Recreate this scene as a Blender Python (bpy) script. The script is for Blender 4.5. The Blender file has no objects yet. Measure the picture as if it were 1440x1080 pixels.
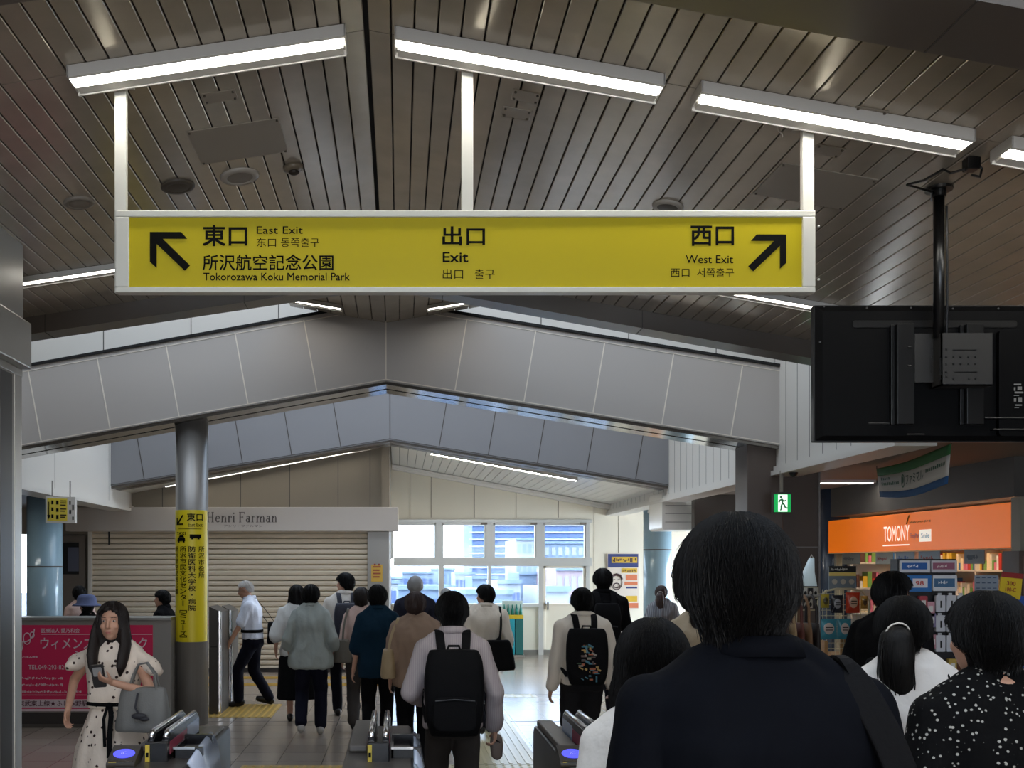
import bpy, bmesh, math, random
from mathutils import Vector, Matrix, noise
import numpy as np
sc = bpy.context.scene
COL = sc.collection
# ---------------------------------------------------------------- camera
FOC, VX, VY, EYE = 1400.0, 562.0, 795.0, 1.78      # focal length in px of a 1440x1080 frame, vanishing point, eye height
cd = bpy.data.cameras.new('camera')
cam = bpy.data.objects.new('camera', cd)
COL.objects.link(cam)
cam.location = (0, 0, EYE)
cam.rotation_euler = (math.pi / 2, 0, 0)
cd.sensor_fit = 'HORIZONTAL'
cd.sensor_width = 36.0
cd.lens = 36.0 * FOC / 1440
cd.shift_x = (720 - VX) / 1440
cd.shift_y = (VY - 540) / 1440
cd.clip_end = 2000
sc.camera = cam
# ---------------------------------------------------------------- exposure, world, daylight
vs = sc.view_settings
vs.view_transform = 'Standard'
try: vs.look = 'None'
except Exception: pass
vs.gamma = 1.0
vs.use_curve_mapping = False
vs.exposure = 2.7
SKY, LED, SHOP = 4.0, 4.2, 1.0
try:
    sc.cycles.use_denoising = True
    sc.cycles.max_bounces = 8
    sc.cycles.transparent_max_bounces = 16
    sc.cycles.caustics_reflective = False
    sc.cycles.caustics_refractive = False
    sc.cycles.sample_clamp_indirect = 6
except Exception: pass
wd = bpy.data.worlds.new('sky'); sc.world = wd; wd.use_nodes = True
nt = wd.node_tree; bgn = nt.nodes['Background']
tc = nt.nodes.new('ShaderNodeTexCoord'); nz = nt.nodes.new('ShaderNodeTexNoise'); cr = nt.nodes.new('ShaderNodeValToRGB')
nz.inputs['Scale'].default_value = 2.6; nz.inputs['Detail'].default_value = 6
nt.links.new(tc.outputs['Generated'], nz.inputs['Vector'])
nt.links.new(nz.outputs['Fac'], cr.inputs['Fac'])
cr.color_ramp.elements[0].position = .38; cr.color_ramp.elements[0].color = (.55, .74, 1.0, 1)
cr.color_ramp.elements[1].position = .62; cr.color_ramp.elements[1].color = (1.0, .985, .96, 1)
nt.links.new(cr.outputs['Color'], bgn.inputs['Color'])
bgn.inputs['Strength'].default_value = SKY

def portal(name, loc, size, rot):
    l = bpy.data.lights.new(name, 'AREA'); l.shape = 'RECTANGLE'; l.size, l.size_y = size
    l.cycles.is_portal = True
    o = bpy.data.objects.new(name, l); COL.objects.link(o); o.location = loc; o.rotation_euler = rot
    return o
R90 = math.pi / 2
portal('daylight_far_window', (1.78, 20.05, 1.82), (4.0, 1.7), (-R90, 0, 0))
portal('daylight_roof_gap', (0, 9.6, 5.5), (8.6, 2.4), (0, 0, 0))
portal('daylight_second_roof_gap', (0, 13.4, 5.5), (8.6, 3.6), (0, 0, 0))
portal('daylight_fill_front', (1, -5.9, 1.6), (9, 2.6), (R90, 0, 0))  # portal of the fill opening added behind the camera
portal('daylight_fill_side', (7.15, 17.6, 1.45), (4.2, 2.6), (R90, 0, R90))  # portal of the unseen side window added for the far end
portal('daylight_near_roof_gap', (0, 1.9, 5.5), (8.6, 2.6), (0, 0, 0))

# ---------------------------------------------------------------- helpers
def P(x, y, Y):
    """point of the place seen at photo pixel (x, y) at distance Y along the concourse"""
    return Vector(((x - VX) * Y / FOC, Y, EYE + (VY - y) * Y / FOC))

def lin(r, g, b):
    f = lambda c: (c / 255 / 12.92) if c / 255 <= .04045 else ((c / 255 + .055) / 1.055) ** 2.4
    return (f(r), f(g), f(b), 1)

MATS = {}
def mat(name, col=(128, 128, 128), rough=.5, metal=0, spec=.5, noise_=0, nscale=8, bump=0, bscale=60, emit=None, estr=0, aniso=None, coat=0, stretch=(1, 1, 1), sheen=0):
    if name in MATS: return MATS[name]
    m = bpy.data.materials.new(name); m.use_nodes = True
    n = m.node_tree; b = n.nodes['Principled BSDF']
    c = lin(*col) if max(col) > 1.0 else (*col, 1)
    b.inputs['Base Color'].default_value = c
    b.inputs['Roughness'].default_value = rough
    b.inputs['Metallic'].default_value = metal
    b.inputs['Specular IOR Level'].default_value = spec
    if coat: b.inputs['Coat Weight'].default_value = coat; b.inputs['Coat Roughness'].default_value = .1
    if sheen: b.inputs['Sheen Weight'].default_value = sheen
    if emit is not None:
        b.inputs['Emission Color'].default_value = lin(*emit); b.inputs['Emission Strength'].default_value = estr
    if noise_ or bump:
        t = n.nodes.new('ShaderNodeTexCoord'); mp = n.nodes.new('ShaderNodeMapping'); mp.inputs['Scale'].default_value = stretch
        n.links.new(t.outputs['Object'], mp.inputs['Vector'])
    if noise_:
        z = n.nodes.new('ShaderNodeTexNoise'); z.inputs['Scale'].default_value = nscale; z.inputs['Detail'].default_value = 5
        n.links.new(mp.outputs['Vector'], z.inputs['Vector'])
        mx = n.nodes.new('ShaderNodeMixRGB'); mx.blend_type = 'MULTIPLY'; mx.inputs['Fac'].default_value = 1
        mr = n.nodes.new('ShaderNodeMapRange'); mr.inputs['From Min'].default_value = .3; mr.inputs['From Max'].default_value = .7
        mr.inputs['To Min'].default_value = 1 - noise_; mr.inputs['To Max'].default_value = 1 + noise_ * .5
        n.links.new(z.outputs['Fac'], mr.inputs['Value'])
        mx.inputs['Color1'].default_value = c
        n.links.new(mr.outputs['Result'], mx.inputs['Color2']); n.links.new(mx.outputs['Color'], b.inputs['Base Color'])
    if bump:
        z2 = n.nodes.new('ShaderNodeTexNoise'); z2.inputs['Scale'].default_value = bscale; z2.inputs['Detail'].default_value = 4
        n.links.new(mp.outputs['Vector'], z2.inputs['Vector'])
        bp = n.nodes.new('ShaderNodeBump'); bp.inputs['Strength'].default_value = bump; bp.inputs['Distance'].default_value = .02
        n.links.new(z2.outputs['Fac'], bp.inputs['Height']); n.links.new(bp.outputs['Normal'], b.inputs['Normal'])
    MATS[name] = m
    return m

def glass(name, tint=(.95, .97, 1), refl=.08):
    if name in MATS: return MATS[name]
    m = bpy.data.materials.new(name); m.use_nodes = True; n = m.node_tree; n.nodes.clear()
    out = n.nodes.new('ShaderNodeOutputMaterial'); mx = n.nodes.new('ShaderNodeMixShader')
    tr = n.nodes.new('ShaderNodeBsdfTransparent'); gl = n.nodes.new('ShaderNodeBsdfGlossy')
    tr.inputs['Color'].default_value = (*tint, 1); gl.inputs['Roughness'].default_value = .05
    mx.inputs['Fac'].default_value = refl
    n.links.new(tr.outputs[0], mx.inputs[1]); n.links.new(gl.outputs[0], mx.inputs[2]); n.links.new(mx.outputs[0], out.inputs[0])
    MATS[name] = m
    return m

def rotm(axis, a): return Matrix.Rotation(a, 3, axis)

class MB:
    """collects simple solids into one mesh"""
    def __init__(self): self.v = []; self.f = []; self.mi = []; self.sm = []; self.cur = 0; self.smooth = False
    def add(self, vs, fs):
        o = len(self.v); self.v.extend(Vector(p) for p in vs)
        for f in fs:
            self.f.append([o + i for i in f]); self.mi.append(self.cur); self.sm.append(self.smooth)
    def mat(self, i): self.cur = i; return self
    def box(self, c, s, R=None, taper=None):
        x, y, z = s[0] / 2, s[1] / 2, s[2] / 2
        vs = []
        for dz in (-z, z):
            k = 1 if (taper is None or dz < 0) else taper
            vs += [Vector((-x * k, -y * k, dz)), Vector((x * k, -y * k, dz)), Vector((x * k, y * k, dz)), Vector((-x * k, y * k, dz))]
        c = Vector(c)
        vs = [c + (R @ p if R else p) for p in vs]
        self.add(vs, [(0, 3, 2, 1), (4, 5, 6, 7), (0, 1, 5, 4), (1, 2, 6, 5), (2, 3, 7, 6), (3, 0, 4, 7)])
        return self
    def bb(self, x0, x1, y0, y1, z0, z1): return self.box(((x0 + x1) / 2, (y0 + y1) / 2, (z0 + z1) / 2), (abs(x1 - x0), abs(y1 - y0), abs(z1 - z0)))
    def rbox(self, c, s, r=.01, R=None, seg=3, axis='y'):
        """box with its four long edges rounded (profile in the plane across axis)"""
        ax = {'x': (1, 2, 0), 'y': (0, 2, 1), 'z': (0, 1, 2)}[axis]
        a, b, l = s[ax[0]] / 2, s[ax[1]] / 2, s[ax[2]] / 2
        r = min(r, a * .99, b * .99); pts = []
        for (sx, sy, t0) in ((1, 1, 0), (-1, 1, 90), (-1, -1, 180), (1, -1, 270)):
            for k in range(seg + 1):
                t = math.radians(t0 + 90 * k / seg)
                pts.append((sx * (a - r) + r * math.cos(t), sy * (b - r) + r * math.sin(t)))
        n = len(pts); vs = []
        for e in (-l, l):
            for (u, w) in pts:
                p = [0, 0, 0]; p[ax[0]] = u; p[ax[1]] = w; p[ax[2]] = e; p = Vector(p)
                vs.append(Vector(c) + (R @ p if R else p))
        fs = [(i, (i + 1) % n, n + (i + 1) % n, n + i) for i in range(n)] + [tuple(range(n))[::-1], tuple(range(n, 2 * n))]
        if axis == 'y': fs = [f[::-1] for f in fs]
        self.add(vs, fs); return self
    def prism(self, poly, d):
        """poly: 3D points in a plane, d: thickness vector"""
        n = len(poly); d = Vector(d); vs = [Vector(p) for p in poly] + [Vector(p) + d for p in poly]
        self.add(vs, [tuple(range(n)), tuple(range(2 * n - 1, n - 1, -1))] + [((i + 1) % n, i, n + i, n + (i + 1) % n) for i in range(n)])
        return self
    def tube(self, pts, r, seg=8, flat=None, cap=True):
        pts = [Vector(p) for p in pts]; n = len(pts); rs = r if isinstance(r, (list, tuple)) else [r] * n
        up = Vector((0, 0, 1)); vs = []; prev = None
        for i, p in enumerate(pts):
            t = (pts[min(i + 1, n - 1)] - pts[max(i - 1, 0)])
            t = t.normalized() if t.length > 1e-9 else Vector((0, 0, 1))
            if prev is None:
                a = t.orthogonal().normalized() if abs(t.dot(up)) > .95 else t.cross(up).normalized()
            else:
                a = (prev - t * prev.dot(t)); a = a.normalized() if a.length > 1e-6 else t.orthogonal().normalized()
            prev = a; b = t.cross(a)
            fa, fb = flat or (1, 1)
            for k in range(seg):
                q = 2 * math.pi * k / seg
                vs.append(p + a * (math.cos(q) * rs[i] * fa) + b * (math.sin(q) * rs[i] * fb))
        fs = [(i * seg + k, i * seg + (k + 1) % seg, (i + 1) * seg + (k + 1) % seg, (i + 1) * seg + k) for i in range(n - 1) for k in range(seg)]
        if cap: fs += [tuple(range(seg))[::-1], tuple((n - 1) * seg + k for k in range(seg))]
        self.add(vs, fs); return self
    def strap(self, pts, w, t, wdir):
        """flat band along pts, width direction wdir (one or one per point)"""
        pts = [Vector(p) for p in pts]; n = len(pts); vs = []
        for i, p in enumerate(pts):
            tg = (pts[min(i + 1, n - 1)] - pts[max(i - 1, 0)]).normalized()
            wd_ = Vector(wdir[i] if isinstance(wdir, list) else wdir); wd_ = (wd_ - tg * wd_.dot(tg)).normalized(); nn = tg.cross(wd_)
            for (a, b) in ((-1, -1), (1, -1), (1, 1), (-1, 1)): vs.append(p + wd_ * (a * w / 2) + nn * (b * t / 2))
        fs = [(i * 4 + k, i * 4 + (k + 1) % 4, (i + 1) * 4 + (k + 1) % 4, (i + 1) * 4 + k) for i in range(n - 1) for k in range(4)]
        fs += [(3, 2, 1, 0), tuple((n - 1) * 4 + k for k in range(4))]
        self.add(vs, fs); return self
    def cyl(self, p0, p1, r0, r1=None, seg=24):
        return self.tube([p0, p1], [r0, r0 if r1 is None else r1], seg)
    def capsule(self, p0, p1, r0, r1, seg=14):
        p0, p1 = Vector(p0), Vector(p1); d = (p1 - p0); L = d.length
        if L < 1e-6: return self.ell(p0, (r0, r0, r0))
        d /= L; pts = []; rs = []
        for k in range(5): t = math.pi / 2 * k / 5; pts.append(p0 - d * (r0 * math.cos(t))); rs.append(max(r0 * math.sin(t), r0 * .03))
        pts.append(p0); rs.append(r0); pts.append(p1); rs.append(r1)
        for k in range(1, 6): t = math.pi / 2 * k / 5; pts.append(p1 + d * (r1 * math.sin(t))); rs.append(max(r1 * math.cos(t), r1 * .03))
        return self.tube(pts, rs, seg)
    def ell(self, c, r, R=None, nu=16, nv=10):
        vs = [Vector((0, 0, -r[2]))]; c = Vector(c)
        for j in range(1, nv):
            t = math.pi * j / nv - math.pi / 2
            for i in range(nu):
                q = 2 * math.pi * i / nu; vs.append(Vector((r[0] * math.cos(t) * math.cos(q), r[1] * math.cos(t) * math.sin(q), r[2] * math.sin(t))))
        vs.append(Vector((0, 0, r[2])))
        fs = [(0, 1 + (i + 1) % nu, 1 + i) for i in range(nu)]
        for j in range(nv - 2):
            for i in range(nu): fs.append((1 + j * nu + i, 1 + j * nu + (i + 1) % nu, 1 + (j + 1) * nu + (i + 1) % nu, 1 + (j + 1) * nu + i))
        L = len(vs) - 1; b = 1 + (nv - 2) * nu
        fs += [(L, b + i, b + (i + 1) % nu) for i in range(nu)]
        self.add([c + (R @ p if R else p) for p in vs], fs); return self
    def loft(self, rings, seg=24, n=2.0, cap=True):
        """rings: (cx, cy, z, rx, ry); super-ellipse exponent n"""
        vs = []
        for (cx, cy, z, rx, ry) in rings:
            for k in range(seg):
                q = 2 * math.pi * k / seg; c, s = math.cos(q), math.sin(q)
                vs.append(Vector((cx + rx * math.copysign(abs(c) ** (2 / n), c), cy + ry * math.copysign(abs(s) ** (2 / n), s), z)))
        m = len(rings)
        fs = [(i * seg + k, i * seg + (k + 1) % seg, (i + 1) * seg + (k + 1) % seg, (i + 1) * seg + k) for i in range(m - 1) for k in range(seg)]
        if cap: fs += [tuple(range(seg))[::-1], tuple((m - 1) * seg + k for k in range(seg))]
        self.add(vs, fs); return self
    def grid(self, rows, closed=False):
        m, n = len(rows), len(rows[0]); vs = [p for r in rows for p in r]; q = n if closed else n - 1
        self.add(vs, [(i * n + k, i * n + (k + 1) % n, (i + 1) * n + (k + 1) % n, (i + 1) * n + k) for i in range(m - 1) for k in range(q)])
        return self
    def xf(self, M):
        self.v = [M @ p for p in self.v]; return self

def mesh_of(name, mb, mats, smooth=False):
    me = bpy.data.meshes.new(name)
    me.from_pydata([tuple(p) for p in mb.v], [], mb.f)
    for m in (mats if isinstance(mats, (list, tuple)) else [mats]): me.materials.append(m)
    me.polygons.foreach_set('material_index', mb.mi)
    me.polygons.foreach_set('use_smooth', [bool(smooth or s) for s in mb.sm])
    me.update()
    return me

WORLD_THINGS = []
def obj(name, mb, mats, parent=None, smooth=False, bevel=0):
    if mb is None or not mb.v: return None
    me = mesh_of(name, mb, mats, smooth)
    o = bpy.data.objects.new(name, me); COL.objects.link(o)
    if bevel:
        b = o.modifiers.new('bevel', 'BEVEL'); b.width = bevel; b.segments = 2; b.limit_method = 'ANGLE'; b.angle_limit = math.radians(40)
    if parent: o.parent = parent
    else: WORLD_THINGS.append(o)
    return o
def tag(o, label, cat, group=None, kind=None):
    o['label'] = label; o['category'] = cat
    if group: o['group'] = group
    if kind: o['kind'] = kind
    return o
def thing(name, label, cat, group=None):
    o = bpy.data.objects.new(name, None); COL.objects.link(o); o.empty_display_size = .1
    WORLD_THINGS.append(o)
    return tag(o, label, cat, group)
def struct(name, mb, mats, parent=None, smooth=False, bevel=0):
    o = obj(name, mb, mats, parent, smooth, bevel)
    if parent is None: o['kind'] = 'structure'
    return o
def settle():
    """moves every top-level origin to the base of its thing"""
    for o in WORLD_THINGS:
        pts = list(o.data.vertices) if o.type == 'MESH' else [v for c in o.children if c.type == 'MESH' for v in c.data.vertices]
        if not pts: continue
        xs = [p.co.x for p in pts]; ys = [p.co.y for p in pts]; zs = [p.co.z for p in pts]
        b = Vector(((min(xs) + max(xs)) / 2, (min(ys) + max(ys)) / 2, min(zs)))
        o.location = b
        if o.type == 'MESH':
            o.data.transform(Matrix.Translation(-b))
        for c in o.children: c.location = c.location - b
    WORLD_THINGS.clear()

_TXT = {}
def glyphs(s, bold=0):
    k = (s, bold)
    if k not in _TXT:
        c = bpy.data.curves.new('t', 'FONT'); c.body = s; c.resolution_u = 3; c.size = 1
        o = bpy.data.objects.new('t', c); COL.objects.link(o)
        dg = bpy.context.evaluated_depsgraph_get(); me = bpy.data.meshes.new_from_object(o.evaluated_get(dg))
        vs = [tuple(v.co[:2]) for v in me.vertices]; fs = [tuple(p.vertices) for p in me.polygons]
        bpy.data.objects.remove(o); bpy.data.curves.remove(c); bpy.data.meshes.remove(me)
        if bold:
            b_ = bold * .8; V_, F_ = [], []
            for i_, (dx, dy) in enumerate(((-b_, -b_), (b_, -b_), (-b_, b_), (b_, b_))):
                o_ = len(V_); V_ += [(x + dx, y + dy, i_ * .0002) for x, y in vs]; F_ += [tuple(i + o_ for i in f) for f in fs]
            vs, fs = V_, F_
        _TXT[k] = (vs, fs)
    return _TXT[k]
def text(mb, s, o, w=None, h=None, xd=(1, 0, 0), yd=(0, 0, 1), bold=0, lift=.002, align='l'):
    """lettering whose ink box starts at o (bottom left); w, h: its ink size"""
    vs, fs = glyphs(s, bold)
    if not vs: return
    xs = [v[0] for v in vs]; ys = [v[1] for v in vs]; x0, x1, y0, y1 = min(xs), max(xs), min(ys), max(ys)
    if h is None: kx = ky = w / (x1 - x0)
    elif w is None: kx = ky = h / (y1 - y0)
    else: kx, ky = w / (x1 - x0), h / (y1 - y0)
    xd, yd, o = Vector(xd), Vector(yd), Vector(o); nn = xd.cross(yd).normalized() * lift
    dx = {'l': 0, 'c': (x1 - x0) * kx / 2, 'r': (x1 - x0) * kx}[align]
    n1 = xd.cross(yd).normalized()
    mb.add([o + xd * ((v[0] - x0) * kx - dx) + yd * ((v[1] - y0) * ky) + nn + n1 * (v[2] if len(v) > 2 else 0) for v in vs], fs)
def bars(mb, o, w, h, n=5, xd=(1, 0, 0), yd=(0, 0, 1), seed=1, lift=.002):
    """print too small to read: a run of little marks"""
    r = random.Random(seed); c = w / n; o = Vector(o)
    for i in range(n):
        x0 = c * i + c * .1; x1 = c * (i + 1) - c * .1
        for k in range(2): a, b = sorted((r.uniform(0, .5) * h, r.uniform(.5, 1) * h)); flat(mb, [(x0 + (x1 - x0) * k * .55, a), (x0 + (x1 - x0) * (k * .55 + .38), a), (x0 + (x1 - x0) * (k * .55 + .38), b), (x0 + (x1 - x0) * k * .55, b)], o, xd, yd, lift, .001)
def flat(mb, pts, o, xd, yd, lift=.002, th=.0015):
    """a cut-out vinyl shape; pts in metres along xd, yd"""
    xd, yd, o = Vector(xd), Vector(yd), Vector(o); nn = xd.cross(yd).normalized()
    mb.prism([o + xd * x + yd * y + nn * (lift + th) for x, y in pts], -nn * th)

def remesh(mb, voxel, it=4, fac=.5):
    """one closed continuous surface around overlapping solids"""
    me = mesh_of('r', mb, [], True); o = bpy.data.objects.new('r', me); COL.objects.link(o)
    m = o.modifiers.new('r', 'REMESH'); m.mode = 'VOXEL'; m.voxel_size = voxel
    if it:
        s = o.modifiers.new('s', 'SMOOTH'); s.iterations = it; s.factor = fac
    dg = bpy.context.evaluated_depsgraph_get(); out = bpy.data.meshes.new_from_object(o.evaluated_get(dg))
    bpy.data.objects.remove(o); bpy.data.meshes.remove(me)
    out.polygons.foreach_set('use_smooth', [True] * len(out.polygons))
    return out
def from_mesh(name, me, mats, parent=None, fn=None):
    if fn:
        nrm = [v.normal.copy() for v in me.vertices]
        for v, q in zip(me.vertices, nrm): v.co = fn(v.co, q)
    me.materials.clear()
    for m in (mats if isinstance(mats, (list, tuple)) else [mats]): me.materials.append(m)
    me.name = name
    o = bpy.data.objects.new(name, me); COL.objects.link(o)
    if parent: o.parent = parent
    return o
# ---------------------------------------------------------------- materials of the place
M = {}
M['slat'] = mat('painted_metal_plank', (186, 176, 161), rough=.19, metal=.40, spec=.9, noise_=.10, nscale=5, bump=.02, bscale=2.5)
M['slat2'] = mat('white_metal_plank', (224, 221, 213), rough=.28, spec=.6)
M['dark'] = mat('dark_void', (22, 21, 20), rough=.9)
M['panel'] = mat('grey_metal_panel', (178, 172, 166), rough=.5, spec=.4)
M['panel2'] = mat('blue_grey_panel', (126, 126, 129), rough=.5, spec=.4)
M['seam'] = mat('pale_joint', (226, 218, 204), rough=.6)
M['dseam'] = mat('dark_joint', (70, 66, 62), rough=.7)
M['fascia'] = mat('bronze_fascia', (92, 84, 77), rough=.3, spec=.6)
M['white'] = mat('white_paint', (214, 210, 202), rough=.45)
M['cream'] = mat('cream_wall', (228, 221, 203), rough=.6)
M['beige'] = mat('beige_wall', (136, 127, 113), rough=.6)
M['steel'] = mat('brushed_steel', (146, 143, 139), rough=.38, metal=.5, noise_=.08, nscale=30, stretch=(1, 1, .05))
M['softsteel'] = mat('satin_steel', (170, 168, 163), rough=.38, metal=.85)
M['chrome'] = mat('bright_steel', (220, 220, 222), rough=.15, metal=1)
M['mirror'] = mat('glossy_soffit', (150, 146, 140), rough=.12, metal=.8)
M['brown'] = mat('dark_brown_panel', (88, 76, 68), rough=.45)
M['navywall'] = mat('dark_blue_panel', (44, 50, 62), rough=.35)
M['greywall'] = mat('dark_grey_wall', (84, 80, 76), rough=.6)
M['bluecol'] = mat('pale_blue_enamel', (140, 168, 182), rough=.18, spec=.6)
M['shutter'] = mat('shutter_slat', (216, 203, 182), rough=.5)
M['alu'] = mat('window_aluminium', (205, 205, 200), rough=.35, metal=.3)
M['glass'] = glass('window_glass', (.50, .53, .56), .06)
M['roofglass'] = glass('tinted_roof_glass', (.35, .355, .36), .05)
M['roofglass2'] = glass('pale_roof_glass', (.33, .335, .34), .05)
M['frost'] = mat('led_diffuser', (255, 255, 250), rough=.5, emit=(255, 252, 244), estr=LED)
M['black'] = mat('black_ink', (18, 18, 18), rough=.5)

def floor_mat():
    m = bpy.data.materials.new('floor_tile'); m.use_nodes = True; n = m.node_tree; b = n.nodes['Principled BSDF']
    t = n.nodes.new('ShaderNodeTexCoord'); mp = n.nodes.new('ShaderNodeMapping')
    n.links.new(t.outputs['Object'], mp.inputs['Vector'])
    br = n.nodes.new('ShaderNodeTexBrick'); br.offset = 0; br.inputs['Scale'].default_value = 1
    br.inputs['Brick Width'].default_value = .4; br.inputs['Row Height'].default_value = .4; br.inputs['Mortar Size'].default_value = .004
    br.inputs['Color1'].default_value = lin(150, 137, 124); br.inputs['Color2'].default_value = lin(138, 126, 114); br.inputs['Mortar'].default_value = lin(84, 76, 68)
    n.links.new(mp.outputs['Vector'], br.inputs['Vector'])
    z = n.nodes.new('ShaderNodeTexNoise'); z.inputs['Scale'].default_value = 1.3; n.links.new(mp.outputs['Vector'], z.inputs['Vector'])
    mr = n.nodes.new('ShaderNodeMapRange'); mr.inputs['To Min'].default_value = .19; mr.inputs['To Max'].default_value = .23
    n.links.new(z.outputs['Fac'], mr.inputs['Value']); n.links.new(mr.outputs['Result'], b.inputs['Roughness'])
    n.links.new(br.outputs['Color'], b.inputs['Base Color'])
    b.inputs['Specular IOR Level'].default_value = .6
    bp = n.nodes.new('ShaderNodeBump'); bp.inputs['Strength'].default_value = .25; bp.inputs['Distance'].default_value = .003; bp.invert = True
    n.links.new(br.outputs['Fac'], bp.inputs['Height']); n.links.new(bp.outputs['Normal'], b.inputs['Normal'])
    return m
M['floor'] = floor_mat()

# ---------------------------------------------------------------- layout of the concourse (metres)
XR = -.15                                   # ridge
Y_EDGE0, Y_EDGE1 = 3.7, 8.0                 # first ceiling bay
Y_B1, Y_B2, Y_SHOP, Y_END = 10.9, 15.4, 16.6, 19.8
XL, XRT = -4.47, 4.16                       # bulkheads
ZR1, SL, SR = 4.20, .150, .178
def zc1(x): return ZR1 - (SL * (XR - x) if x < XR else SR * (x - XR))

struct('floor', MB().bb(-9.2, 11, -6, 20.1, -.12, 0), M['floor'])

# first ceiling bay: two sloping fields of metal planks
def planks(mb, x0, x1, y0, y1, zf, pitch=.103, gap=.007, th=.012):
    n = int(round(abs(x1 - x0) / pitch)); d = (x1 - x0) / n
    for i in range(n):
        a, b = x0 + d * i, x0 + d * (i + 1)
        a, b = min(a, b) + gap / 2, max(a, b) - gap / 2
        za, zb = zf(a), zf(b)
        e = .0035
        mb.prism([(a, y0, za + e), (a + e, y0, za), (b - e, y0, zb), (b, y0, zb + e), (b, y0, zb + th), (a, y0, za + th)], (0, y1 - y0, 0))
def backing(mb, x0, x1, y0, y1, zf):
    mb.prism([(x0, y0, zf(x0) + .02), (x1, y0, zf(x1) + .02), (x1, y0, zf(x1) + .06), (x0, y0, zf(x0) + .06)], (0, y1 - y0, 0))
mb = MB()
for (a, b) in ((Y_EDGE0, 4.497), (4.503, Y_EDGE1)):
    planks(mb, XR - .008, -5.0, a, b, zc1); planks(mb, XR + .008, 6.9, a, b, zc1)
mb.mat(1); backing(mb, -5.0, XR, Y_EDGE0, Y_EDGE1, zc1); backing(mb, XR, 6.9, Y_EDGE0, Y_EDGE1, zc1)
struct('ceiling', mb, [M['slat'], M['dark']])
# ceiling over the place where the photographer stands
mb = MB()
planks(mb, XR - .008, -5.0, -6, .2, zc1, pitch=.2); planks(mb, XR + .008, 6.9, -6, .2, zc1, pitch=.2)
mb.mat(1); backing(mb, -5.0, XR, -6, .2, zc1); backing(mb, XR, 6.9, -6, .2, zc1)
struct('ceiling_entrance', mb, [M['slat'], M['dark']])

# bronze fascias along the two edges of the bay
def fascia(name, y0, y1, drop, xs=(-5, 6.9)):
    mb = MB()
    for (a, b) in ((xs[0], XR), (XR, xs[1])):
        za, zb = zc1(a), zc1(b)
        mb.prism([(a, y0, za - drop), (b, y0, zb - drop), (b, y0, zb + .3), (a, y0, za + .3)], (0, y1 - y0, 0))
    mb.mat(1)
    x = xs[0] + .55
    while x < xs[1]:
        s = -SL if x < XR else SR
        mb.box((x, (y0 + y1) / 2, zc1(x) - drop - .001), (.006, abs(y1 - y0), .004)); mb.box((x, y0 - .001, zc1(x) - drop + .08), (.006, .004, .15))
        x += 1.6
    return struct(name, mb, [M['fascia'], M['dseam']])
fascia('trim_1', Y_EDGE1, Y_EDGE1 + .22, .14)
fascia('trim_2', Y_EDGE0 - .34, Y_EDGE0, .14)

# folded valley piece that carries the ridge across the roof gap
def zv(x): return 4.436 + .17 * abs(x - XR)
mb = MB()
planks(mb, XR, XR - 1.05, Y_EDGE1 + .25, Y_B1, zv, pitch=.15); planks(mb, XR, XR + 1.05, Y_EDGE1 + .25, Y_B1, zv, pitch=.15)
mb.mat(1); backing(mb, XR - 1.05, XR, Y_EDGE1 + .25, Y_B1, zv); backing(mb, XR, XR + 1.05, Y_EDGE1 + .25, Y_B1, zv)
struct('ceiling_valley', mb, [M['slat'], M['dark']])

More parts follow.
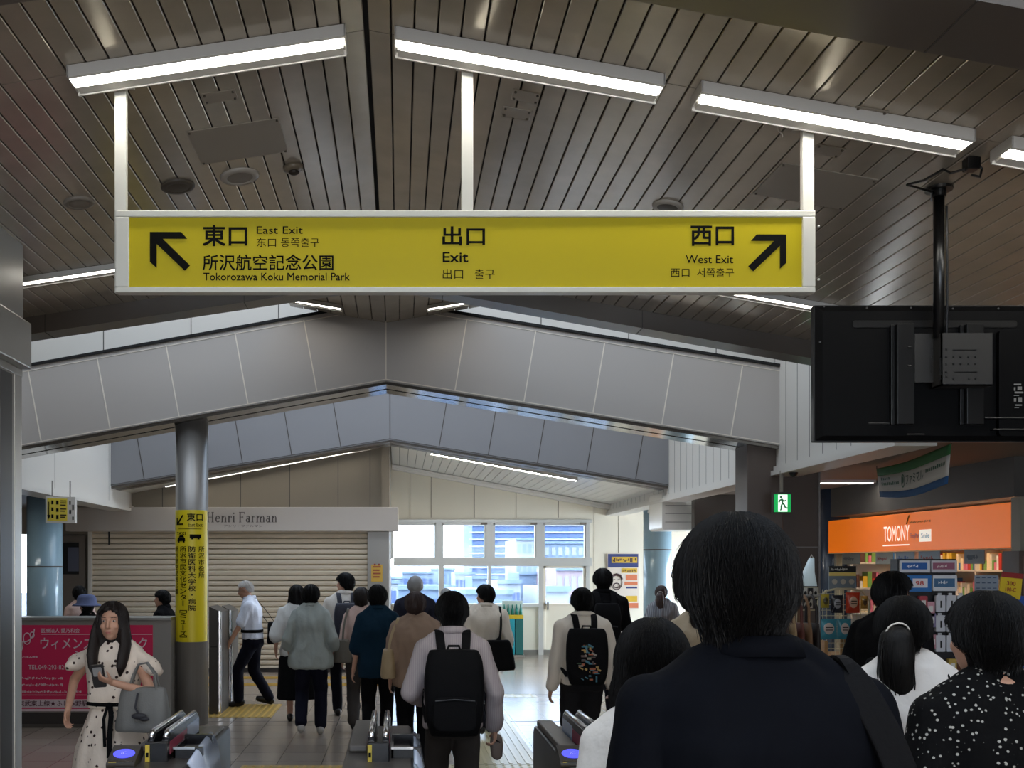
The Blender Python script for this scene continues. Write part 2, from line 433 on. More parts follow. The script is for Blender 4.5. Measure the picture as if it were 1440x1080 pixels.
# gable beams clad in metal panels
def gable(name, Y, D, zr, sl, sr, hgt, xl, xr, pitch, mats, slot=True):
    mb = MB()
    zb = lambda x: zr - (sl * (XR - x) if x < XR else sr * (x - XR))
    for (a, b) in ((xl, XR), (XR, xr)):
        mb.mat(0); mb.prism([(a, Y, zb(a)), (b, Y, zb(b)), (b, Y, zb(b) + hgt), (a, Y, zb(a) + hgt)], (0, .06, 0))
        # soffit: two glossy bands and an open slot
        mb.mat(2)
        mb.prism([(a, Y + .03, zb(a) - .035), (b, Y + .03, zb(b) - .035), (b, Y + .03, zb(b) + .01), (a, Y + .03, zb(a) + .01)], (0, .26 * D / .6, 0))
        mb.prism([(a, Y + .35 * D / .6, zb(a) - .035), (b, Y + .35 * D / .6, zb(b) - .035), (b, Y + .35 * D / .6, zb(b) + .01), (a, Y + .35 * D / .6, zb(a) + .01)], (0, .25 * D / .6, 0))
        mb.mat(3); mb.prism([(a, Y + .06, zb(a) + .02), (b, Y + .06, zb(b) + .02), (b, Y + .06, zb(b) + hgt), (a, Y + .06, zb(a) + hgt)], (0, D - .12, 0))
        mb.mat(0); mb.prism([(a, Y + D - .06, zb(a)), (b, Y + D - .06, zb(b)), (b, Y + D - .06, zb(b) + hgt), (a, Y + D - .06, zb(a) + hgt)], (0, .06, 0))
        # edge strips above and below
        mb.mat(1)
        for (e0, e1) in ((.012, .022), (hgt - .05, hgt - .042)):
            mb.prism([(a, Y - .004, zb(a) + e0), (b, Y - .004, zb(b) + e0), (b, Y - .004, zb(b) + e1), (a, Y - .004, zb(a) + e1)], (0, .01, 0))
        mb.mat(3); mb.prism([(a, Y - .02, zb(a) + hgt), (b, Y - .02, zb(b) + hgt), (b, Y - .02, zb(b) + hgt + .03), (a, Y - .02, zb(a) + hgt + .03)], (0, D, 0))
    # joints square to the slope
    mb.mat(1); w = .0065
    mb.prism([(XR - w, Y - .004, zr + .02), (XR + w, Y - .004, zr + .02), (XR + w, Y - .004, zr + hgt - .04), (XR - w, Y - .004, zr + hgt - .04)], (0, .01, 0))
    for sgn, s, end in ((-1, sl, xl), (1, sr, xr)):
        k = 1
        while True:
            x = XR + sgn * pitch * k
            if (end - x) * sgn < .12: break
            z0 = zb(x) + .015; dx = sgn * s * (hgt - .06)
            mb.prism([(x - w, Y - .004, z0), (x + w, Y - .004, z0), (x + w + dx, Y - .004, z0 + hgt - .075), (x - w + dx, Y - .004, z0 + hgt - .075)], (0, .01, 0))
            k += 1
    return struct(name, mb, mats)
gable('beam_1', Y_B1, .6, 3.80, .180, .164, .86, -4.6, XRT, .755, [M['panel'], M['seam'], M['mirror'], M['dark']])
gable('beam_2', Y_B2, .5, 3.72, .165, .165, .78, XL, XRT, .760, [M['panel2'], M['dseam'], M['fascia'], M['dark']])

# upper white wall above the first beam (lit through the roof gap)
mb = MB().bb(-4.6, XRT, Y_B1 + .25, Y_B1 + .33, 4.0, 5.5)
mb.mat(1)
x = -4.3
while x < 4.1: mb.bb(x, x + .008, Y_B1 + .246, Y_B1 + .252, 4.0, 5.5); x += .98
struct('wall_above_beam', mb, [M['white'], M['dseam']])

# bulkheads along both sides, with a stepped lower lip
def bulkhead(name, x, sgn, y0, y1, z0, m, seam=.31):
    mb = MB().bb(x, x + sgn * .12, y0, y1, z0 + .02, 5.5)
    mb.bb(x - sgn * .03, x + sgn * .14, y0, y1, z0 + .005, z0 + .07); mb.bb(x - sgn * .06, x + sgn * .16, y0, y1, z0 - .03, z0 + .02)
    mb.bb(x + sgn * .02, x + sgn * .3, y0 + .01, y1, z0 - .028, z0)
    mb.mat(1); y = y0 + .3
    while y < y1 - .1: mb.bb(x - sgn * .002, x + sgn * .004, y, y + .006, z0 + .08, 5.5); y += seam
    return struct(name, mb, [m, M['dseam']])
bulkhead('wall_right_bulkhead', XRT, 1, Y_EDGE1 + .25, Y_END, 2.80, M['white'])
bulkhead('wall_left_bulkhead', XL, -1, 10.2, Y_SHOP, 2.70, M['white'], 2.4)

# third ceiling, behind the second beam
Z3 = 3.78
def zc3(x): return Z3 - .185 * abs(x - XR)
mb = MB()
planks(mb, XR, XL, Y_B2 + .5, Y_SHOP, zc3, pitch=.15); planks(mb, XR, XRT, Y_B2 + .5, Y_END, zc3, pitch=.15)
mb.mat(1); backing(mb, XL, XR, Y_B2 + .5, Y_SHOP, zc3); backing(mb, XR, XRT, Y_B2 + .5, Y_END, zc3)
struct('ceiling_far', mb, [M['slat2'], M['dark']])
# cornice on the end wall
mb = MB()
mb.prism([(XR, Y_END - .12, zc3(XR) - .1), (XRT, Y_END - .12, zc3(XRT) - .1), (XRT, Y_END - .12, zc3(XRT) - .005), (XR, Y_END - .12, zc3(XR) - .005)], (0, .12, 0))
mb.prism([(XR, Y_END - .2, zc3(XR) - .05), (XRT, Y_END - .2, zc3(XRT) - .05), (XRT, Y_END - .2, zc3(XRT) - .01), (XR, Y_END - .2, zc3(XR) - .01)], (0, .2, 0))
struct('trim_3', mb, M['slat2'])

# soffits over the side zones
struct('ceiling_right', MB().bb(XRT + .28, 10.9, Y_EDGE1 + .25, 14.4, 2.86, 2.95).bb(XRT + .28, 7.3, 14.4, Y_END, 2.86, 2.95).mat(0), mat('brown_soffit', (120, 110, 100), rough=.75))
struct('ceiling_left', MB().bb(-9.1, XL - .28, 4.0, Y_SHOP, 2.74, 2.82), mat('left_soffit', (120, 112, 104), rough=.5))

# end wall with the window and the door
mb = MB()
W0, W1, ZS, ZT = -.12, 3.762, 1.0, 2.63
mb.bb(-.3, 4.4, Y_END, Y_END + .2, ZT + .06, 5.5); mb.bb(4.4, 7.3, Y_END, Y_END + .2, ZT + .06, 2.9)
mb.bb(W1, 7.3, Y_END, Y_END + .2, 0, ZT + .06)
mb.bb(-.3, 2.80, Y_END, Y_END + .2, 0, ZS)
mb.mat(1)
for x in (.2, .62, 1.48, 2.31, 3.15, 3.86, 4.35): mb.bb(x, x + .012, Y_END - .003, Y_END + .01, ZT + .1, 3.7)
for x in (3.86, 4.35): mb.bb(x, x + .012, Y_END - .003, Y_END + .01, .1, ZT + .1)
mb.bb(.9, .91, Y_END - .003, Y_END + .01, .1, ZS - .05)
mb.mat(2); mb.bb(-.1, XRT + 1.8, Y_END - .02, Y_END, 0, .1)
struct('wall_back', mb, [M['cream'], M['beige'], mat('grey_skirting', (120, 116, 108), rough=.5)])
Yw = Y_END + .02
def winx(px): return (px - VX) * Y_END / FOC
def winz(py): return EYE + (VY - py) * Y_END / FOC
mb = MB(); fr = .05
mb.bb(W0, W1 + .06, Yw - .06, Yw + .06, ZT, ZT + .06); mb.bb(W0, W1 + .06, Yw - .062, Yw + .062, winz(796), winz(784))
mb.bb(W0 - .03, 2.82, Yw - .1, Yw + .05, ZS - .05, ZS + .02)
for a, b in ((544, 551), (613, 621.5), (683, 693.5), (753.8, 764), (823.5, 829)): mb.bb(winx(a), winx(b), Yw - .05, Yw + .05, winz(787), ZT + .03)
for a, b in ((544, 550), (617, 624), (686, 690), (757, 764), (823.5, 829)): mb.bb(winx(a), winx(b), Yw - .05, Yw + .05, ZS if b < 757 else 0, winz(790))
for a, b in ((551, 553), (611, 613), (621.5, 623.5), (681, 683), (693.5, 696), (751.8, 753.8), (764, 766), (821.5, 823.5)): mb.bb(winx(a), winx(b), Yw - .03, Yw + .03, winz(785), ZT)
mb.bb(W0, W1, Yw - .03, Yw + .03, ZT - .05, ZT)
w1 = struct('window_1', mb, M['alu'])
mb = MB()
for a, b in ((551, 613), (621.5, 683), (693.5, 753.8), (764, 823.5)): mb.bb(winx(a), winx(b), Yw - .004, Yw + .004, winz(785), ZT)
for a, b in ((550, 617), (624, 686), (690, 757)): mb.bb(winx(a), winx(b), Yw - .004, Yw + .004, ZS, winz(795))
obj('pane', mb, M['glass'], w1)
mb = MB()
for px in (676, 746, 815): mb.bb(winx(px), winx(px + 9), Yw - .07, Yw - .03, ZT - .04, ZT + .0)
obj('window_latch', mb, mat('latch_grey', (120, 112, 104)), w1)
# door
mb = MB(); d0, d1 = winx(764), winx(823.5)
mb.bb(d0, d1, Yw - .03, Yw + .03, winz(851), winz(851) + .03); mb.bb(d0, d0 + .05, Yw - .03, Yw + .03, 0, winz(795)); mb.bb(d1 - .05, d1, Yw - .03, Yw + .03, 0, winz(795))
mb.bb(d0, d1, Yw - .03, Yw + .03, winz(799), winz(795)); mb.bb(d0 + .04, d1 - .04, Yw - .015, Yw + .02, .0, winz(851))
mb.bb(d0, d1, Yw - .03, Yw + .03, 0, .12)
dr = struct('door_1', mb, M['cream'], bevel=.004)
obj('pane', MB().bb(d0 + .05, d1 - .05, Yw - .004, Yw + .004, winz(851), winz(799)), M['glass'], dr)
obj('door_handle', MB().bb(d0 + .07, d0 + .1, Yw - .08, Yw - .03, .9, 1.06), M['steel'], dr)

# shop front on the left: upper wall, sign band, shutter, pilaster, return wall
ys = Y_SHOP
mb = MB().bb(-9.1, -.175, ys, ys + .15, 2.3, 4.6); mb.bb(-.3, -.175, ys + .15, Y_END, 0, 4.6); mb.bb(-9.1, -6.5, ys + .14, ys + .16, 0, 2.3); mb.bb(-6.2, -.175, ys + .14, ys + .16, 0, 2.3); mb.bb(-6.5, -6.2, ys + .14, ys + .16, 0, .85)
mb.mat(1)
for px in (228, 338, 407, 475, 520): x = (px - VX) * ys / FOC; mb.bb(x, x + .01, ys - .003, ys + .01, 2.7, 4.2)
struct('wall_shop', mb, [M['beige'], M['dseam']])
fx0, fx1 = (92 - VX) * 16.35 / FOC, (560 - VX) * 16.35 / FOC
zt, zb_ = EYE + (795 - 713) * 16.35 / FOC, EYE + (795 - 747) * 16.35 / FOC
fs = thing('shop_sign', 'long pale sign band reading Henri Farman above the closed shutter', 'shop sign')
obj('sign_band', MB().bb(fx0, fx1, 16.35, ys, zb_, zt), mat('sign_band_white', (196, 188, 180), rough=.45), fs, bevel=.01)
def serif_word(mb, word, o, w, h, lift=.003):
    """letters with thick stems, hairlines and slab ends, drawn as vinyl shapes; x-height .62"""
    ox = [0.0]; shapes = []
    T, t, X = .15, .06, .64
    def R(x0, z0, x1, z1): shapes.append([(ox[0] + x0, z0), (ox[0] + x1, z0), (ox[0] + x1, z1), (ox[0] + x0, z1)])
    def stem(x, z1, z0=0.0, top=True): R(x, z0, x + T, z1); R(x - .07, z0, x + T + .07, z0 + t * .8); (R(x - .07, z1 - t * .8, x + T * .6, z1) if top else None)
    def arc(cx, cz, rx, rz, a0, a1, w0, w1, n=14):
        for i in range(n):
            q0, q1 = math.radians(a0 + (a1 - a0) * i / n), math.radians(a0 + (a1 - a0) * (i + 1) / n)
            k = lambda q: w0 + (w1 - w0) * abs(math.cos(q))
            pts = [(cx + rx * math.cos(q0), cz + rz * math.sin(q0)), (cx + rx * math.cos(q1), cz + rz * math.sin(q1)), (cx + (rx - k(q1)) * math.cos(q1), cz + (rz - k(q1)) * math.sin(q1)), (cx + (rx - k(q0)) * math.cos(q0), cz + (rz - k(q0)) * math.sin(q0))]
            if a1 < a0: pts = pts[::-1]
            shapes.append([(ox[0] + x, z) for x, z in pts])
    def arch(x): arc(x + T + .16, X - .26, .22, .26, 180, 0, t, T); 
    for ch in word:
        if ch == 'H': stem(.08, 1); R(.06, 1 - t * .8, .30, 1); stem(.60, 1); R(.53, 1 - t * .8, .82, 1); R(.2, .48, .62, .48 + t); ox[0] += .98
        elif ch == 'F': stem(.08, 1); R(.08, 1 - t, .68, 1); R(.63, .78, .68, 1); R(.2, .48, .5, .48 + t); R(.47, .38, .52, .64); ox[0] += .80
        elif ch == 'e': arc(.30, .32, .29, .33, 10, 325, t, T); R(.06, .34, .56, .34 + t); ox[0] += .68
        elif ch == 'n': stem(.07, X); arch(.07); stem(.07 + .38, X - .26, top=False); ox[0] += .78
        elif ch == 'm': stem(.07, X); arch(.07); stem(.45, X - .26, top=False); arch(.45); stem(.83, X - .26, top=False); ox[0] += 1.14
        elif ch == 'r': stem(.07, X); arc(.36, X - .2, .16, .2, 175, 60, t, t); R(.36, X - .2, .47, X - .06); ox[0] += .56
        elif ch == 'i': stem(.07, X); R(.07, .80, .07 + T, .94); ox[0] += .36
        elif ch == 'a': arc(.24, .19, .22, .20, 0, 360, t, T * .8); stem(.36, X - .18, top=False); arc(.29, X - .2, .22, .2, 0, 160, t, T); ox[0] += .66
        else: ox[0] += .38
    k = w / ox[0]
    for poly in shapes: flat(mb, [(x * k, z * h) for x, z in poly], o, (1, 0, 0), (0, 0, 1), lift)
mb = MB(); serif_word(mb, 'Henri Farman', ((291 - VX) * 16.35 / FOC, 16.35, EYE + (795 - 734.5) * 16.35 / FOC), 100 * 16.35 / FOC, 14.5 * 16.35 / FOC)
text(mb, 'アンリ・ファルマン', ((315 - VX) * 16.35 / FOC, 16.35, EYE + (795 - 741.5) * 16.35 / FOC), w=54 * 16.35 / FOC, h=3.6 * 16.35 / FOC)
obj('lettering', mb, mat('sign_grey_letters', (88, 80, 76)), fs)
mb = MB(); sx0, sx1 = (130 - VX) * ys / FOC, (517 - VX) * ys / FOC; z = .03; p = .088
while z < zb_ - .01:
    mb.prism([(sx0, ys + .02, z), (sx0, ys - .012, z + .012), (sx0, ys - .018, z + p * .5), (sx0, ys - .012, z + p - .012), (sx0, ys + .02, z + p - .004)], (sx1 - sx0, 0, 0)); z += p
o = struct('door_2', mb, M['shutter'])
obj('shutter_guide', MB().bb(sx0 - .06, sx0, ys - .05, ys + .05, 0, zb_), M['white'], o)
obj('bottom_rail', MB().bb(sx0, sx1, ys - .03, ys + .03, 0, .07), mat('dark_rail', (48, 44, 42)), o)
obj('pull_strap', MB().bb((154 - VX) * ys / FOC - .01, (154 - VX) * ys / FOC + .012, ys - .04, ys - .02, zb_ - .22, zb_), M['black'], o)
struct('trim_4', MB().bb(sx1, -.175, ys - .12, ys, 0, zb_), mat('grey_pilaster', (150, 146, 140), rough=.4, metal=.3), bevel=.006)
struct('trim_5', MB().bb(-.3, -.17, ys - .1, ys + .02, zt, 4.2), M['beige'])
# service door left of the shutter
dl, dr_ = (88 - VX) * ys / FOC, (120 - VX) * ys / FOC
o = struct('door_3', MB().bb(dl - .5, dr_, ys - .02, ys + .03, 0, zb_ - .06), mat('grey_door', (112, 104, 96)))
obj('pane', MB().bb(dl, dr_ - .1, ys - .035, ys - .02, EYE - .15, EYE + .38), mat('dark_glass', (30, 32, 34), rough=.1), o)
obj('notice', MB().bb(dl + .1, dl + .28, ys - .04, ys - .034, EYE - .1, EYE + .3), mat('faded_notice', (90, 96, 116)), o)

struct('window_6', MB().bb(-6.5, -6.2, ys + .148, ys + .152, .85, 2.3), M['glass'])
# pillars
struct('pillar_1', MB().cyl((-2.336, 11.2, 0), (-2.336, 11.2, 3.45), .181, seg=40), M['steel'], smooth=False)
bpy.data.objects['pillar_1'].data.polygons.foreach_set('use_smooth', [len(p.vertices) == 4 for p in bpy.data.objects['pillar_1'].data.polygons])
def enamel(name, x, y, r, z1, zj):
    mb = MB(); mb.smooth = True; mb.cyl((x, y, 0), (x, y, z1), r, seg=36); mb.smooth = False
    mb.mat(1); mb.cyl((x, y, zj), (x, y, zj + .02), r + .002, seg=36)
    return struct(name, mb, [M['bluecol'], M['dseam']])
enamel('pillar_2', -4.99, 14.0, .24, 2.75, 1.75)
enamel('pillar_3', 4.66, 18.0, .25, 2.87, 2.05)
# dark side zone on the right
struct('pillar_4', MB().bb(3.84, 4.24, 11.0, 11.4, 0, 3.2), M['brown'], bevel=.012)
mb = MB().bb(4.24, 4.70, 11.15, 11.4, 0, 2.87)
mb.mat(1); mb.bb(4.685, 4.705, 11.13, 11.15, 0, 2.87); mb.bb(4.24, 4.70, 11.145, 11.15, 1.98, 1.99)
struct('wall_side_panel', mb, [M['brown'], M['steel']])
mb = MB().bb(4.5, 6.0, 15.2, 15.35, 0, 2.86); mb.bb(6.0, 10.9, 14.3, 14.45, 0, 2.86)
mb.mat(1); mb.bb(4.45, 5.5, 15.15, 15.2, 0, 2.3)
struct('wall_side_back', mb, [M['greywall'], M['navywall']])
mb = MB(); mb.smooth = True; mb.cyl((6.2, 13.2 + 1.0, 0), (6.2, 14.2, 2.86), .2, seg=30)
struct('pillar_5', mb, mat('dark_blue_enamel', (58, 70, 88), rough=.2))
# outer shell
sh = mat('outer_shell', (120, 114, 106), rough=.8)
mb = MB()
def roof(x0, x1, y0, y1): mb.bb(x0, x1, y0, y1, 5.5, 5.65)
for a, b in ((-6.2, .5), (3.3, 8.45), (10.75, 11.6)): roof(-9.3, 11.1, a, b)
roof(-9.3, 4.4, 15.2, 20.2)
for a, b in ((.5, 3.3), (8.45, 10.75), (11.6, 15.2)): roof(-9.3, -4.35, a, b); roof(4.05, 11.1 if b < 12 else 4.4, a, b)
roof(4.4, 11.1, 11.6, 14.5)
struct('roof', mb, sh)
mb = MB()
for a, b in ((.5, 3.3), (8.45, 10.75)): mb.bb(-4.35, 4.05, a, b, 5.52, 5.535)
struct('window_2', mb, M['roofglass'])
struct('window_5', MB().bb(-4.35, 4.05, 11.6, 15.2, 5.52, 5.535), M['roofglass2'])
mb = MB().bb(-9.3, -9.1, -6, 20.1, 0, 5.5); struct('wall_left', mb, sh)
mb = MB().bb(10.9, 11.1, -6, 14.45, 0, 5.5); struct('wall_right', mb, sh)
mb = MB().bb(7.2, 7.3, 15.35, 15.5, 0, 2.86); mb.bb(7.2, 7.3, 19.7, 19.8, 0, 2.86); mb.bb(7.2, 7.3, 15.5, 19.7, 2.75, 2.86); mb.bb(7.2, 7.3, 15.5, 19.7, 0, .15); struct('wall_side_added', mb, M['white'])  # unseen wall added to hold the side fill window
struct('window_fill_side', MB().bb(7.24, 7.26, 15.5, 19.7, .15, 2.75), glass('fill_side_glass', (.9, .93, .95), .05))  # unseen window added to brighten the far end with daylight
mb = MB().bb(-9.3, 11.1, -6.2, -6, 2.9, 5.5); mb.bb(-9.3, -3.5, -6.2, -6, 0, 2.9); mb.bb(5.5, 11.1, -6.2, -6, 0, 2.9); mb.bb(-3.5, 5.5, -6.2, -6, 0, .3); struct('wall_front', mb, sh)
struct('window_fill_front', MB().bb(-3.5, 5.5, -6.1, -6.08, .3, 2.9), glass('fill_front_glass', (.56, .545, .53), .06))  # unseen glazed opening added for frontal daylight fill
mb = MB().bb(6.9, 7.05, -6, 8.25, 0, 5.5); struct('wall_right_near', mb, M['beige'])
mb = MB().bb(XRT + .14, 10.9, Y_EDGE1 + .22, Y_EDGE1 + .3, 2.86, 5.5); struct('wall_right_drop', mb, M['white'])
mb = MB().bb(-5.2, -5.05, -6, 10.2, 2.74, 5.5); struct('wall_left_near', mb, M['beige'])
mb = MB().bb(-5.05, XL - .1, 10.15, 10.25, 2.74, 5.5); struct('wall_left_drop', mb, M['beige'])
# clerestory walls over the near roof gap
struct('wall_gap_near', MB().bb(-5.05, 6.9, .2, .3, 3.4, 5.5), M['white'])
struct('wall_gap_side', MB().bb(4.1, 4.2, .3, 3.3, 4.0, 5.5), M['white'])
# ---------------------------------------------------------------- ceiling lights
M['housing'] = mat('light_housing', (205, 202, 196), rough=.4)
M['frost_strong'] = mat('led_diffuser_far', (255, 255, 250), rough=.5, emit=(255, 251, 240), estr=LED * 4)
M['frost_dim'] = mat('led_diffuser_slim', (255, 255, 250), rough=.5, emit=(255, 250, 240), estr=LED * .45)
def bar_light(label, x0, x1, Y, zf, name='ceiling_light', w=.165, group='linear ceiling lights', drop=.002, m=None):
    t = thing(name, label, 'ceiling light', group)
    za, zb = zf(x0) - drop, zf(x1) - drop; h = w / 2; d = (x1 - x0, 0, zb - za); D = .052 if w > .13 else .035
    def pr(prof, mb, e=0.0):
        k = e / (x1 - x0); mb.prism([(x0 + e, Y + y, za + (zb - za) * k - z) for y, z in prof], Vector(d) * (1 - 2 * k))
    mb = MB(); pr([(-h, 0), (-h, D), (-h + .012, D + .004), (-h + .016, D - .012), (h - .016, D - .012), (h - .012, D + .012), (h, D + .010), (h, 0)], mb)
    obj('housing', mb, M['housing'], t)
    mb = MB(); pr([(-h + .017, D - .011), (-h + .018, D + .001), (h * .16, D + .003), (h * .16, D - .011)], mb, .012); obj('diffuser', mb, m or M['frost'], t)
    mb = MB(); pr([(h * .17, D - .011), (h * .17, D + .003), (h - .018, D + .007), (h - .016, D - .011)], mb, .012); obj('reflector', mb, M['white'], t)
    for x, z in ((x0, za), (x1, zb)): obj('end_cap', MB().box((x, Y, z - D / 2), (.006, w, D)), M['housing'], t)
    return t
bar_light('lit bar light left of the ridge, above the left post of the yellow sign', -1.475, -.244, 4.5, zc1)
bar_light('lit bar light just right of the ridge, above the middle post of the yellow sign', -.02, 1.176, 4.5, zc1)
bar_light('lit bar light above the right post of the yellow sign, pointing at the television pole', 1.343, 2.555, 4.5, zc1)
bar_light('lit bar light right of the television pole, cut by the picture edge', 2.72, 3.93, 4.5, zc1)
bar_light('slim lit bar light behind the left end of the yellow sign, above the steel cabinet', -3.1, -1.9, 7.1, zc1, w=.12, m=M['frost_dim'])
bar_light('slim lit bar light between the yellow sign and the television top', 1.95, 3.15, 7.1, zc1, w=.12, m=M['frost_dim'])
bar_light('short lit bar light on the left half of the valley ceiling under the sign', XR - 1.04, XR - .46, 10.5, zv, w=.12, m=M['frost_dim'])
bar_light('short lit bar light on the right half of the valley ceiling under the sign', XR + .44, XR + 1.04, 10.5, zv, w=.12, m=M['frost_dim'])
bar_light('thin lit bar light over the shop wall, behind the steel pillar', -3.83, -.45, 16.25, zc3, w=.1, m=M['frost_dim'])
bar_light('thin lit bar light along the far beam over the end window', .5, 2.9, 16.3, zc3, w=.14, m=M['frost_strong'])
for i, (x0, x1) in enumerate(((-1.475, -.244), (-.02, 1.176), (1.343, 2.555))):  # unseen rows of bar lights added as ambient fill
    for y in (-.9, -3.6):
        bar_light('unseen fill light added in the ceiling behind the photographer', x0, x1, y, zc1, group='fill lights added behind the photographer')
# side zone lamps (flat soffit)
zs = lambda x: 2.86
for x0, y in ((5.0, 12.6),):
    bar_light('dim bar light under the low soffit behind the green and blue banner', x0, x0 + 1.0, y, zs, w=.12)
zl = lambda x: 2.74
bar_light('lit bar light under the low soffit on the left, over the barrier corridor', -6.4, -5.2, 12.6, zl)

# ---------------------------------------------------------------- discs, hatches and plates in the planks
def on_ceiling(px, py, s):
    """point of the sloping ceiling seen at a photo pixel"""
    # EYE + (VY-py)*Y/FOC = zc1((px-VX)*Y/FOC)
    k = (px - VX) / FOC; a = (VY - py) / FOC
    return ((ZR1 - EYE + (SR * XR if k > 0 or s > 0 else -SL * XR)) / (a + (SR * k if s > 0 else -SL * k)))
def tilt(s): return rotm('Y', math.atan(SR)) if s > 0 else rotm('Y', -math.atan(SL))
def disc(px, py, s, r, name, label, cat, m0, m1, group=None):
    Y = on_ceiling(px, py, s); c = P(px, py, Y); R = tilt(s)
    mb = MB(); mb.smooth = True
    pr = [(r, .0), (r, -.008), (r * .96, -.014), (r * .7, -.018), (r * .66, -.014)]
    def rings(ps, mb):
        rows = [[c + R @ Vector((q * math.cos(a), q * math.sin(a), z)) for a in [2 * math.pi * k / 32 for k in range(32)]] for q, z in ps]
        mb.grid(rows, True)
    rings(pr, mb)
    t = thing(name, label, cat, group)
    obj('rim', mb, m0, t)
    mb = MB(); mb.smooth = True; rings([(r * .66, -.013), (r * .4, -.017), (.001, -.018)], mb)
    obj('grille', mb, m1, t)
g = mat('disc_grey', (176, 168, 156), rough=.4); g2 = mat('disc_dark', (78, 70, 60), rough=.5); g3 = mat('disc_mid', (138, 129, 118), rough=.5)
disc(250, 261, -1, .10, 'ceiling_speaker', 'dark round ceiling speaker left of the paler one, over the sign', 'ceiling speaker', g2, g2)
disc(337, 247, -1, .115, 'ceiling_speaker', 'pale ringed ceiling speaker right of the dark one, over the sign', 'ceiling speaker', g, g3)
disc(111, 284, -1, .09, 'ceiling_speaker', 'faint grey ceiling disc left of the left sign post', 'ceiling speaker', g3, g3)
disc(939, 289, 1, .09, 'ceiling_speaker', 'round ceiling speaker above the right half of the sign', 'ceiling speaker', g, g2)
Y = on_ceiling(412, 234, -1); c = P(412, 234, Y)
t = thing('smoke_detector', 'small brass coloured smoke detector left of the ridge', 'smoke detector')
R = tilt(-1); mb = MB(); mb.smooth = True
mb.tube([c + R @ Vector((0, 0, 0)), c + R @ Vector((0, 0, -.02)), c + R @ Vector((0, 0, -.03))], [.06, .058, .03], 20)
obj('base', mb, mat('detector_tan', (120, 108, 90), rough=.3), t)
mb = MB(); mb.smooth = True; mb.ell(c + R @ Vector((.0, 0, -.035)), (.032, .032, .018)); obj('sensor', mb, mat('detector_dark', (48, 40, 34), rough=.4), t)

def plate(px0, px1, py, s, dY, name, label, cat, m, bolts=True, group=None):
    Y = on_ceiling((px0 + px1) / 2, py, s); x0, x1 = (px0 - VX) * Y / FOC, (px1 - VX) * Y / FOC
    mb = MB(); mb.prism([(x0, Y, zc1(x0) - .005), (x1, Y, zc1(x1) - .005), (x1, Y, zc1(x1) - .0005), (x0, Y, zc1(x0) - .0005)], (0, dY, 0))
    t = thing(name, label, cat, group); obj('cover', mb, m, t)
    if bolts:
        for x in (x0 + .012, x1 - .012):
            for y in (Y + .015, Y + dY - .015): obj('bolt', MB().cyl((x, y, zc1(x) - .012), (x, y, zc1(x) - .003), .006, seg=8), g2, t)
hm = mat('hatch_grey', (152, 143, 130), rough=.35)
plate(262, 392, 175, -1, .42, 'access_hatch', 'wide flush access hatch left of the ridge, over the sign', 'access hatch', hm)
plate(283, 330, 128, -1, .1, 'cover_plate', 'small cover plate under the left bar light', 'cover plate', hm)
plate(258, 306, 66, -1, .1, 'cover_plate', 'small cover plate above the left bar light', 'cover plate', hm)
plate(722, 760, 128, 1, .1, 'cover_plate', 'bolted cover plate under the second bar light, upper of two', 'cover plate', hm)
plate(708, 748, 152, 1, .1, 'cover_plate', 'bolted cover plate under the second bar light, lower of two', 'cover plate', hm)
plate(726, 770, 70, 1, .1, 'cover_plate', 'small cover plate above the second bar light', 'cover plate', hm)
plate(1205, 1250, 152, 1, .1, 'cover_plate', 'small cover plate above the third bar light', 'cover plate', hm)
plate(1150, 1190, 205, 1, .1, 'cover_plate', 'small cover plate right of the right sign post', 'cover plate', hm)
plate(1100, 1235, 240, 1, .42, 'access_hatch', 'wide flush access hatch behind the right sign post', 'access hatch', hm)
p = P(1094, 178, on_ceiling(1094, 178, 1))
tag(obj('cable_end', MB().tube([p + Vector((0, 0, .01)), p + Vector((.004, 0, -.02)), p + Vector((.02, 0, -.035)), p + Vector((.022, 0, -.05))], .004, 6), M['white']), 'short white cable end poking out of the planks below the third bar light', 'cable')

# ---------------------------------------------------------------- the yellow sign
YS = 4.6
def S(px, py, y=YS): return P(px, py, y)
k = YS / FOC
sg = thing('overhead_sign', 'long yellow overhead sign with black exit arrows, hung on white posts', 'sign')
M['frame'] = mat('sign_frame', (214, 212, 202), rough=.35, metal=.1)
M['yellow'] = mat('sign_yellow', (190, 172, 16), rough=.4, spec=.3)
M['ink'] = mat('sign_ink', (6, 6, 4), rough=.6, spec=.1)
a, b = S(162, 411), S(1147, 295.5)
yb = YS + .055
mb = MB(); f = .045
mb.bb(a.x, b.x, YS, yb, b.z - .03, b.z); mb.bb(a.x, b.x, YS, yb, a.z, a.z + .026)
mb.bb(a.x, S(181, 0).x, YS, yb, a.z + .026, b.z - .03); mb.bb(S(1129, 0).x, b.x, YS, yb, a.z + .026, b.z - .03)
obj('frame', mb, M['frame'], sg, bevel=.004)
obj('face_panel', MB().bb(S(181, 0).x, S(1129, 0).x, YS + .012, YS + .02, a.z + .026, b.z - .03), M['yellow'], sg)
obj('face_panel', MB().bb(S(181, 0).x, S(1129, 0).x, yb - .018, yb - .008, a.z + .026, b.z - .03), M['yellow'], sg)
for px in (168, 657.5, 1138.5):
    x = S(px, 0).x; w = .027
    z0 = b.z if 200 < px < 1100 else a.z
    obj('post', MB().bb(x - w, x + w, YS + .012, YS + .045, z0 + .001, zc1(x) + .01), M['frame'], sg, bevel=.004)
    obj('post_flange', MB().box((x, YS + .03, zc1(x) - .008), (.1, .1, .012)), M['frame'], sg)
mb = MB()
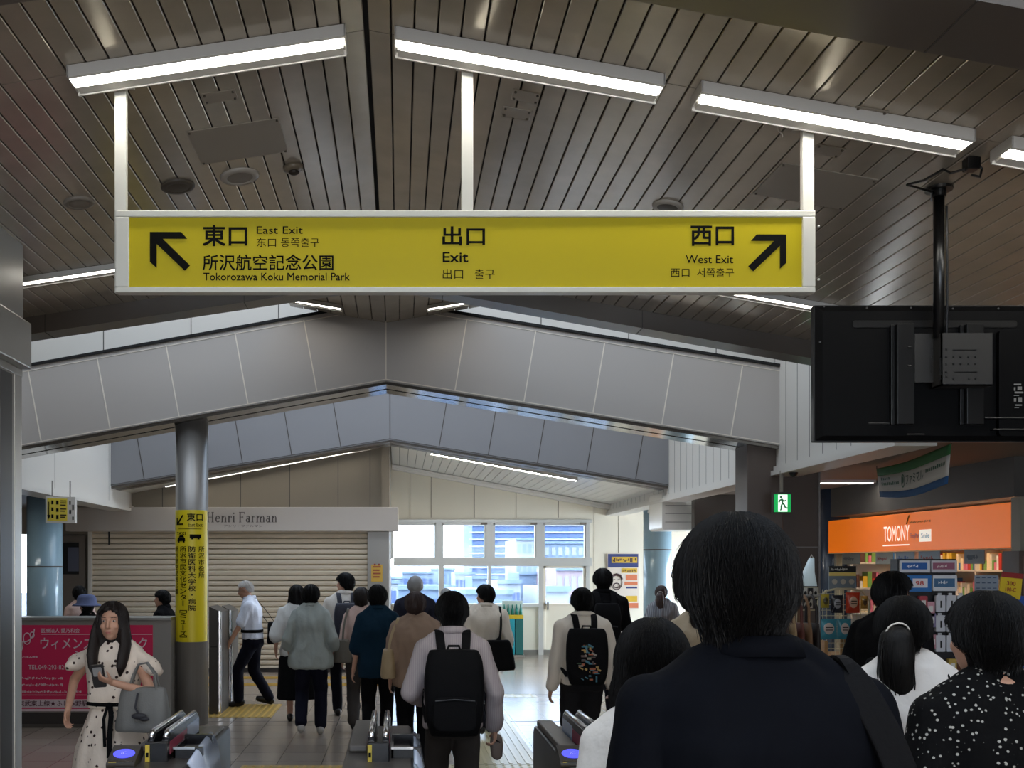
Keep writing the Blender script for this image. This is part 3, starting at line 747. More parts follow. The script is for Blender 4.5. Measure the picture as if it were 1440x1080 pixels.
for px, py in ((174, 270), (1150, 318), (1150, 393)): mb.cyl(S(px, py, YS + .03), S(px, py, YS + .03) + Vector((.008, 0, 0)), .005, seg=8)
obj('screw', mb, M['housing'], sg)
yo = YS + .012
def T(mb, s, x, yb_, w=None, h=None, bold=0, al='l'):
    text(mb, s, S(x, yb_, yo), None if w is None else w * yo / FOC, None if h is None else h * yo / FOC, bold=bold, align=al)
mb = MB()
T(mb, '東口', 285, 346.5, 63, 30, .022); T(mb, 'East Exit', 361, 329, 65, 10.5, .004); T(mb, '东口 동쪽출구', 361, 347.5, 88, 13)
T(mb, '所沢航空記念公園', 285, 380.5, 184, 22.5, .014); T(mb, 'Tokorozawa Koku Memorial Park', 286, 394.8, 206, 11, .010)
obj('lettering', mb, M['ink'], sg); mb = MB()
T(mb, '出口', 622, 345.5, 60, 27, .022); T(mb, 'Exit', 622.5, 369, 36, 14.5, .016); T(mb, '出口   출구', 622.5, 392.5, 73, 14)
obj('lettering', mb, M['ink'], sg); mb = MB()
T(mb, '西口', 971, 346, 61, 28.5, .022); T(mb, 'West Exit', 1031, 370.5, 67, 11.5, .002, 'r'); T(mb, '西口  서쪽출구', 1032, 390, 89, 13, 0, 'r')
obj('lettering', mb, M['ink'], sg)
# arrows, measured on the sign in pixels
def arrow(px, py, R):
    mb = MB(); kk = yo / FOC
    pts = [(px_, py_) for px_, py_ in R]
    # fan out concave outline as two convex pieces
    for poly in R:
        flat(mb, [((x - 0) * kk, (y - 0) * kk) for x, y in poly], S(px, py, yo), (1, 0, 0), (0, 0, 1))
    return mb
# left arrow: corner at (211, 326)
Lp = [[(0, 0), (0, -52), (0, -52), (9.5, -43), (9.5, 0)][0:2] + [(-0 + 9.5, -52 + 0), (9.5, -9.5)], ]
mbl = MB(); kk = yo / FOC; o = S(211, 326.5, yo)
def fl(mb, o, pts, sx=1): flat(mb, [(sx * x * kk, -y * kk) for x, y in (pts if sx > 0 else pts[::-1])], o, (1, 0, 0), (0, 0, 1))
HEADS = ([(0, 0), (44, 0), (52.5, 9.5), (9.5, 9.5)], [(0, 0), (9.5, 9.5), (9.5, 50.5), (0, 42)], [(9.5, 9.5), (18, 9.5), (56.5, 47), (49, 54.5), (9.5, 17)])
for h in HEADS: fl(mbl, o, h[::-1])
obj('arrow', mbl, M['ink'], sg)
mbr = MB(); o = S(1105.5, 330, yo)
for h in HEADS: fl(mbr, o, [(x * .95, y * .95) for x, y in h[::-1]], -1)
obj('arrow', mbr, M['ink'], sg)

# ---------------------------------------------------------------- television seen from behind
YT = 5.1
def V(px, py, y=YT): return P(px, py, y)
tv = thing('television', 'large black television seen from behind, hung on a black ceiling pole', 'television')
tb = mat('tv_black', (9, 9, 10), rough=.5, spec=.08, noise_=.05, nscale=80); tk = mat('tv_black_gloss', (8, 8, 9), rough=.3); tg = mat('mount_grey', (46, 45, 44), rough=.5, metal=.3)
x0, x1 = V(1146, 0).x, V(1496, 0).x; z0, z1 = V(0, 621).z, V(0, 428).z
mb = MB(); mb.rbox(((x0 + x1) / 2, YT + .035, (z0 + z1) / 2), (x1 - x0, .03, z1 - z0), .008)
obj('screen_housing', mb, tk, tv)
mb = MB()
cx, cz = (x0 + x1) / 2, (z0 + z1) / 2; w, h = (x1 - x0) / 2, (z1 - z0) / 2
mb.add([(cx - w + .008, YT + .02, cz - h + .006), (cx + w - .008, YT + .02, cz - h + .006), (cx + w - .008, YT + .02, cz + h - .006), (cx - w + .008, YT + .02, cz + h - .006),
        (cx - w + .04, YT, cz - h + .03), (cx + w - .04, YT, cz - h + .03), (cx + w - .04, YT, cz + h - .035), (cx - w + .04, YT, cz + h - .035)],
       [(4, 5, 6, 7), (0, 1, 5, 4), (1, 2, 6, 5), (2, 3, 7, 6), (3, 0, 4, 7)])
mb.rbox((V(1450, 0).x, YT - .012, V(0, 540).z), (.36, .03, V(0, 466).z - V(0, 615).z), .02)
mb.mat(1)
a, b = V(1199, 451), V(1430, 461); mb.rbox(((a.x + b.x) / 2, YT - .001, (a.z + b.z) / 2), (b.x - a.x, .006, a.z - b.z), .012)
for (px0, py0, px1, py1) in ((1221, 594, 1260, 597), (1275, 610, 1300, 612), (1380, 588, 1437, 590), (1392, 604, 1440, 606)):
    a, b = V(px0, py0), V(px1, py1); mb.bb(a.x, b.x, YT - .032 if px0 > 1370 else YT - .004, YT, b.z, a.z)
for px, py in ((1159, 431), (1219, 433), (1281, 433), (1340, 434), (1404, 434), (1153, 481), (1156, 562)):
    mb.cyl(V(px, py, YT + .03), V(px, py, YT + .005), .006, seg=10)
obj('back_cover', mb, [tb, tk], tv, bevel=.004)
mb = MB(); lt = mat('label_grey', (120, 120, 118))
for (px0, py0, px1, py1) in ((1421, 541, 1431, 543), (1422, 552, 1434, 554.5), (1421, 557, 1428, 558), (1421, 546, 1423, 551), (1426, 545, 1432, 550), (1421, 561, 1424, 566), (1427, 560, 1432, 567), (1423, 570, 1432, 572), (1422, 574, 1428, 575), (1436, 544, 1437, 575)):
    a, b = V(px0, py0), V(px1, py1); mb.bb(a.x, b.x, YT - .0295, YT - .028, b.z, a.z)
obj('rating_label', mb, lt, tv)
for px in (1268, 1365):
    a, b = V(px - 12, 458), V(px + 12, 598); mb = MB().bb(a.x, b.x, YT - .045, YT - .002, b.z, a.z); mb.bb(a.x - .02, a.x, YT - .02, YT - .002, b.z, a.z)
    for pz in (492, 518): mb.bb(a.x + .05, a.x + .07, YT - .05, YT - .04, V(0, pz).z, V(0, pz).z + .008)
    obj('mount_rail', mb, tk, tv, bevel=.003)
a, b = V(1306, 476), V(1376, 548)
mb = MB().bb(a.x, b.x, YT - .12, YT - .112, b.z, a.z); mb.bb(a.x, a.x + .006, YT - .12, YT - .03, b.z, a.z); mb.bb(a.x, b.x, YT - .12, YT - .03, b.z, b.z + .006)
mb.bb(V(1280, 0).x, V(1366, 0).x, YT - .045, YT - .03, V(0, 540).z, V(0, 472).z)
mb.mat(1); Yp = YT - .121
for (px0, py0, px1, py1) in ((1340, 491.5, 1373, 493), (1342, 522.5, 1374, 524), (1321, 503, 1323.5, 527)):
    c0, c1 = V(px0, py0, Yp), V(px1, py1, Yp); mb.bb(c0.x, c1.x, Yp - .001, Yp + .002, c1.z, c0.z)
for px, py in [(1311, y) for y in (491, 502, 512, 523, 533)] + [(1331, y) for y in (491, 502, 512, 523, 530)] + [(1341, y) for y in (502, 512, 533)] + [(1351, 502), (1351, 512), (1362, 502), (1362, 512), (1372, 502), (1372, 512), (1322, 533), (1363, 533), (1372, 533)]:
    c = V(px, py, Yp); mb.bb(c.x - .004, c.x + .004, Yp - .001, Yp + .002, c.z - .004, c.z + .004)
obj('mount_plate', mb, [tg, tk], tv)
xp = V(1318, 0, YT - .06).x
mb = MB(); mb.smooth = True; ztop = zc1(xp); mb.cyl((xp, YT - .075, V(0, 480).z), (xp, YT - .075, ztop), .026, seg=20)
obj('pole', mb, tk, tv)
mb = MB(); mb.smooth = False; mb.cyl((xp, YT - .075, ztop - .018), (xp, YT - .075, ztop - .004), .065, seg=24); mb.cyl((xp, YT - .075, ztop - .05), (xp, YT - .075, ztop - .018), .034, seg=20)
obj('ceiling_flange', mb, tk, tv)
mb = MB(); mb.tube([(xp + .03, YT - .09, V(0, 478).z), (xp + .034, YT - .09, ztop - .6), (xp + .031, YT - .09, ztop - .1)], .006, 6)
obj('power_cable', mb, tk, tv)
# junction box with cables beside the pole
c = P(1366, 222, on_ceiling(1366, 222, 1)); c.z -= .0
t = thing('cable_box', 'black cable box with looped cords on the planks above the television', 'cable box')
obj('casing', MB().rbox((c.x, c.y, c.z - .03), (.06, .05, .06), .008), tk, t)
mb = MB(); q = Vector((xp + .02, YT + .03, zc1(xp) - .03))
mb.tube([c + Vector((-.02, 0, -.05)), c + Vector((-.08, .03, -.06)), c + Vector((-.1, .06, -.03)), c + Vector((-.16, .12, -.06)), c + Vector((-.2, .2, -.05)), (q + c) / 2 + Vector((-.04, .1, -.02)), q], .006, 6)
mb.tube([c + Vector((.02, 0, -.02)), c + Vector((.05, 0, -.05)), c + Vector((.04, 0, -.09)), c + Vector((0, 0, -.08))], .006, 6)
obj('cord', mb, tk, t)

# ---------------------------------------------------------------- steel cabinet at the left edge
st = thing('steel_enclosure', 'brushed steel enclosure standing at the left edge of the picture', 'steel enclosure')
xu, xl = (45 - VX) * 6.5 / FOC, (31 - VX) * 6.5 / FOC
zA, zB, zC = P(0, 520, 6.5).z, P(0, 455, 6.5).z, P(0, 332, 6.5).z
dk = mat('steel_dark_gap', (46, 45, 43), rough=.4)
obj('hood', MB().bb(xu - .8, xu, 4.6, 6.5, zA, zB), M['softsteel'], st, bevel=.012)
obj('upper_box', MB().bb(xu - .8, xu - .045, 4.6, 6.47, zB, zC), M['softsteel'], st, bevel=.006)
obj('top_cap', MB().bb(xu - .82, xu - .02, 4.6, 6.5, zC, zC + .03), M['softsteel'], st, bevel=.004)
mb = MB().bb(xu - .8, xl - .005, 4.6, 6.38, 0, zA)
obj('side_panel', mb, M['steel'], st)
mb = MB().bb(xl - .03, xl, 6.38, 6.5, 0, zA); mb.bb(xl - .02, xl, 6.1, 6.14, 0, zA); mb.bb(xl - .02, xl + .004, 4.6, 6.5, zA - .05, zA)
obj('door_frame', mb, M['softsteel'], st, bevel=.004)
obj('dark_gap', MB().bb(xl - .012, xl - .002, 6.16, 6.34, .05, zA - .06), dk, st)

# ---------------------------------------------------------------- pillar wrap sign
def cylflat(mb, c, r, pts2, lift=.0015):
    """lettering (u along the arc from the side facing the viewer, z) wrapped round a pillar"""
    pass
def wrap(mb, c, r, vs, fs, lift=.003):
    out = []
    for v in vs:
        a = -math.pi / 2 + v[0] / r; l = lift + (v[2] if len(v) > 2 else 0)
        out.append((c[0] + (r + l) * math.cos(a), c[1] + (r + l) * math.sin(a), v[1]))
    mb.add(out, fs)
pc, pr_ = (-2.336, 11.2), .1815
Yc = 11.02; kz = Yc / FOC
def PZ(py): return EYE + (VY - py) * kz
ps = thing('pillar_sign', 'tall yellow sign wrapped round the steel pillar, with vertical black lettering', 'sign')
mb = MB(); z0, z1 = PZ(903), PZ(717)
aw = 1.35
rows = []
for z in (z0, z1): rows.append([(pc[0] + (pr_ + .0025) * math.cos(-math.pi / 2 + a), pc[1] + (pr_ + .0025) * math.sin(-math.pi / 2 + a), z) for a in [aw * (2 * i / 40 - 1) for i in range(41)]])
mb.smooth = True; mb.grid([[Vector(p) for p in r] for r in rows]); mb.smooth = False
ye2 = mat('pillar_sign_yellow', (226, 204, 30), rough=.4)
obj('yellow_wrap', mb, ye2, ps)
mb = MB()
def arcx(px): return pr_ * math.asin(max(-.999, min(.999, ((px - VX) * 11.1 / FOC - pc[0]) / pr_)))
def wtext(s, pxc, py_top, hpx, wpx, bold=.012):
    vs, fs = glyphs(s, bold)
    if not vs: return
    xs = [v[0] for v in vs]; ys = [v[1] for v in vs]; x0, x1, y0, y1 = min(xs), max(xs), min(ys), max(ys)
    u0 = arcx(pxc) - wpx * kz / 2; zt_ = PZ(py_top)
    wrap(mb, pc, pr_, [(u0 + (x - x0) / (x1 - x0) * wpx * kz, zt_ - (1 - (q[1] - y0) / (y1 - y0)) * hpx * kz, q[2] if len(q) > 2 else 0) for q in vs for x in (q[0],)], fs, .0095)
def wbox(pts):
    (a, b, c, d), n = [Vector(p) for p in pts], 6; V_ = []
    for i in range(n + 1):
        for j in range(n + 1): p = a.lerp(b, i / n).lerp(d.lerp(c, i / n), j / n); V_.append((arcx(p.x), PZ(p.y)))
    m_ = n + 1; wrap(mb, pc, pr_, V_, [(m_ * i + j, m_ * i + m_ + j, m_ * i + m_ + j + 1, m_ * i + j + 1) for i in range(n) for j in range(n)], .006)
wtext('東口', 276, 721.5, 11, 22, .02); wtext('East Exit', 276.5, 735.5, 5, 20)
for poly in ([(249.5, 738), (249.5, 728), (251.5, 728), (251.5, 736)], [(249.5, 738), (251.5, 736), (260, 736), (260, 738)], [(250, 736.5), (258.5, 724), (260.5, 724.8), (252, 738)]): wbox(poly[::-1])
wbox([(247, 744), (290, 744), (290, 743.3), (247, 743.3)])
wtext('TAXI', 256.5, 748, 4.5, 15, .02)
# taxi and bus pictograms
for poly in ([(251, 761), (251.4, 756.4), (262.6, 756.4), (263, 761)], [(253, 756), (254.5, 752.8), (260, 752.8), (261.5, 756)], [(252, 763), (252, 761), (254.5, 761), (254.5, 763)], [(259.5, 763), (259.5, 761), (262, 761), (262, 763)],
             [(269, 757), (269, 751.5), (283.5, 751.5), (283.5, 757)], [(271, 758.6), (271, 757), (273.5, 757), (273.5, 758.6)], [(279, 758.6), (279, 757), (281.5, 757), (281.5, 758.6)]): wbox(poly)
def vert(s, pxc, py0, pitch, wpx, hpx, bold=.014):
    for i, ch in enumerate(s):
        h_, w_ = hpx, wpx
        dy = 0
        if ch == '・': h_, w_ = 2, 2; dy = hpx * .4
        if ch == 'ー':
            uc = arcx(pxc); zc = PZ(py0 + pitch * i + hpx / 2); wrap(mb, pc, pr_, [(uc - .006, zc - hpx * kz / 2), (uc + .006, zc - hpx * kz / 2), (uc + .006, zc + hpx * kz / 2), (uc - .006, zc + hpx * kz / 2)], [(0, 1, 2, 3)], .0095); continue
        if ch in '[]':
            uc = arcx(pxc); zc = PZ(py0 + pitch * i + (hpx * .8 if ch == '[' else 1)); sgn = -1 if ch == '[' else 1
            for (ua, ub, za, zb) in ((-.045, .045, 0, .008), (-.045, -.037, 0, sgn * .025), (.037, .045, 0, sgn * .025)):
                q = sorted((zc + za, zc + zb)); wrap(mb, pc, pr_, [(uc + ua, q[0]), (uc + ub, q[0]), (uc + ub, q[1]), (uc + ua, q[1])], [(0, 1, 2, 3)], .0095)
            continue
        if ch in 'ュッ': w_ *= .75; h_ *= .7; dy = hpx * .3
        wtext(ch, pxc, py0 + pitch * i + dy, h_, w_, bold)
vert('所沢市役所', 283.5, 768, 9.2, 9, 8); vert('防衛医科大学校・病院', 272, 768, 9.2, 10, 8.2); vert('所沢市民文化センター[ミューズ]', 260, 768, 8.5, 10, 7.6); vert('所沢航空記念公園', 250, 768, 8.6, 8, 7.6)
obj('lettering', mb, M['ink'], ps)

# ---------------------------------------------------------------- barrier with the crimson poster
YB = 10.9
def B(px, py, y=YB): return P(px, py, y)
bw = thing('barrier_counter', 'grey barrier panel behind the woman in the dress, carrying a crimson poster', 'barrier')
bx0, bx1 = -5.0, B(243, 0).x - .02; bz = B(0, 872).z
obj('board', MB().bb(bx0, bx1, YB, YB + .3, .09, bz), mat('barrier_grey', (138, 134, 130), rough=.4), bw, bevel=.004)
obj('kick_plate', MB().bb(bx0, bx1, YB + .02, YB + .28, 0, .09), mat('barrier_kick', (92, 88, 84), rough=.4), bw)
obj('dark_band', MB().bb(bx0, bx1 - .6, YB - .004, YB + .01, B(0, 1018).z, B(0, 1002).z), mat('barrier_band', (52, 48, 46), rough=.4), bw)
obj('top_rail', MB().bb(bx0, bx1, YB - .015, YB + .315, bz, bz + .03), M['softsteel'], bw, bevel=.004)
po = thing('crimson_poster', 'wide crimson advertising poster with white lettering on the barrier panel', 'poster')
cx0, cx1 = -4.75, B(215, 0).x
yp = YB - .007
mb = MB().bb(cx0, cx1, YB - .006, YB - .001, B(0, 1000).z, B(0, 879).z)
obj('sheet', mb, mat('poster_crimson', (206, 30, 84), rough=.5), po)
mb = MB()
def pb(px0, py0, px1, py1, d=.0): mb.bb(B(px0, 0, yp).x, B(px1, 0, yp).x, yp - .0015 - d, yp + .002, B(0, py1, yp).z, B(0, py0, yp).z)
pb(-35, 983.5, 214, 995); pb(-35, 997, 214, 1000); pb(58, 892, 214, 892.5); pb(24, 977, 214, 977.8); pb(124, 952, 212, 958)
def tp(s, px, py, w, h, bold=.006): text(mb, s, B(px, py, yp), w * yp / FOC, h * yp / FOC, bold=bold, lift=.0025)
tp('医療法人 愛乃和会', 58, 890, 54, 6.5, .012); tp('ウィメンズクリニック', 57, 913, 150, 17, .006); tp('ふじみ野', 100, 929, 66, 14, .006)
tp('TEL.049-293-8210', 40, 941.5, 58, 6.5, .004); bars(mb, B(25, 926, yp), 28 * yp / FOC, 3.6 * yp / FOC, 9, seed=3)
bars(mb, B(25, 956, yp), 64 * yp / FOC, 4.5 * yp / FOC, 16, seed=4); bars(mb, B(25, 965, yp), 64 * yp / FOC, 4 * yp / FOC, 16, seed=5)
bars(mb, B(25, 975, yp), 90 * yp / FOC, 4 * yp / FOC, 22, seed=6)
# looping white emblem
mb.tube([B(24 + t * 23 + 3 * math.sin(t * 9), 918 - 30 * t + 4 * math.cos(t * 9), yp - .003) for t in [i / 24 for i in range(25)]], .006, 5)
mb.tube([B(38 + 5 * math.cos(t), 898 + 8 * math.sin(t), yp - .003) for t in [i * .35 for i in range(19)]], .005, 5)
mb.tube([B(45 + 3 * math.cos(t), 893 + 4 * math.sin(t), yp - .003) for t in [i * .35 for i in range(19)]], .005, 5)
obj('white_print', mb, mat('poster_white', (214, 196, 202), rough=.5), po)
mb = MB(); text(mb, '東武東上線★ふじみ野駅西口より', B(26, 993, yp), 132 * yp / FOC, 8 * yp / FOC, bold=.012, lift=.004)
mb.bb(B(103, 0).x, B(122, 0).x, yp - .003, yp, B(0, 942, yp).z, B(0, 934, yp).z)
obj('dark_print', mb, mat('poster_dark', (78, 14, 40), rough=.5), po)
mb = MB(); text(mb, 'https://', B(104.5, 940, yp), 16 * yp / FOC, 4.5 * yp / FOC, lift=.0095); obj('web_address', mb, bpy.data.materials['poster_white'], po)

# steel posts right of the pillar
def post(name, label, px0, px1, pt0, pt1, pb_, Y):
    x0, x1 = (px0 - VX) * Y / FOC, (px1 - VX) * Y / FOC
    t = thing(name, label, 'barrier post'); r = (x1 - x0) / 2
    mb = MB(); L = .55
    zt0, zt1 = P(0, pt0, Y).z, P(0, pt1, Y).z
    # slab with a rounded right edge and a slanting top
    prof = [(x0, Y), (x1 - .03, Y), (x1 - .008, Y + .012), (x1, Y + .035), (x1, Y + L - .035), (x1 - .03, Y + L), (x0, Y + L)]
    n = len(prof)
    mb.add([(x, y, 0) for x, y in prof] + [(x, y, zt0 + (zt1 - zt0) * (x - x0) / (x1 - x0)) for x, y in prof], [tuple(range(n))[::-1], tuple(range(n, 2 * n))] + [(i, (i + 1) % n, n + (i + 1) % n, n + i) for i in range(n)])
    obj('panel', mb, mat('post_grey', (88, 84, 80), rough=.35, metal=.4), t)
    obj('edge_strip', MB().cyl((x1 - .022, Y - .004, 0), (x1 - .022, Y - .004, (zt0 + zt1) / 2 - .02), .022, seg=16), M['chrome'], t)
    mb = MB().bb(x0 + .02, x1 - .05, Y - .006, Y, .8, .81); obj('slot', mb, M['black'], t)
post('barrier_post', 'grey steel barrier post with slanting top, nearer the yellow pillar', 294, 311, 853, 861, 1003, 11.9)
post('barrier_post', 'grey steel barrier post with slanting top, nearer the white haired man', 312, 326, 852, 860, 998, 12.6)
t = thing('guide_pole', 'thin steel pole with a red sticker, close beside the yellow pillar', 'pole')
x = (291 - VX) * 11.35 / FOC
mb = MB(); mb.smooth = True; mb.cyl((x, 11.35, 0), (x, 11.35, 1.25), .018, seg=14); obj('tube', mb, M['steel'], t)
obj('sticker', MB().cyl((x, 11.35, P(0, 880, 11.35).z), (x, 11.35, P(0, 872, 11.35).z), .0195, seg=14), mat('sticker_red', (196, 60, 66)), t)
obj('cap', MB().cyl((x, 11.35, 1.25), (x, 11.35, 1.28), .02, .012, seg=14), M['white'], t)

# small hanging sign on the left
t = thing('hanging_sign', 'small yellow and white pictogram sign hung before the pale blue column', 'sign')
Yh = 12.4
a, b, c, d = P(64, 698, Yh), P(102, 706, Yh + .0), P(102, 740, Yh), P(64, 735, Yh)
w = b.x - a.x
xr = Vector((w, .12, 0)).normalized()
def HP(u, v, off=0): return a + xr * (u * w * 1.05) + Vector((0, 0, -v * (a.z - d.z))) + Vector((0, -off, 0))
mb = MB().prism([HP(0, 0), HP(1, 0), HP(1, 1), HP(0, 1)][::-1], (0, .06, 0)); obj('casing', mb, M['white'], t)
mb = MB().prism([HP(.06, .07, .004), HP(.73, .07, .004), HP(.73, .93, .004), HP(.06, .93, .004)][::-1], (0, .003, 0)); obj('yellow_face', mb, ye2, t)
mb = MB()
for (u0, v0, u1, v1) in ((.1, .2, .13, .75), (.2, .15, .27, .3), (.2, .42, .27, .55), (.2, .68, .27, .82), (.36, .15, .44, .3), (.36, .45, .44, .58), (.36, .7, .44, .86), (.5, .14, .7, .18), (.5, .22, .7, .26), (.5, .3, .68, .34), (.5, .45, .7, .49), (.5, .53, .66, .57), (.5, .68, .7, .72), (.5, .76, .66, .8), (.8, .15, .85, .3), (.9, .3, .95, .5), (.8, .5, .86, .66), (.9, .75, .95, .88)):
    mb.prism([HP(u0, v0, .007), HP(u1, v0, .007), HP(u1, v1, .007), HP(u0, v1, .007)][::-1], (0, .003, 0))
mb.prism([HP(.06, .7, .007), HP(.17, .7, .007), HP(.115, .88, .007)][::-1], (0, .003, 0))
obj('pictograms', mb, M['ink'], t)
mb = MB()
for u in (.2, .8): mb.cyl(HP(u, 0, -.03), HP(u, 0, -.03) + Vector((0, 0, .2)), .01, seg=8)
obj('hanger', mb, M['steel'], t)

# ---------------------------------------------------------------- tactile paving
tym = mat('tactile_yellow', (188, 152, 70), rough=.5)
def tactile(name, label, x0, x1, y0, y1, bars='y', pitch=.075):
    mb = MB().bb(x0, x1, y0, y1, .0, .002)
    mb.mat(1)
    if bars == 'y':
        x = x0 + pitch / 2
        while x < x1: mb.bb(x - .0135, x + .0135, y0 + .012, y1 - .012, .002, .007); x += pitch
    elif bars == 'x':
        y = y0 + pitch / 2
        while y < y1: mb.bb(x0 + .012, x1 - .012, y - .0135, y + .0135, .002, .007); y += pitch
    else:
        x = x0 + pitch / 2
        while x < x1:
            y = y0 + pitch / 2
            while y < y1: mb.tube([(x, y, .002), (x, y, .006), (x, y, .0075)], [.018, .013, .009], 6); y += pitch
            x += pitch
    return struct(name, mb, [mat('tactile_base', (160, 132, 66), rough=.55), tym] if 'pale' not in label else [mat('tactile_glare', (196, 186, 150), rough=.3), mat('tactile_glare_bar', (206, 196, 160), rough=.3)])  # pale set: yellow paving with the window glare put into its colour
tactile('floor_tactile', 'yellow', -2.4, -1.5, 11.65, 12.75, 'y')
tactile('floor_tactile_band', 'yellow', -4.4, -.3, 14.7, 15.0, 'x')
tactile('floor_tactile_band', 'yellow', -4.4, -.3, 15.6, 15.9, 'x')
tactile('floor_tactile_path', 'pale', .66, 1.26, 8.9, 13.4, 'y', .075)
tactile('floor_tactile_warning', 'pale', .66, 1.86, 13.42, 13.72, 'dots', .12)
tactile('floor_tactile_warning', 'pale', .36, 1.26, 8.28, 8.88, 'dots', .075)
tactile('floor_tactile_gate', 'yellow', -1.4, -.45, 8.55, 8.85, 'dots', .075)
# metal joint strips in the floor
mb = MB()
for y in (11.35, 13.74, 17.55): mb.bb(-4.3, 6, y, y + .012, 0, .0015)
struct('floor_joint', mb, M['dseam'])

# ---------------------------------------------------------------- ticket gates
gd = mat('gate_dark', (62, 58, 55), rough=.35, spec=.5); gm = mat('gate_mid', (96, 91, 86), rough=.4); gk = mat('gate_black', (20, 20, 24), rough=.25)
pk = mat('gate_pink', (150, 62, 84), rough=.4); blu = mat('reader_blue', (60, 60, 220), rough=.3, emit=(80, 84, 255), estr=.22)
gl_ = mat('flap_acrylic', (186, 198, 220), rough=.12, spec=.8)
def ticket_gate(cx, label, reader=True):
    t = thing('ticket_gate', label, 'ticket gate', 'ticket gates across the concourse')
    zt = .86
    mb = MB()   # body: long cabinet with sloping ends
    mb.prism([(cx - .165, 3.9, 0), (cx - .165, 5.75, 0), (cx - .165, 5.75, zt - .04), (cx - .165, 5.71, zt), (cx - .165, 4.0, zt), (cx - .165, 3.9, zt - .1)], (.33, 0, 0))
    obj('cabinet', mb, gd, t, bevel=.012)
    mb = MB().bb(cx - .15, cx - .06, 4.9, 5.7, zt, zt + .035); mb.bb(cx + .06, cx + .155, 4.95, 5.6, zt, zt + .02)
    obj('top_cover', mb, gm, t, bevel=.008)
    for s in (-1, 1):
        f = []
        x = cx + s * .034
        prof = [(4.68, zt - .02), (5.42, zt - .02), (5.42, .955), (5.36, .985), (4.74, .985), (4.69, .95)]
        mb = MB().prism([(x - .016, y, z) for y, z in prof], (.032, 0, 0))
        fin = obj('fin', mb, gk, t, bevel=.004)
        mb = MB(); mb.smooth = True; mb.tube([(x, 4.70, .965), (x, 4.74, .99), (x, 5.36, .99), (x, 5.41, .965)], .013, 12)
        obj('chrome_rail', mb, M['chrome'], fin)
        mb = MB().bb(x + s * .0165 - .001, x + s * .0165 + .001, 4.72, 5.1, .885, .945); obj('pink_stripe', mb, pk, fin)
        mb = MB().bb(x + s * .0165 - .001, x + s * .0165 + .001, 5.12, 5.4, .88, .955); obj('clear_window', mb, gl_, fin)
    mb = MB().bb(cx - .052, cx + .052, 4.66, 4.69, zt - .3, .95); obj('end_post', mb, gk, t, bevel=.006)
    mb = MB().bb(cx - .05, cx - .03, 4.654, 4.66, zt - .25, .94); ys_ = obj('yellow_strip', mb, mat('gate_yellow', (214, 186, 60), rough=.4), t)
    mb = MB()
    for q in range(7): mb.bb(cx - .046, cx - .034, 4.652, 4.655, zt - .23 + q * .042, zt - .23 + q * .042 + .022)
    obj('strip_print', mb, M['ink'], ys_)
    if reader: card_reader(t, cx, zt)
    # ticket tray and flap on the other side
    ticket_tray(t, cx, zt)
    return t
def card_reader(t, cx, zt):
    # card reader: tilted block with a lit blue oval
    R = rotm('X', math.radians(24)); c = Vector((cx - .135, 4.62, zt + .02))
    rd = obj('card_reader', MB().rbox(c, (.13, .16, .06), .012, R, axis='x'), gd, t)
    mb = MB(); n = 28
    mb.prism([c + R @ Vector((.05 * math.cos(2 * math.pi * i / n), .036 * math.sin(2 * math.pi * i / n), .031)) for i in range(n)], R @ Vector((0, 0, .002)))
    obj('blue_oval', mb, blu, rd)
    mb = MB(); q = c + R @ Vector((0, 0, .034)); text(mb, 'IC', q + R @ Vector((-.012, -.01, 0)), .024, .02, xd=R @ Vector((1, 0, 0)), yd=R @ Vector((0, 1, 0)), lift=.0015); obj('lettering', mb, M['white'], rd)
    obj('reader_rim', MB().box(c + R @ Vector((0, -.066, .033)), (.11, .01, .006), R), M['chrome'], rd)
    obj('yellow_plate', MB().bb(cx - .2, cx - .065, 4.5, 4.53, zt - .05, zt - .01), bpy.data.materials['gate_yellow'], t)
def ticket_tray(t, cx, zt):
    mb = MB().bb(cx + .06, cx + .2, 4.75, 4.78, zt - .02, zt + .05); mb.bb(cx + .06, cx + .2, 5.0, 5.03, zt - .02, zt + .07); mb.bb(cx + .06, cx + .07, 4.75, 5.03, zt - .02, zt + .05)
    obj('ticket_tray', mb, gk, t)
    obj('tray_lip', MB().bb(cx + .06, cx + .165, 4.735, 4.75, zt + .045, zt + .055), M['chrome'], t)
    mb = MB(); mb.smooth = True
    rows = [[Vector((cx + .17 + .06 * math.sin(a), y, zt + .07 - .28 * (1 - math.cos(a)) - dz)) for a in [i * .2 for i in range(8)]] for y, dz in ((4.55, .05), (4.8, .02), (5.1, 0))]
    mb.grid(rows); o = obj('flap_guard', mb, gl_, t); so = o.modifiers.new('s', 'SOLIDIFY'); so.thickness = .012
    return t
ticket_gate(-1.14, 'ticket gate with a blue card reader, beside the woman in the dress')
ticket_gate(-.10, 'ticket gate just left of the man with the plain black backpack', False)
ticket_gate(.935, 'ticket gate with a blue card reader, left of the bob haired woman')
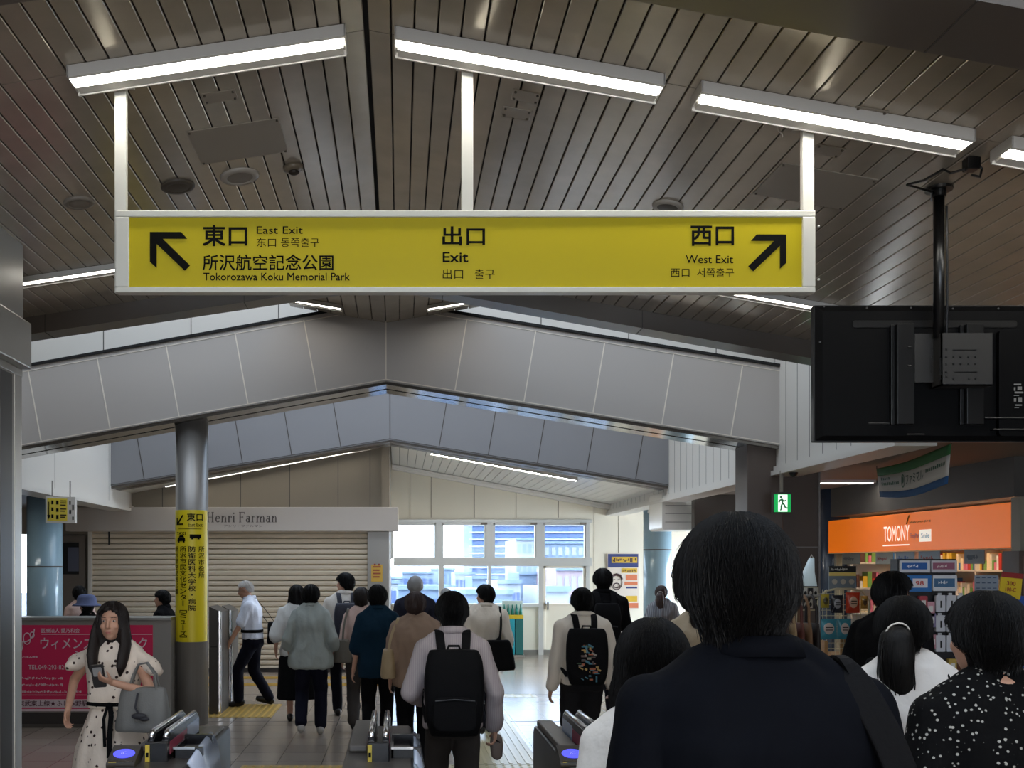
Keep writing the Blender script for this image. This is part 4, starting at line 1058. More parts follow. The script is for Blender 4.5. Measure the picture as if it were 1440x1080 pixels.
# ---------------------------------------------------------------- people
SKIN = mat('skin_light', (196, 150, 126), rough=.5, noise_=.04, nscale=20)
SKIN2 = mat('skin_tan', (180, 134, 108), rough=.5, noise_=.04, nscale=20)
HAIRM = {'black': mat('hair_black', (7, 6, 6), rough=.55, spec=.22, bump=.25, bscale=40, stretch=(6, 6, .6)), 'brown': mat('hair_dark_brown', (26, 18, 16), rough=.5, spec=.3, bump=.25, bscale=40, stretch=(6, 6, .6)),
         'white': mat('hair_white', (206, 202, 198), rough=.6, bump=.3, bscale=60), 'grey': mat('hair_grey', (132, 130, 128), rough=.6, bump=.3, bscale=60), 'softbrown': mat('hair_soft_brown', (58, 42, 38), rough=.45, bump=.25, bscale=40, stretch=(6, 6, .6))}
def cloth(name, col, bump=.7, bscale=11, rough=.85): return mat('cloth_' + name, col, rough=rough, spec=.1, bump=bump, bscale=bscale, stretch=(1, 1, .7))
def dotted(name, base, dot, scale, size, soft=.02, jitter=1.0, stretch=(1, 1, 1)):
    m = cloth(name, base); n = m.node_tree; b = n.nodes['Principled BSDF']
    t = n.nodes.new('ShaderNodeTexCoord'); mp = n.nodes.new('ShaderNodeMapping'); mp.inputs['Scale'].default_value = stretch
    n.links.new(t.outputs['Object'], mp.inputs['Vector'])
    v = n.nodes.new('ShaderNodeTexVoronoi'); v.inputs['Scale'].default_value = scale; v.inputs['Randomness'].default_value = jitter
    nz_ = n.nodes.new('ShaderNodeTexNoise'); nz_.inputs['Scale'].default_value = scale * 2.4
    ad = n.nodes.new('ShaderNodeMath'); ad.operation = 'MULTIPLY_ADD'; ad.inputs[1].default_value = .22; n.links.new(nz_.outputs['Fac'], ad.inputs[0]); n.links.new(v.outputs['Distance'], ad.inputs[2])
    n.links.new(mp.outputs['Vector'], v.inputs['Vector']); n.links.new(mp.outputs['Vector'], nz_.inputs['Vector'])
    r = n.nodes.new('ShaderNodeMapRange'); r.inputs['From Min'].default_value = size + .11; r.inputs['From Max'].default_value = size + .11 + soft; r.inputs['To Min'].default_value = 1; r.inputs['To Max'].default_value = 0
    n.links.new(ad.outputs[0], r.inputs['Value'])
    mx = n.nodes.new('ShaderNodeMixRGB'); mx.inputs['Color1'].default_value = lin(*base); mx.inputs['Color2'].default_value = lin(*dot)
    n.links.new(r.outputs['Result'], mx.inputs['Fac']); n.links.new(mx.outputs['Color'], b.inputs['Base Color'])
    return m
def striped(name, c1, c2, scale, axis='X'):
    m = cloth(name, c1); n = m.node_tree; b = n.nodes['Principled BSDF']
    t = n.nodes.new('ShaderNodeTexCoord'); w = n.nodes.new('ShaderNodeTexWave'); w.bands_direction = axis; w.inputs['Scale'].default_value = scale; w.inputs['Distortion'].default_value = .6
    mx = n.nodes.new('ShaderNodeMixRGB'); mx.inputs['Color1'].default_value = lin(*c1); mx.inputs['Color2'].default_value = lin(*c2)
    n.links.new(t.outputs['Object'], w.inputs['Vector']); n.links.new(w.outputs['Fac'], mx.inputs['Fac']); n.links.new(mx.outputs['Color'], b.inputs['Base Color'])
    return m

def ik(a, t, l1, l2, pole):
    """middle joint of a two bone limb from a to t, bending towards pole"""
    a, t, pole = Vector(a), Vector(t), Vector(pole); d = t - a; L = d.length
    if L > (l1 + l2) * .999: t = a + d * ((l1 + l2) * .999 / L); d = t - a; L = d.length
    u = d / L; x = (l1 * l1 - l2 * l2 + L * L) / (2 * L); h = math.sqrt(max(l1 * l1 - x * x, 0))
    p = pole - u * pole.dot(u); p = p.normalized() if p.length > 1e-6 else u.orthogonal().normalized()
    return a + u * x + p * h, t

TORSO = {'m': [(.465, .150, .105), (.50, .172, .122), (.54, .168, .116), (.60, .150, .108), (.66, .158, .114), (.72, .172, .122), (.765, .184, .116), (.80, .184, .098), (.82, .155, .082), (.838, .105, .070), (.855, .062, .062)],
         'f': [(.465, .150, .108), (.50, .172, .126), (.54, .160, .114), (.60, .130, .098), (.66, .138, .106), (.72, .152, .120), (.765, .160, .106), (.80, .160, .088), (.82, .132, .074), (.838, .090, .062), (.855, .052, .055)]}
class Fig: pass

def person(label, H, x, Y, head=0, sex='m', bulk=1.0, skin=SKIN, feet=None, hands=None, lean=0.0, yaw=0, nod=0, turn=0, hair=('short', 'black'), top=None, bottom=None, shoes=(24, 22, 22),
           name='person', headx=0, vox=.009, strands=0, face=False, category='person', collar=None, group=None):
    """a standing or walking figure; local +y is where it faces; head: heading in degrees (0 = away from the viewer)"""
    F = Fig(); s = H / 1.7; F.s = s; F.H = H; w = s * bulk; F.face_on = face; rnd = random.Random(label)
    mb = MB()
    ly = lambda z: lean * max(0, z - .52 * H)          # forward lean
    F.ly = ly
    F.rings = [(0, ly(f * H) - .012 * w * (1 if f > .7 else 0), f * H, rx * w, ry * w) for f, rx, ry in TORSO[sex]]
    mb.loft(F.rings, 28, 2.35)
    shx = (.178 if sex == 'm' else .150) * w; shz = .790 * H
    hc = Vector((headx, ly(.9 * H) + .028 * s + nod * .03, H - .122 * s - .012)); F.hc = hc
    nb = Vector((0, ly(.84 * H) - .005, .838 * H))
    nr = (.058 if sex == 'm' else .047) * s
    mb.capsule(nb, hc + Vector((0, -.012, -.06 * s)), nr * 1.1, nr)
    mb.capsule((-.10 * w, ly(.8 * H) - .01, .808 * H), (0, ly(.85 * H) - .01, .85 * H), .042 * w, .046 * w); mb.capsule((.10 * w, ly(.8 * H) - .01, .808 * H), (0, ly(.85 * H) - .01, .85 * H), .042 * w, .046 * w)
    for e in (-1, 1): mb.capsule((e * ((.178 if sex == 'm' else .150) * w - .012), ly(.79 * H) - .012, shz + .002), (e * .045, ly(.85 * H) - .012, .843 * H), .046 * w, .044 * w)
    # head, turned on the neck
    RH = rotm('Z', math.radians(turn)) @ rotm('X', math.radians(-nod * 40)); F.RH = RH
    q = lambda *p: hc + RH @ (Vector(p) * s)
    mb.ell(q(0, -.012, .012), (.076 * s, .093 * s, .096 * s), RH, 24, 16)
    mb.ell(q(0, .022, -.035), (.062 * s, .068 * s, .084 * s), RH, 20, 14)
    mb.ell(q(0, .062, -.092), (.026 * s, .022 * s, .022 * s), RH)
    mb.capsule(q(0, .086, .012), q(0, .104, -.03), .009 * s, .0125 * s); mb.ell(q(0, .094, -.034), (.017 * s, .012 * s, .010 * s), RH)
    for e in (-1, 1):
        mb.ell(q(e * .076, -.008, -.012), (.010 * s, .020 * s, .032 * s), RH)
        mb.ell(q(e * .036, .064, -.03), (.024 * s, .02 * s, .02 * s), RH)
        mb.capsule(q(e * .014, .083, .024), q(e * .046, .071, .024), .008 * s, .006 * s)
    mb.ell(q(0, .087, -.062), (.022 * s, .009 * s, .006 * s), RH); mb.ell(q(0, .085, -.073), (.019 * s, .009 * s, .007 * s), RH)
    # arms
    ua, fa = .172 * H, .150 * H
    F.arm = {}
    ur, er, wr = ((.049, .038, .027) if sex == 'm' else (.040, .032, .022)); ur *= w; er *= w; wr *= s
    hands = hands or {}
    for e, k in ((-1, 'l'), (1, 'r')):
        sh = Vector((e * shx, ly(shz) - .012, shz))
        hd = hands.get(k, {})
        tgt = Vector(hd.get('at', (e * (shx + .075 * s), .03 * s, .485 * H))); pole = hd.get('pole', (e * .35, -1, -.1))
        el, wrp = ik(sh, tgt, ua, fa, pole)
        F.arm[k] = (sh, el, wrp)
        mb.capsule(sh, el, ur, er); mb.capsule(el, wrp, er, wr); mb.ell(el, (er * 1.02,) * 3)
        # hand
        d = Vector(hd.get('dir', (wrp - el))).normalized() ; d = (d + Vector((0, 0, 0))).normalized()
        pn = Vector(hd.get('palm', (-e, .15, 0))); pn = (pn - d * pn.dot(d)).normalized()       # palm normal
        sd = d.cross(pn)                                                                          # across the palm
        if sd.dot(Vector((0, 1, 0))) < 0 and not hd.get('flip'): sd = -sd
        hs = s * (1.0 if sex == 'm' else .9)
        Rm = Matrix((sd, pn, d)).transposed()
        pc_ = wrp + d * .046 * hs
        mb.ell(pc_, (.039 * hs, .0155 * hs, .052 * hs), Rm, 16, 10); mb.capsule(wrp - d * .01, wrp + d * .03 * hs, wr * .95, wr * .8)
        curl = hd.get('curl', .45)
        for i, (off, ln) in enumerate(((.030, .066), (.0105, .076), (-.0095, .070), (-.028, .054))):
            b0 = wrp + d * .084 * hs + sd * off * hs; p = b0; ang = 0; r = .0088 * hs
            seg = (ln * .5, ln * .3, ln * .24)
            for j, l in enumerate(seg):
                ang += curl * (1 + .12 * i) * (.7 if j == 0 else 1)
                dd = (d * math.cos(ang) + pn * math.sin(ang)) + sd * off * 1.2 * (1 if j == 0 else 0); n2 = p + dd.normalized() * l * hs
                mb.capsule(p, n2, r, r * .9, 8); p = n2; r *= .9
            mb.capsule(wrp + d * .05 * hs + sd * off * .7 * hs, b0, .011 * hs, .0095 * hs, 8)
        tb0 = wrp + d * .022 * hs + sd * .026 * hs; t1 = tb0 + (d * .6 + sd * .6 + pn * .35).normalized() * .040 * hs; t2 = t1 + (d * .85 + sd * .2 + pn * (.3 + curl * .5)).normalized() * .032 * hs
        mb.capsule(tb0, t1, .0135 * hs, .0105 * hs, 8); mb.capsule(t1, t2, .0105 * hs, .0085 * hs, 8)
    # legs
    hz = .515 * H; th, sk = .245 * H, .246 * H; hx = (.088 if sex == 'm' else .086) * w; az = .046 * H
    F.leg = {}
    feet = feet or {}
    for e, k in ((-1, 'l'), (1, 'r')):
        ft = feet.get(k, {}); at = Vector(ft.get('at', (e * .085 * s, 0, 0)))
        hp = Vector((e * hx, 0, hz)); an = at + Vector((0, -.03 * s, az))
        kn, an = ik(hp, an, th, sk, (e * .08, 1, 0))
        F.leg[k] = (hp, kn, an, ft.get('pitch', 0))
        mb.capsule(hp, kn, .078 * w, .053 * w); mb.capsule(kn, an, .052 * w, .036 * s)
        mb.capsule(kn + (an - kn) * .12 + Vector((0, -.012, 0)), kn + (an - kn) * .45, .05 * w, .042 * w)
        RF = rotm('X', math.radians(-ft.get('pitch', 0)))
        mb.capsule(an + RF @ Vector((0, -.02 * s, -.018 * s)), an + RF @ Vector((0, .145 * s, -.045 * s)), .034 * s, .026 * s); mb.ell(an + RF @ Vector((0, -.03 * s, -.035 * s)), (.03 * s, .034 * s, .03 * s))
    body = from_mesh(name, remesh(mb, vox, 5), skin)
    body.location = (x, Y, 0); body.rotation_euler = (0, 0, math.radians(head)); tag(body, label, category, group)
    F.o = body; F.w = w; F.shx = shx; F.shz = shz; F.sex = sex; F.er, F.ur, F.wr = er, ur, wr; F.x, F.Y, F.head = x, Y, head
    # shoes
    for k in ('l', 'r'):
        hp, kn, an, pit = F.leg[k]; RF = rotm('X', math.radians(-pit)); mbs = MB()
        mbs.capsule(an + RF @ Vector((0, -.02 * s, -.02 * s)), an + RF @ Vector((0, .15 * s, -.042 * s)), .044 * s, .035 * s); mbs.ell(an + RF @ Vector((0, -.035 * s, -.03 * s)), (.040 * s, .046 * s, .042 * s)); mbs.capsule(an + RF @ Vector((0, -.035 * s, -.055 * s)), an + RF @ Vector((0, .15 * s, -.06 * s)), .03 * s, .026 * s)
        from_mesh('shoe', remesh(mbs, .009, 3), mat('shoe_%d_%d_%d' % shoes, shoes, rough=.4), body)
    if bottom: bottom(F)
    if top: top(F)
    make_hair(F, *hair, strands=strands, rnd=rnd)
    if face: make_face(F)
    return F

def fold_fn(seed, amp, fs=9.0, vert=.45):
    o = Vector((seed * 3.1, seed * 1.7, seed))
    def f(co, n):
        a = noise.noise(Vector((co.x * fs, co.y * fs, co.z * fs * vert)) + o); b = noise.noise(Vector((co.x * fs * 2.3, co.y * fs * 2.3, co.z * fs * 1.1)) + o)
        return co + n * (amp * 1.5 * (1 - 2 * abs(a)) * .7 + amp * .5 * b)
    return f

def mk_top(m, hem=.47, sleeve='long', loose=.018, flare=.0, collar=True, amp=.009, open_neck=False, name='shirt', wide=0, cuff=0, collar_mat=None, vox=.011):
    def f(F):
        H, w, s = F.H, F.w, F.s; mb = MB(); rg = []
        base = F.rings
        def at(fz):
            z = fz * H
            for a, b in zip(base, base[1:]):
                if a[2] <= z <= b[2]:
                    t = (z - a[2]) / (b[2] - a[2]); return [a[i] + (b[i] - a[i]) * t for i in range(5)]
            return list(base[0]) if z < base[0][2] else list(base[-1])
        fz = hem
        zs_ = [hem + (.80 - hem) * i / 9 for i in range(10)] + [.82, .836, .85]
        for z in zs_:
            r = at(z); r[2] = z * H; fl = flare * max(0, (.72 - z) / .25); l = loose if z < .8 else loose * .7
            if z < .465: r[1] = F.ly(z * H)
            # cloth hangs straight from the chest
            ch = at(.72); k = max(0, min(1, (.74 - z) / .08)); r[3] = max(r[3], ch[3] * .92 * k); r[4] = max(r[4], ch[4] * .92 * k)
            rg.append((r[0], r[1], r[2], r[3] + l + fl + wide * k, r[4] + l + fl))
        mb.loft(rg, 30, 2.4)
        for e in (-1, 1): mb.capsule((e * (F.shx - .012), F.ly(.79 * H) - .012, F.shz + .004), (e * .045, F.ly(.85 * H) - .012, .843 * H), .046 * w + loose * .8, .044 * w + loose * .5)
        for e in (-1, 1): mb.capsule((e * .10 * w, F.ly(.8 * H) - .012, .812 * H), (e * .03, F.ly(.85 * H) - .012, .846 * H), .042 * w + loose * .6, .046 * w + loose * .3)
        for k in ('l', 'r'):
            sh, el, wr = F.arm[k]
            if sleeve == 'long':
                mb.capsule(sh, el, F.ur + loose * .9, F.er + loose * .9); mb.capsule(el, wr + (el - wr) * .06, F.er + loose * .8, F.wr + loose * .8 + .004)
            elif sleeve == 'three':
                p = el + (wr - el) * .45; mb.capsule(sh, el, F.ur + loose, F.er + loose * 1.1); mb.capsule(el, p, F.er + loose * 1.1, F.er + loose * 1.1)
            elif sleeve == 'short':
                p = sh + (el - sh) * .78; mb.capsule(sh, p, F.ur + loose, F.er + loose * 1.3)
            elif sleeve == 'half':
                p = sh + (el - sh) * 1.0; mb.capsule(sh, p, F.ur + loose * 1.2, F.er + loose * 1.8)
            elif sleeve == 'flutter':
                d = (el - sh).normalized(); p = sh + d * .10 + Vector((sh.x * .42, 0, .01)); mb.capsule(sh + Vector((0, 0, .004)), p, F.ur + .006, .05); mb.ell(p + Vector((sh.x * .1, 0, -.012)), (.05, .078, .032), rotm('Y', .5 if sh.x > 0 else -.5))
        o = from_mesh(name, remesh(mb, vox, 4), m, F.o, fold_fn(len(F.o['label']) * 1.37, amp))
        if collar:
            mc = MB(); mc.smooth = True; nz0 = F.ly(.85 * H) - .006; r0 = (.070 if F.sex == 'm' else .060) * s
            rows = []
            for (dr, dz) in ((.012, -.012), (.004, .022), (-.002, .034), (.006, .033), (.022, -.004)):
                rows.append([Vector(((r0 + dr) * math.cos(a), nz0 + (r0 + dr) * 1.02 * math.sin(a), .852 * H + dz - .02 * (1 + math.sin(a)) / 2 * 1.0 + .004)) for a in [2 * math.pi * i / 28 for i in range(28)]])
            mc.grid(rows, True); c = obj('collar', mc, collar_mat or m, o); so = c.modifiers.new('s', 'SOLIDIFY'); so.thickness = .003
        F.top = o
    return f

def mk_trousers(m, loose=.012, flare=0, waist=.575, length=.98, amp=.006, belt=None, vox=.012):
    def f(F):
        H, w, s = F.H, F.w, F.s; mb = MB()
        rg = [(r[0], r[1], r[2], r[3] + loose, r[4] + loose) for r in F.rings if r[2] <= waist * H + .001]
        mb.loft(rg, 28, 2.3)
        for k in ('l', 'r'):
            hp, kn, an, pit = F.leg[k]; e = -1 if k == 'l' else 1
            a2 = kn + (an - kn) * length
            mb.capsule(hp, kn, .082 * w + loose, .056 * w + loose + flare * .5); mb.capsule(kn, a2, .056 * w + loose + flare * .5, .044 * s + loose + flare)
        o = from_mesh('trousers', remesh(mb, vox, 4), m, F.o, fold_fn(len(F.o['label']) * .77 + 2, amp, 10, .6))
        if belt:
            r = [q for q in F.rings if q[2] <= .61 * H][-1]; mbb = MB(); mbb.smooth = True
            mbb.loft([(r[0], r[1], r[2] - .025, r[3] + loose + .022, r[4] + loose + .022), (r[0], r[1], r[2] + .012, r[3] + loose + .022, r[4] + loose + .022)], 30, 2.3); obj('belt', mbb, belt, F.o)
    return f
def mk_skirt(m, length=.1, waist=.60, flare=.08, amp=.01, n=9):
    def f(F):
        H = F.H; r = [q for q in F.rings if q[2] <= waist * H][-1]; hip = F.rings[1]; mb = MB(); mb.smooth = True; rows = []
        for i in range(26):
            t = i / 25; z = waist * H + (length - waist) * H * t; k = min(1, t * 3)
            rx = r[3] + (hip[3] + .025 - r[3]) * k + flare * t; ry = r[4] + (hip[4] + .03 - r[4]) * k + flare * t
            rows.append([Vector(((rx + amp * t * math.sin(a * n)) * math.cos(a), r[1] + (ry + amp * t * math.sin(a * n)) * math.sin(a), z)) for a in [2 * math.pi * j / 72 for j in range(72)]])
        mb.grid(rows, True); o = obj('skirt', mb, m, F.o); so = o.modifiers.new('s', 'SOLIDIFY'); so.thickness = .004
    return f

def make_hair(F, style, colour, strands=0, rnd=None):
    s = F.s; m = HAIRM[colour]; hc, RH = F.hc, F.RH
    A, Bk, C = .078, .098, .100                        # skull half sizes
    top_t = {'short': .020, 'bushy': .026, 'bob': .026, 'long': .018, 'ponytail': .016, 'bun': .018, 'thin': .008, 'nape': .022}[style]
    zb = {'short': -.085, 'bushy': -.105, 'bob': -.185, 'long': -.40, 'ponytail': -.075, 'bun': -.08, 'thin': -.06, 'nape': -.13}[style]
    N, K = 48, 30
    sg_ = lambda t: max(0, min(1, t)) ** 2 * (3 - 2 * max(0, min(1, t)))
    def outer(phi, z):
        """hair surface radius factors; phi measured from the face (+y)"""
        zc = .012
        if z >= zc - .02:
            k = max(0, 1 - ((z - zc) / (C + top_t)) ** 2) ** .5
            rx, ry = (A + top_t) * k, (Bk + top_t) * k
        else:
            t = (zc - .02 - z)
            rx, ry = A + top_t, Bk + top_t
            if style in ('short', 'thin', 'bun', 'ponytail', 'bushy', 'nape'):
                q_ = 1 - .30 * sg_(t / (.085 if style != 'bushy' else .1)) * (1 if style != 'nape' else .6); rx *= q_; ry *= 1 - .34 * sg_(t / .1)
            elif style == 'bob':
                q_ = 1 + .16 * sg_(t / .09) - .30 * sg_((t - .09) / .09); rx *= q_; ry *= 1 - .10 * sg_(t / .1) - .18 * sg_((t - .1) / .09)
            elif style == 'long':
                rx *= 1 + .18 * sg_(t / .12) - .25 * sg_((t - .2) / .2); ry *= 1 - .08 * sg_(t / .1) - .2 * sg_((t - .2) / .2)
        # face opening
        hl = {'thin': .07, 'long': .092}.get(style, .062)
        half = {'short': 78, 'bushy': 74, 'bob': 50, 'long': 46, 'ponytail': 84, 'bun': 84, 'thin': 96, 'nape': 78}[style] * sg_((hl - z) / .05)
        if style in ('short', 'bushy', 'ponytail', 'bun', 'thin', 'nape'): half += 34 * sg_((-.015 - z) / .04)
        ap = abs(math.degrees(phi)); f = sg_((ap - half + 7) / 14) if half > 0 else 1
        inn = .72 if z > -.09 else .45
        return rx, ry, f + (1 - f) * inn, f
    def pt(phi, z, lift=0.0):
        rx, ry, k, f = outer(phi, z); x = math.sin(phi) * (rx + lift * f) * k; y = math.cos(phi) * (ry + lift * f) * k - .012
        if z < -.1 and style in ('long', 'bob'): y -= .012 * sg_((-.1 - z) / .1)
        return hc + RH @ (Vector((x, y, z)) * s)
    mb = MB(); rows = []; sd = rnd.random() * 50
    ztop = .012 + C + top_t
    for i in range(K + 1):
        t = i / K; z = ztop - (ztop - zb) * (t ** 1.5 if t < .5 else .3536 + (t - .5) * 1.2929)
        if i == 0: z = ztop - .0006
        row = []
        for j in range(N):
            phi = 2 * math.pi * j / N - math.pi
            p = pt(phi, z); n = noise.noise(Vector((math.sin(phi) * 5, math.cos(phi) * 5, z * 6)) + Vector((sd, 0, 0))); n2 = noise.noise(Vector((phi * 9, z * 5, sd)))
            c = hc + RH @ Vector((0, -.012, z * s)); d = (p - c); 
            row.append(p + d * (.05 * n + .03 * n2))
        rows.append(row)
    rows.append([hc + RH @ Vector((0, -.012, zb * s))] * N)
    rows = [[hc + RH @ (Vector((0, -.012, ztop)) * s)] * N] + rows
    mb.smooth = True; mb.grid(rows, True)
    if style in ('ponytail',):
        base = hc + RH @ (Vector((.0, -.105, .0)) * s)
        tl = [base, base + RH @ (Vector((0, -.04, -.02)) * s), base + RH @ (Vector((0, -.05, -.10)) * s), base + RH @ (Vector((0, -.035, -.2)) * s), base + RH @ (Vector((0, -.02, -.30)) * s), base + RH @ (Vector((.0, -.01, -.37)) * s)]
        F.tail = tl
        sm_ = []
        for a, b in zip(tl, tl[1:]): sm_ += [a.lerp(b, q / 4) for q in range(4)]
        sm_.append(tl[-1]); n = len(sm_)
        mb.tube(sm_, [(.026 + .042 * math.sin(math.pi * min(1, (i / (n - 1)) * .95 + .05)) ** .7) * s * (1 - .25 * i / n) for i in range(n)], 20, flat=(1, .7))
    if style == 'bun': mb.ell(hc + RH @ (Vector((0, -.115, .01)) * s), (.045 * s, .035 * s, .042 * s), RH, 20, 14)
    if style == 'long' and F.face_on:
        for e in (-1, 1):
            lk = [(e * .078, .02, .02), (e * .092, .035, -.06), (e * .10, .05, -.14), (e * .098, .095, -.21), (e * .088, .115, -.28), (e * .08, .11, -.34)]
            mb.tube([hc + RH @ (Vector(p) * s) for p in lk], [.022 * s, .03 * s, .034 * s, .034 * s, .028 * s, .006 * s], 14, flat=(1.15, .6))
    # loose strands so the outline is not a hard shell
    if strands:
        mb.smooth = False
        for i in range(strands):
            phi = rnd.uniform(-math.pi, math.pi); z0 = ztop - .002 - (ztop - zb) * rnd.random() ** 1.6 * .75; ln = rnd.uniform(.06, .16); z1 = max(zb - rnd.uniform(0, .018), z0 - ln)
            rx, ry, k, f = outer(phi, (z0 + z1) / 2)
            if f < .6: continue
            dph = rnd.uniform(-.25, .25); lf = rnd.uniform(.001, .005); end = rnd.uniform(.001, .010 if style != 'bushy' else   .012) if rnd.random() < .5 else rnd.uniform(.001, .004); P_ = []
            for q in range(6):
                t = q / 5; zz = z0 + (z1 - z0) * t; P_.append(pt(phi + dph * t * t, max(zz, zb), lf + (end - lf) * t * t) + (Vector((0, 0, (zz - zb) * s)) if zz < zb else Vector((0, 0, 0))))
            wd = rnd.uniform(.0006, .0013) * s * 1.4; a = (P_[0] - hc).cross(Vector((0, 0, 1)))
            if a.length < 1e-4: continue
            a = a.normalized(); vs = []
            for q, p in enumerate(P_):
                ww = wd * (1 - (q / 5) ** 2 * .85); out = (p - hc).normalized(); vs += [p - a * ww, p + a * ww, p + out * ww * 1.2]
            mb.add(vs, [(q * 3 + u, q * 3 + (u + 1) % 3, q * 3 + 3 + (u + 1) % 3, q * 3 + 3 + u) for q in range(5) for u in range(3)])
        if style == 'ponytail':
            for i in range(strands // 3):
                k0 = rnd.uniform(0, .4); o_ = Vector((rnd.gauss(0, .013), rnd.gauss(0, .010), 0)); P_ = []
                for q in range(7):
                    t = k0 + (1.0 - k0) * q / 6; u = t * 5 * .999; a = F.tail[int(u)].lerp(F.tail[int(u) + 1], u - int(u)); P_.append(a + o_ * (.4 + 1.1 * math.sin(math.pi * min(1, t * .9 + .1))) + Vector((.006 * math.sin(t * 7 + o_.x * 300), 0, 0)) + (Vector((0, 0, -rnd.uniform(0, .03))) if q == 6 else Vector((0, 0, 0))))
                mb.tube(P_, [.0022] * 6 + [.0005], 4)
    o = obj('hair', mb, m, F.o)
    F.hair = o
    if style == 'ponytail':
        t = MB(); t.smooth = True; b = F.tail[0] + RH @ (Vector((0, -.028, -.004)) * s); t.tube([b + Vector((.040 * math.cos(a), -.006 - .012 * abs(math.sin(a)), .036 * math.sin(a))) for a in [i * .42 for i in range(16)]], .0032, 6); obj('hair_tie', t, M['white'] if F.s > 0 else M['black'], o)

def make_face(F):
    hc, RH, s = F.hc, F.RH, F.s; q = lambda *p: hc + RH @ (Vector(p) * s)
    for e in (-1, 1):
        mb = MB(); mb.smooth = True; mb.ell(q(e * .031, .072, .006), (.0125 * s, .009 * s, .006 * s), RH, 14, 8); w_ = obj('eye', mb, mat('eye_white', (200, 186, 178), rough=.2), F.o)
        mb = MB(); mb.smooth = True; mb.ell(q(e * .031, .0785, .006), (.0052 * s, .003 * s, .0055 * s), RH, 12, 8); obj('iris', mb, mat('iris', (40, 26, 22), rough=.15), w_)
        mb = MB(); mb.smooth = True; mb.tube([q(e * .016, .086, .026), q(e * .032, .084, .031), q(e * .048, .073, .026)], [.0022 * s, .003 * s, .0015 * s], 6); obj('eyebrow', mb, HAIRM['softbrown'], F.o)
    mb = MB(); mb.smooth = True; mb.ell(q(0, .0905, -.064), (.019 * s, .0065 * s, .0045 * s), RH, 14, 8); mb.ell(q(0, .089, -.071), (.016 * s, .007 * s, .0055 * s), RH, 14, 8); obj('lips', mb, mat('lips', (176, 112, 100), rough=.4), F.o)

def attach(root, F):
    root.location = (F.x, F.Y, 0); root.rotation_euler = (0, 0, math.radians(F.head))
def carried(name, label, cat, F):
    t = thing(name, label, cat); WORLD_THINGS.pop(); attach(t, F); return t

def backpack(F, label, m, w=.29, h=.43, d=.14, z=None, name='backpack', pocket=True, print_=None, handle=True, slim=False):
    t = carried(name, label, 'backpack', F); s = F.s; H = F.H
    zt_ = .79 * H if z is None else z; zb2 = zt_ - h; yb_ = -(.118 * F.w + .035); ly = F.ly
    mb = MB(); rg = []
    for i in range(15):
        u = i / 14; z_ = zb2 + h * u; k = (1 - abs(2 * u - 1) ** 5) ** .35 if 0 < u < 1 else .55; kk = .86 + .14 * math.sin(math.pi * min(1, .15 + .8 * (1 - u)))
        dep = d / 2 * (.62 + .38 * math.sin(math.pi * (.25 + .6 * (1 - u)))) * (.6 + .4 * k)
        rg.append((0, yb_ - d / 2 + ly(z_) + (d / 2 - dep) * .8, z_, w / 2 * kk * (.72 + .28 * k), dep))
    mb.loft(rg, 36, 3.6); o = from_mesh('bag_body', remesh(mb, .010, 3), m, t, fold_fn(len(label) * .9, .003, 9, .8))
    if pocket:
        mp = MB(); yf = yb_ - d + ly(zb2 + h * .25); mp.rbox((0, yf + .004, zb2 + h * .27), (w * .74, .05, h * .40), .05, None, 5); o2 = from_mesh('front_pocket', remesh(mp, .009, 3), m, t)
        mz = MB(); mz.tube([(-w * .33, yf - .022, zb2 + h * .43), (0, yf - .026, zb2 + h * .45), (w * .33, yf - .022, zb2 + h * .43)], .004, 6); obj('zip', mz, mat('zip_dark', (40, 40, 44), rough=.3), o2)
    ms = MB()
    for e in (-1, 1):
        sx = e * .082 * s
        pts = [(sx * .85, yb_ - .01 + ly(zt_ - .05), zt_ - .05), (sx, -.125 * F.w + ly(.8 * H), .815 * H + .022), (sx * 1.03, -.075 * F.w + ly(.83 * H), .838 * H + .032), (sx * 1.05, .015 + ly(.83 * H), .836 * H + .036), (sx * 1.1, .11 * F.w + ly(.8 * H), .80 * H + .022), (sx * 1.25, .15 * F.w + ly(.73 * H), .72 * H), (sx * 1.75, .12 * F.w + ly(.66 * H), .64 * H), (e * (F.w * .185), 0 + ly(.6 * H), .59 * H), (e * w * .42, yb_ - .01, zb2 + .07)]
        sp = []
        for a, b in zip(pts, pts[1:]): a, b = Vector(a), Vector(b); sp += [a.lerp(b, q / 3) for q in range(3)]
        sp.append(Vector(pts[-1]))
        for _ in range(2): sp = [sp[0]] + [(sp[i - 1] + sp[i] * 2 + sp[i + 1]) / 4 for i in range(1, len(sp) - 1)] + [sp[-1]]
        m1 = MB(); m1.strap(sp, .055 * s, .012, [(1, 0, 0)] * len(sp)); obj('shoulder_strap', m1, m, t, bevel=.003)
    if handle:
        mh = MB(); mh.tube([(-.04, yb_ - .03 + ly(zt_), zt_ - .015), (-.03, yb_ - .03 + ly(zt_), zt_ + .02), (.03, yb_ - .03 + ly(zt_), zt_ + .02), (.04, yb_ - .03 + ly(zt_), zt_ - .015)], .008, 8); obj('carry_handle', mh, m, t)
    if print_: print_(t, (0, yb_ - d + ly(zb2 + h * .3), zb2), w, h)
    F.pack = (yb_, zt_, zb2, d)
    return t

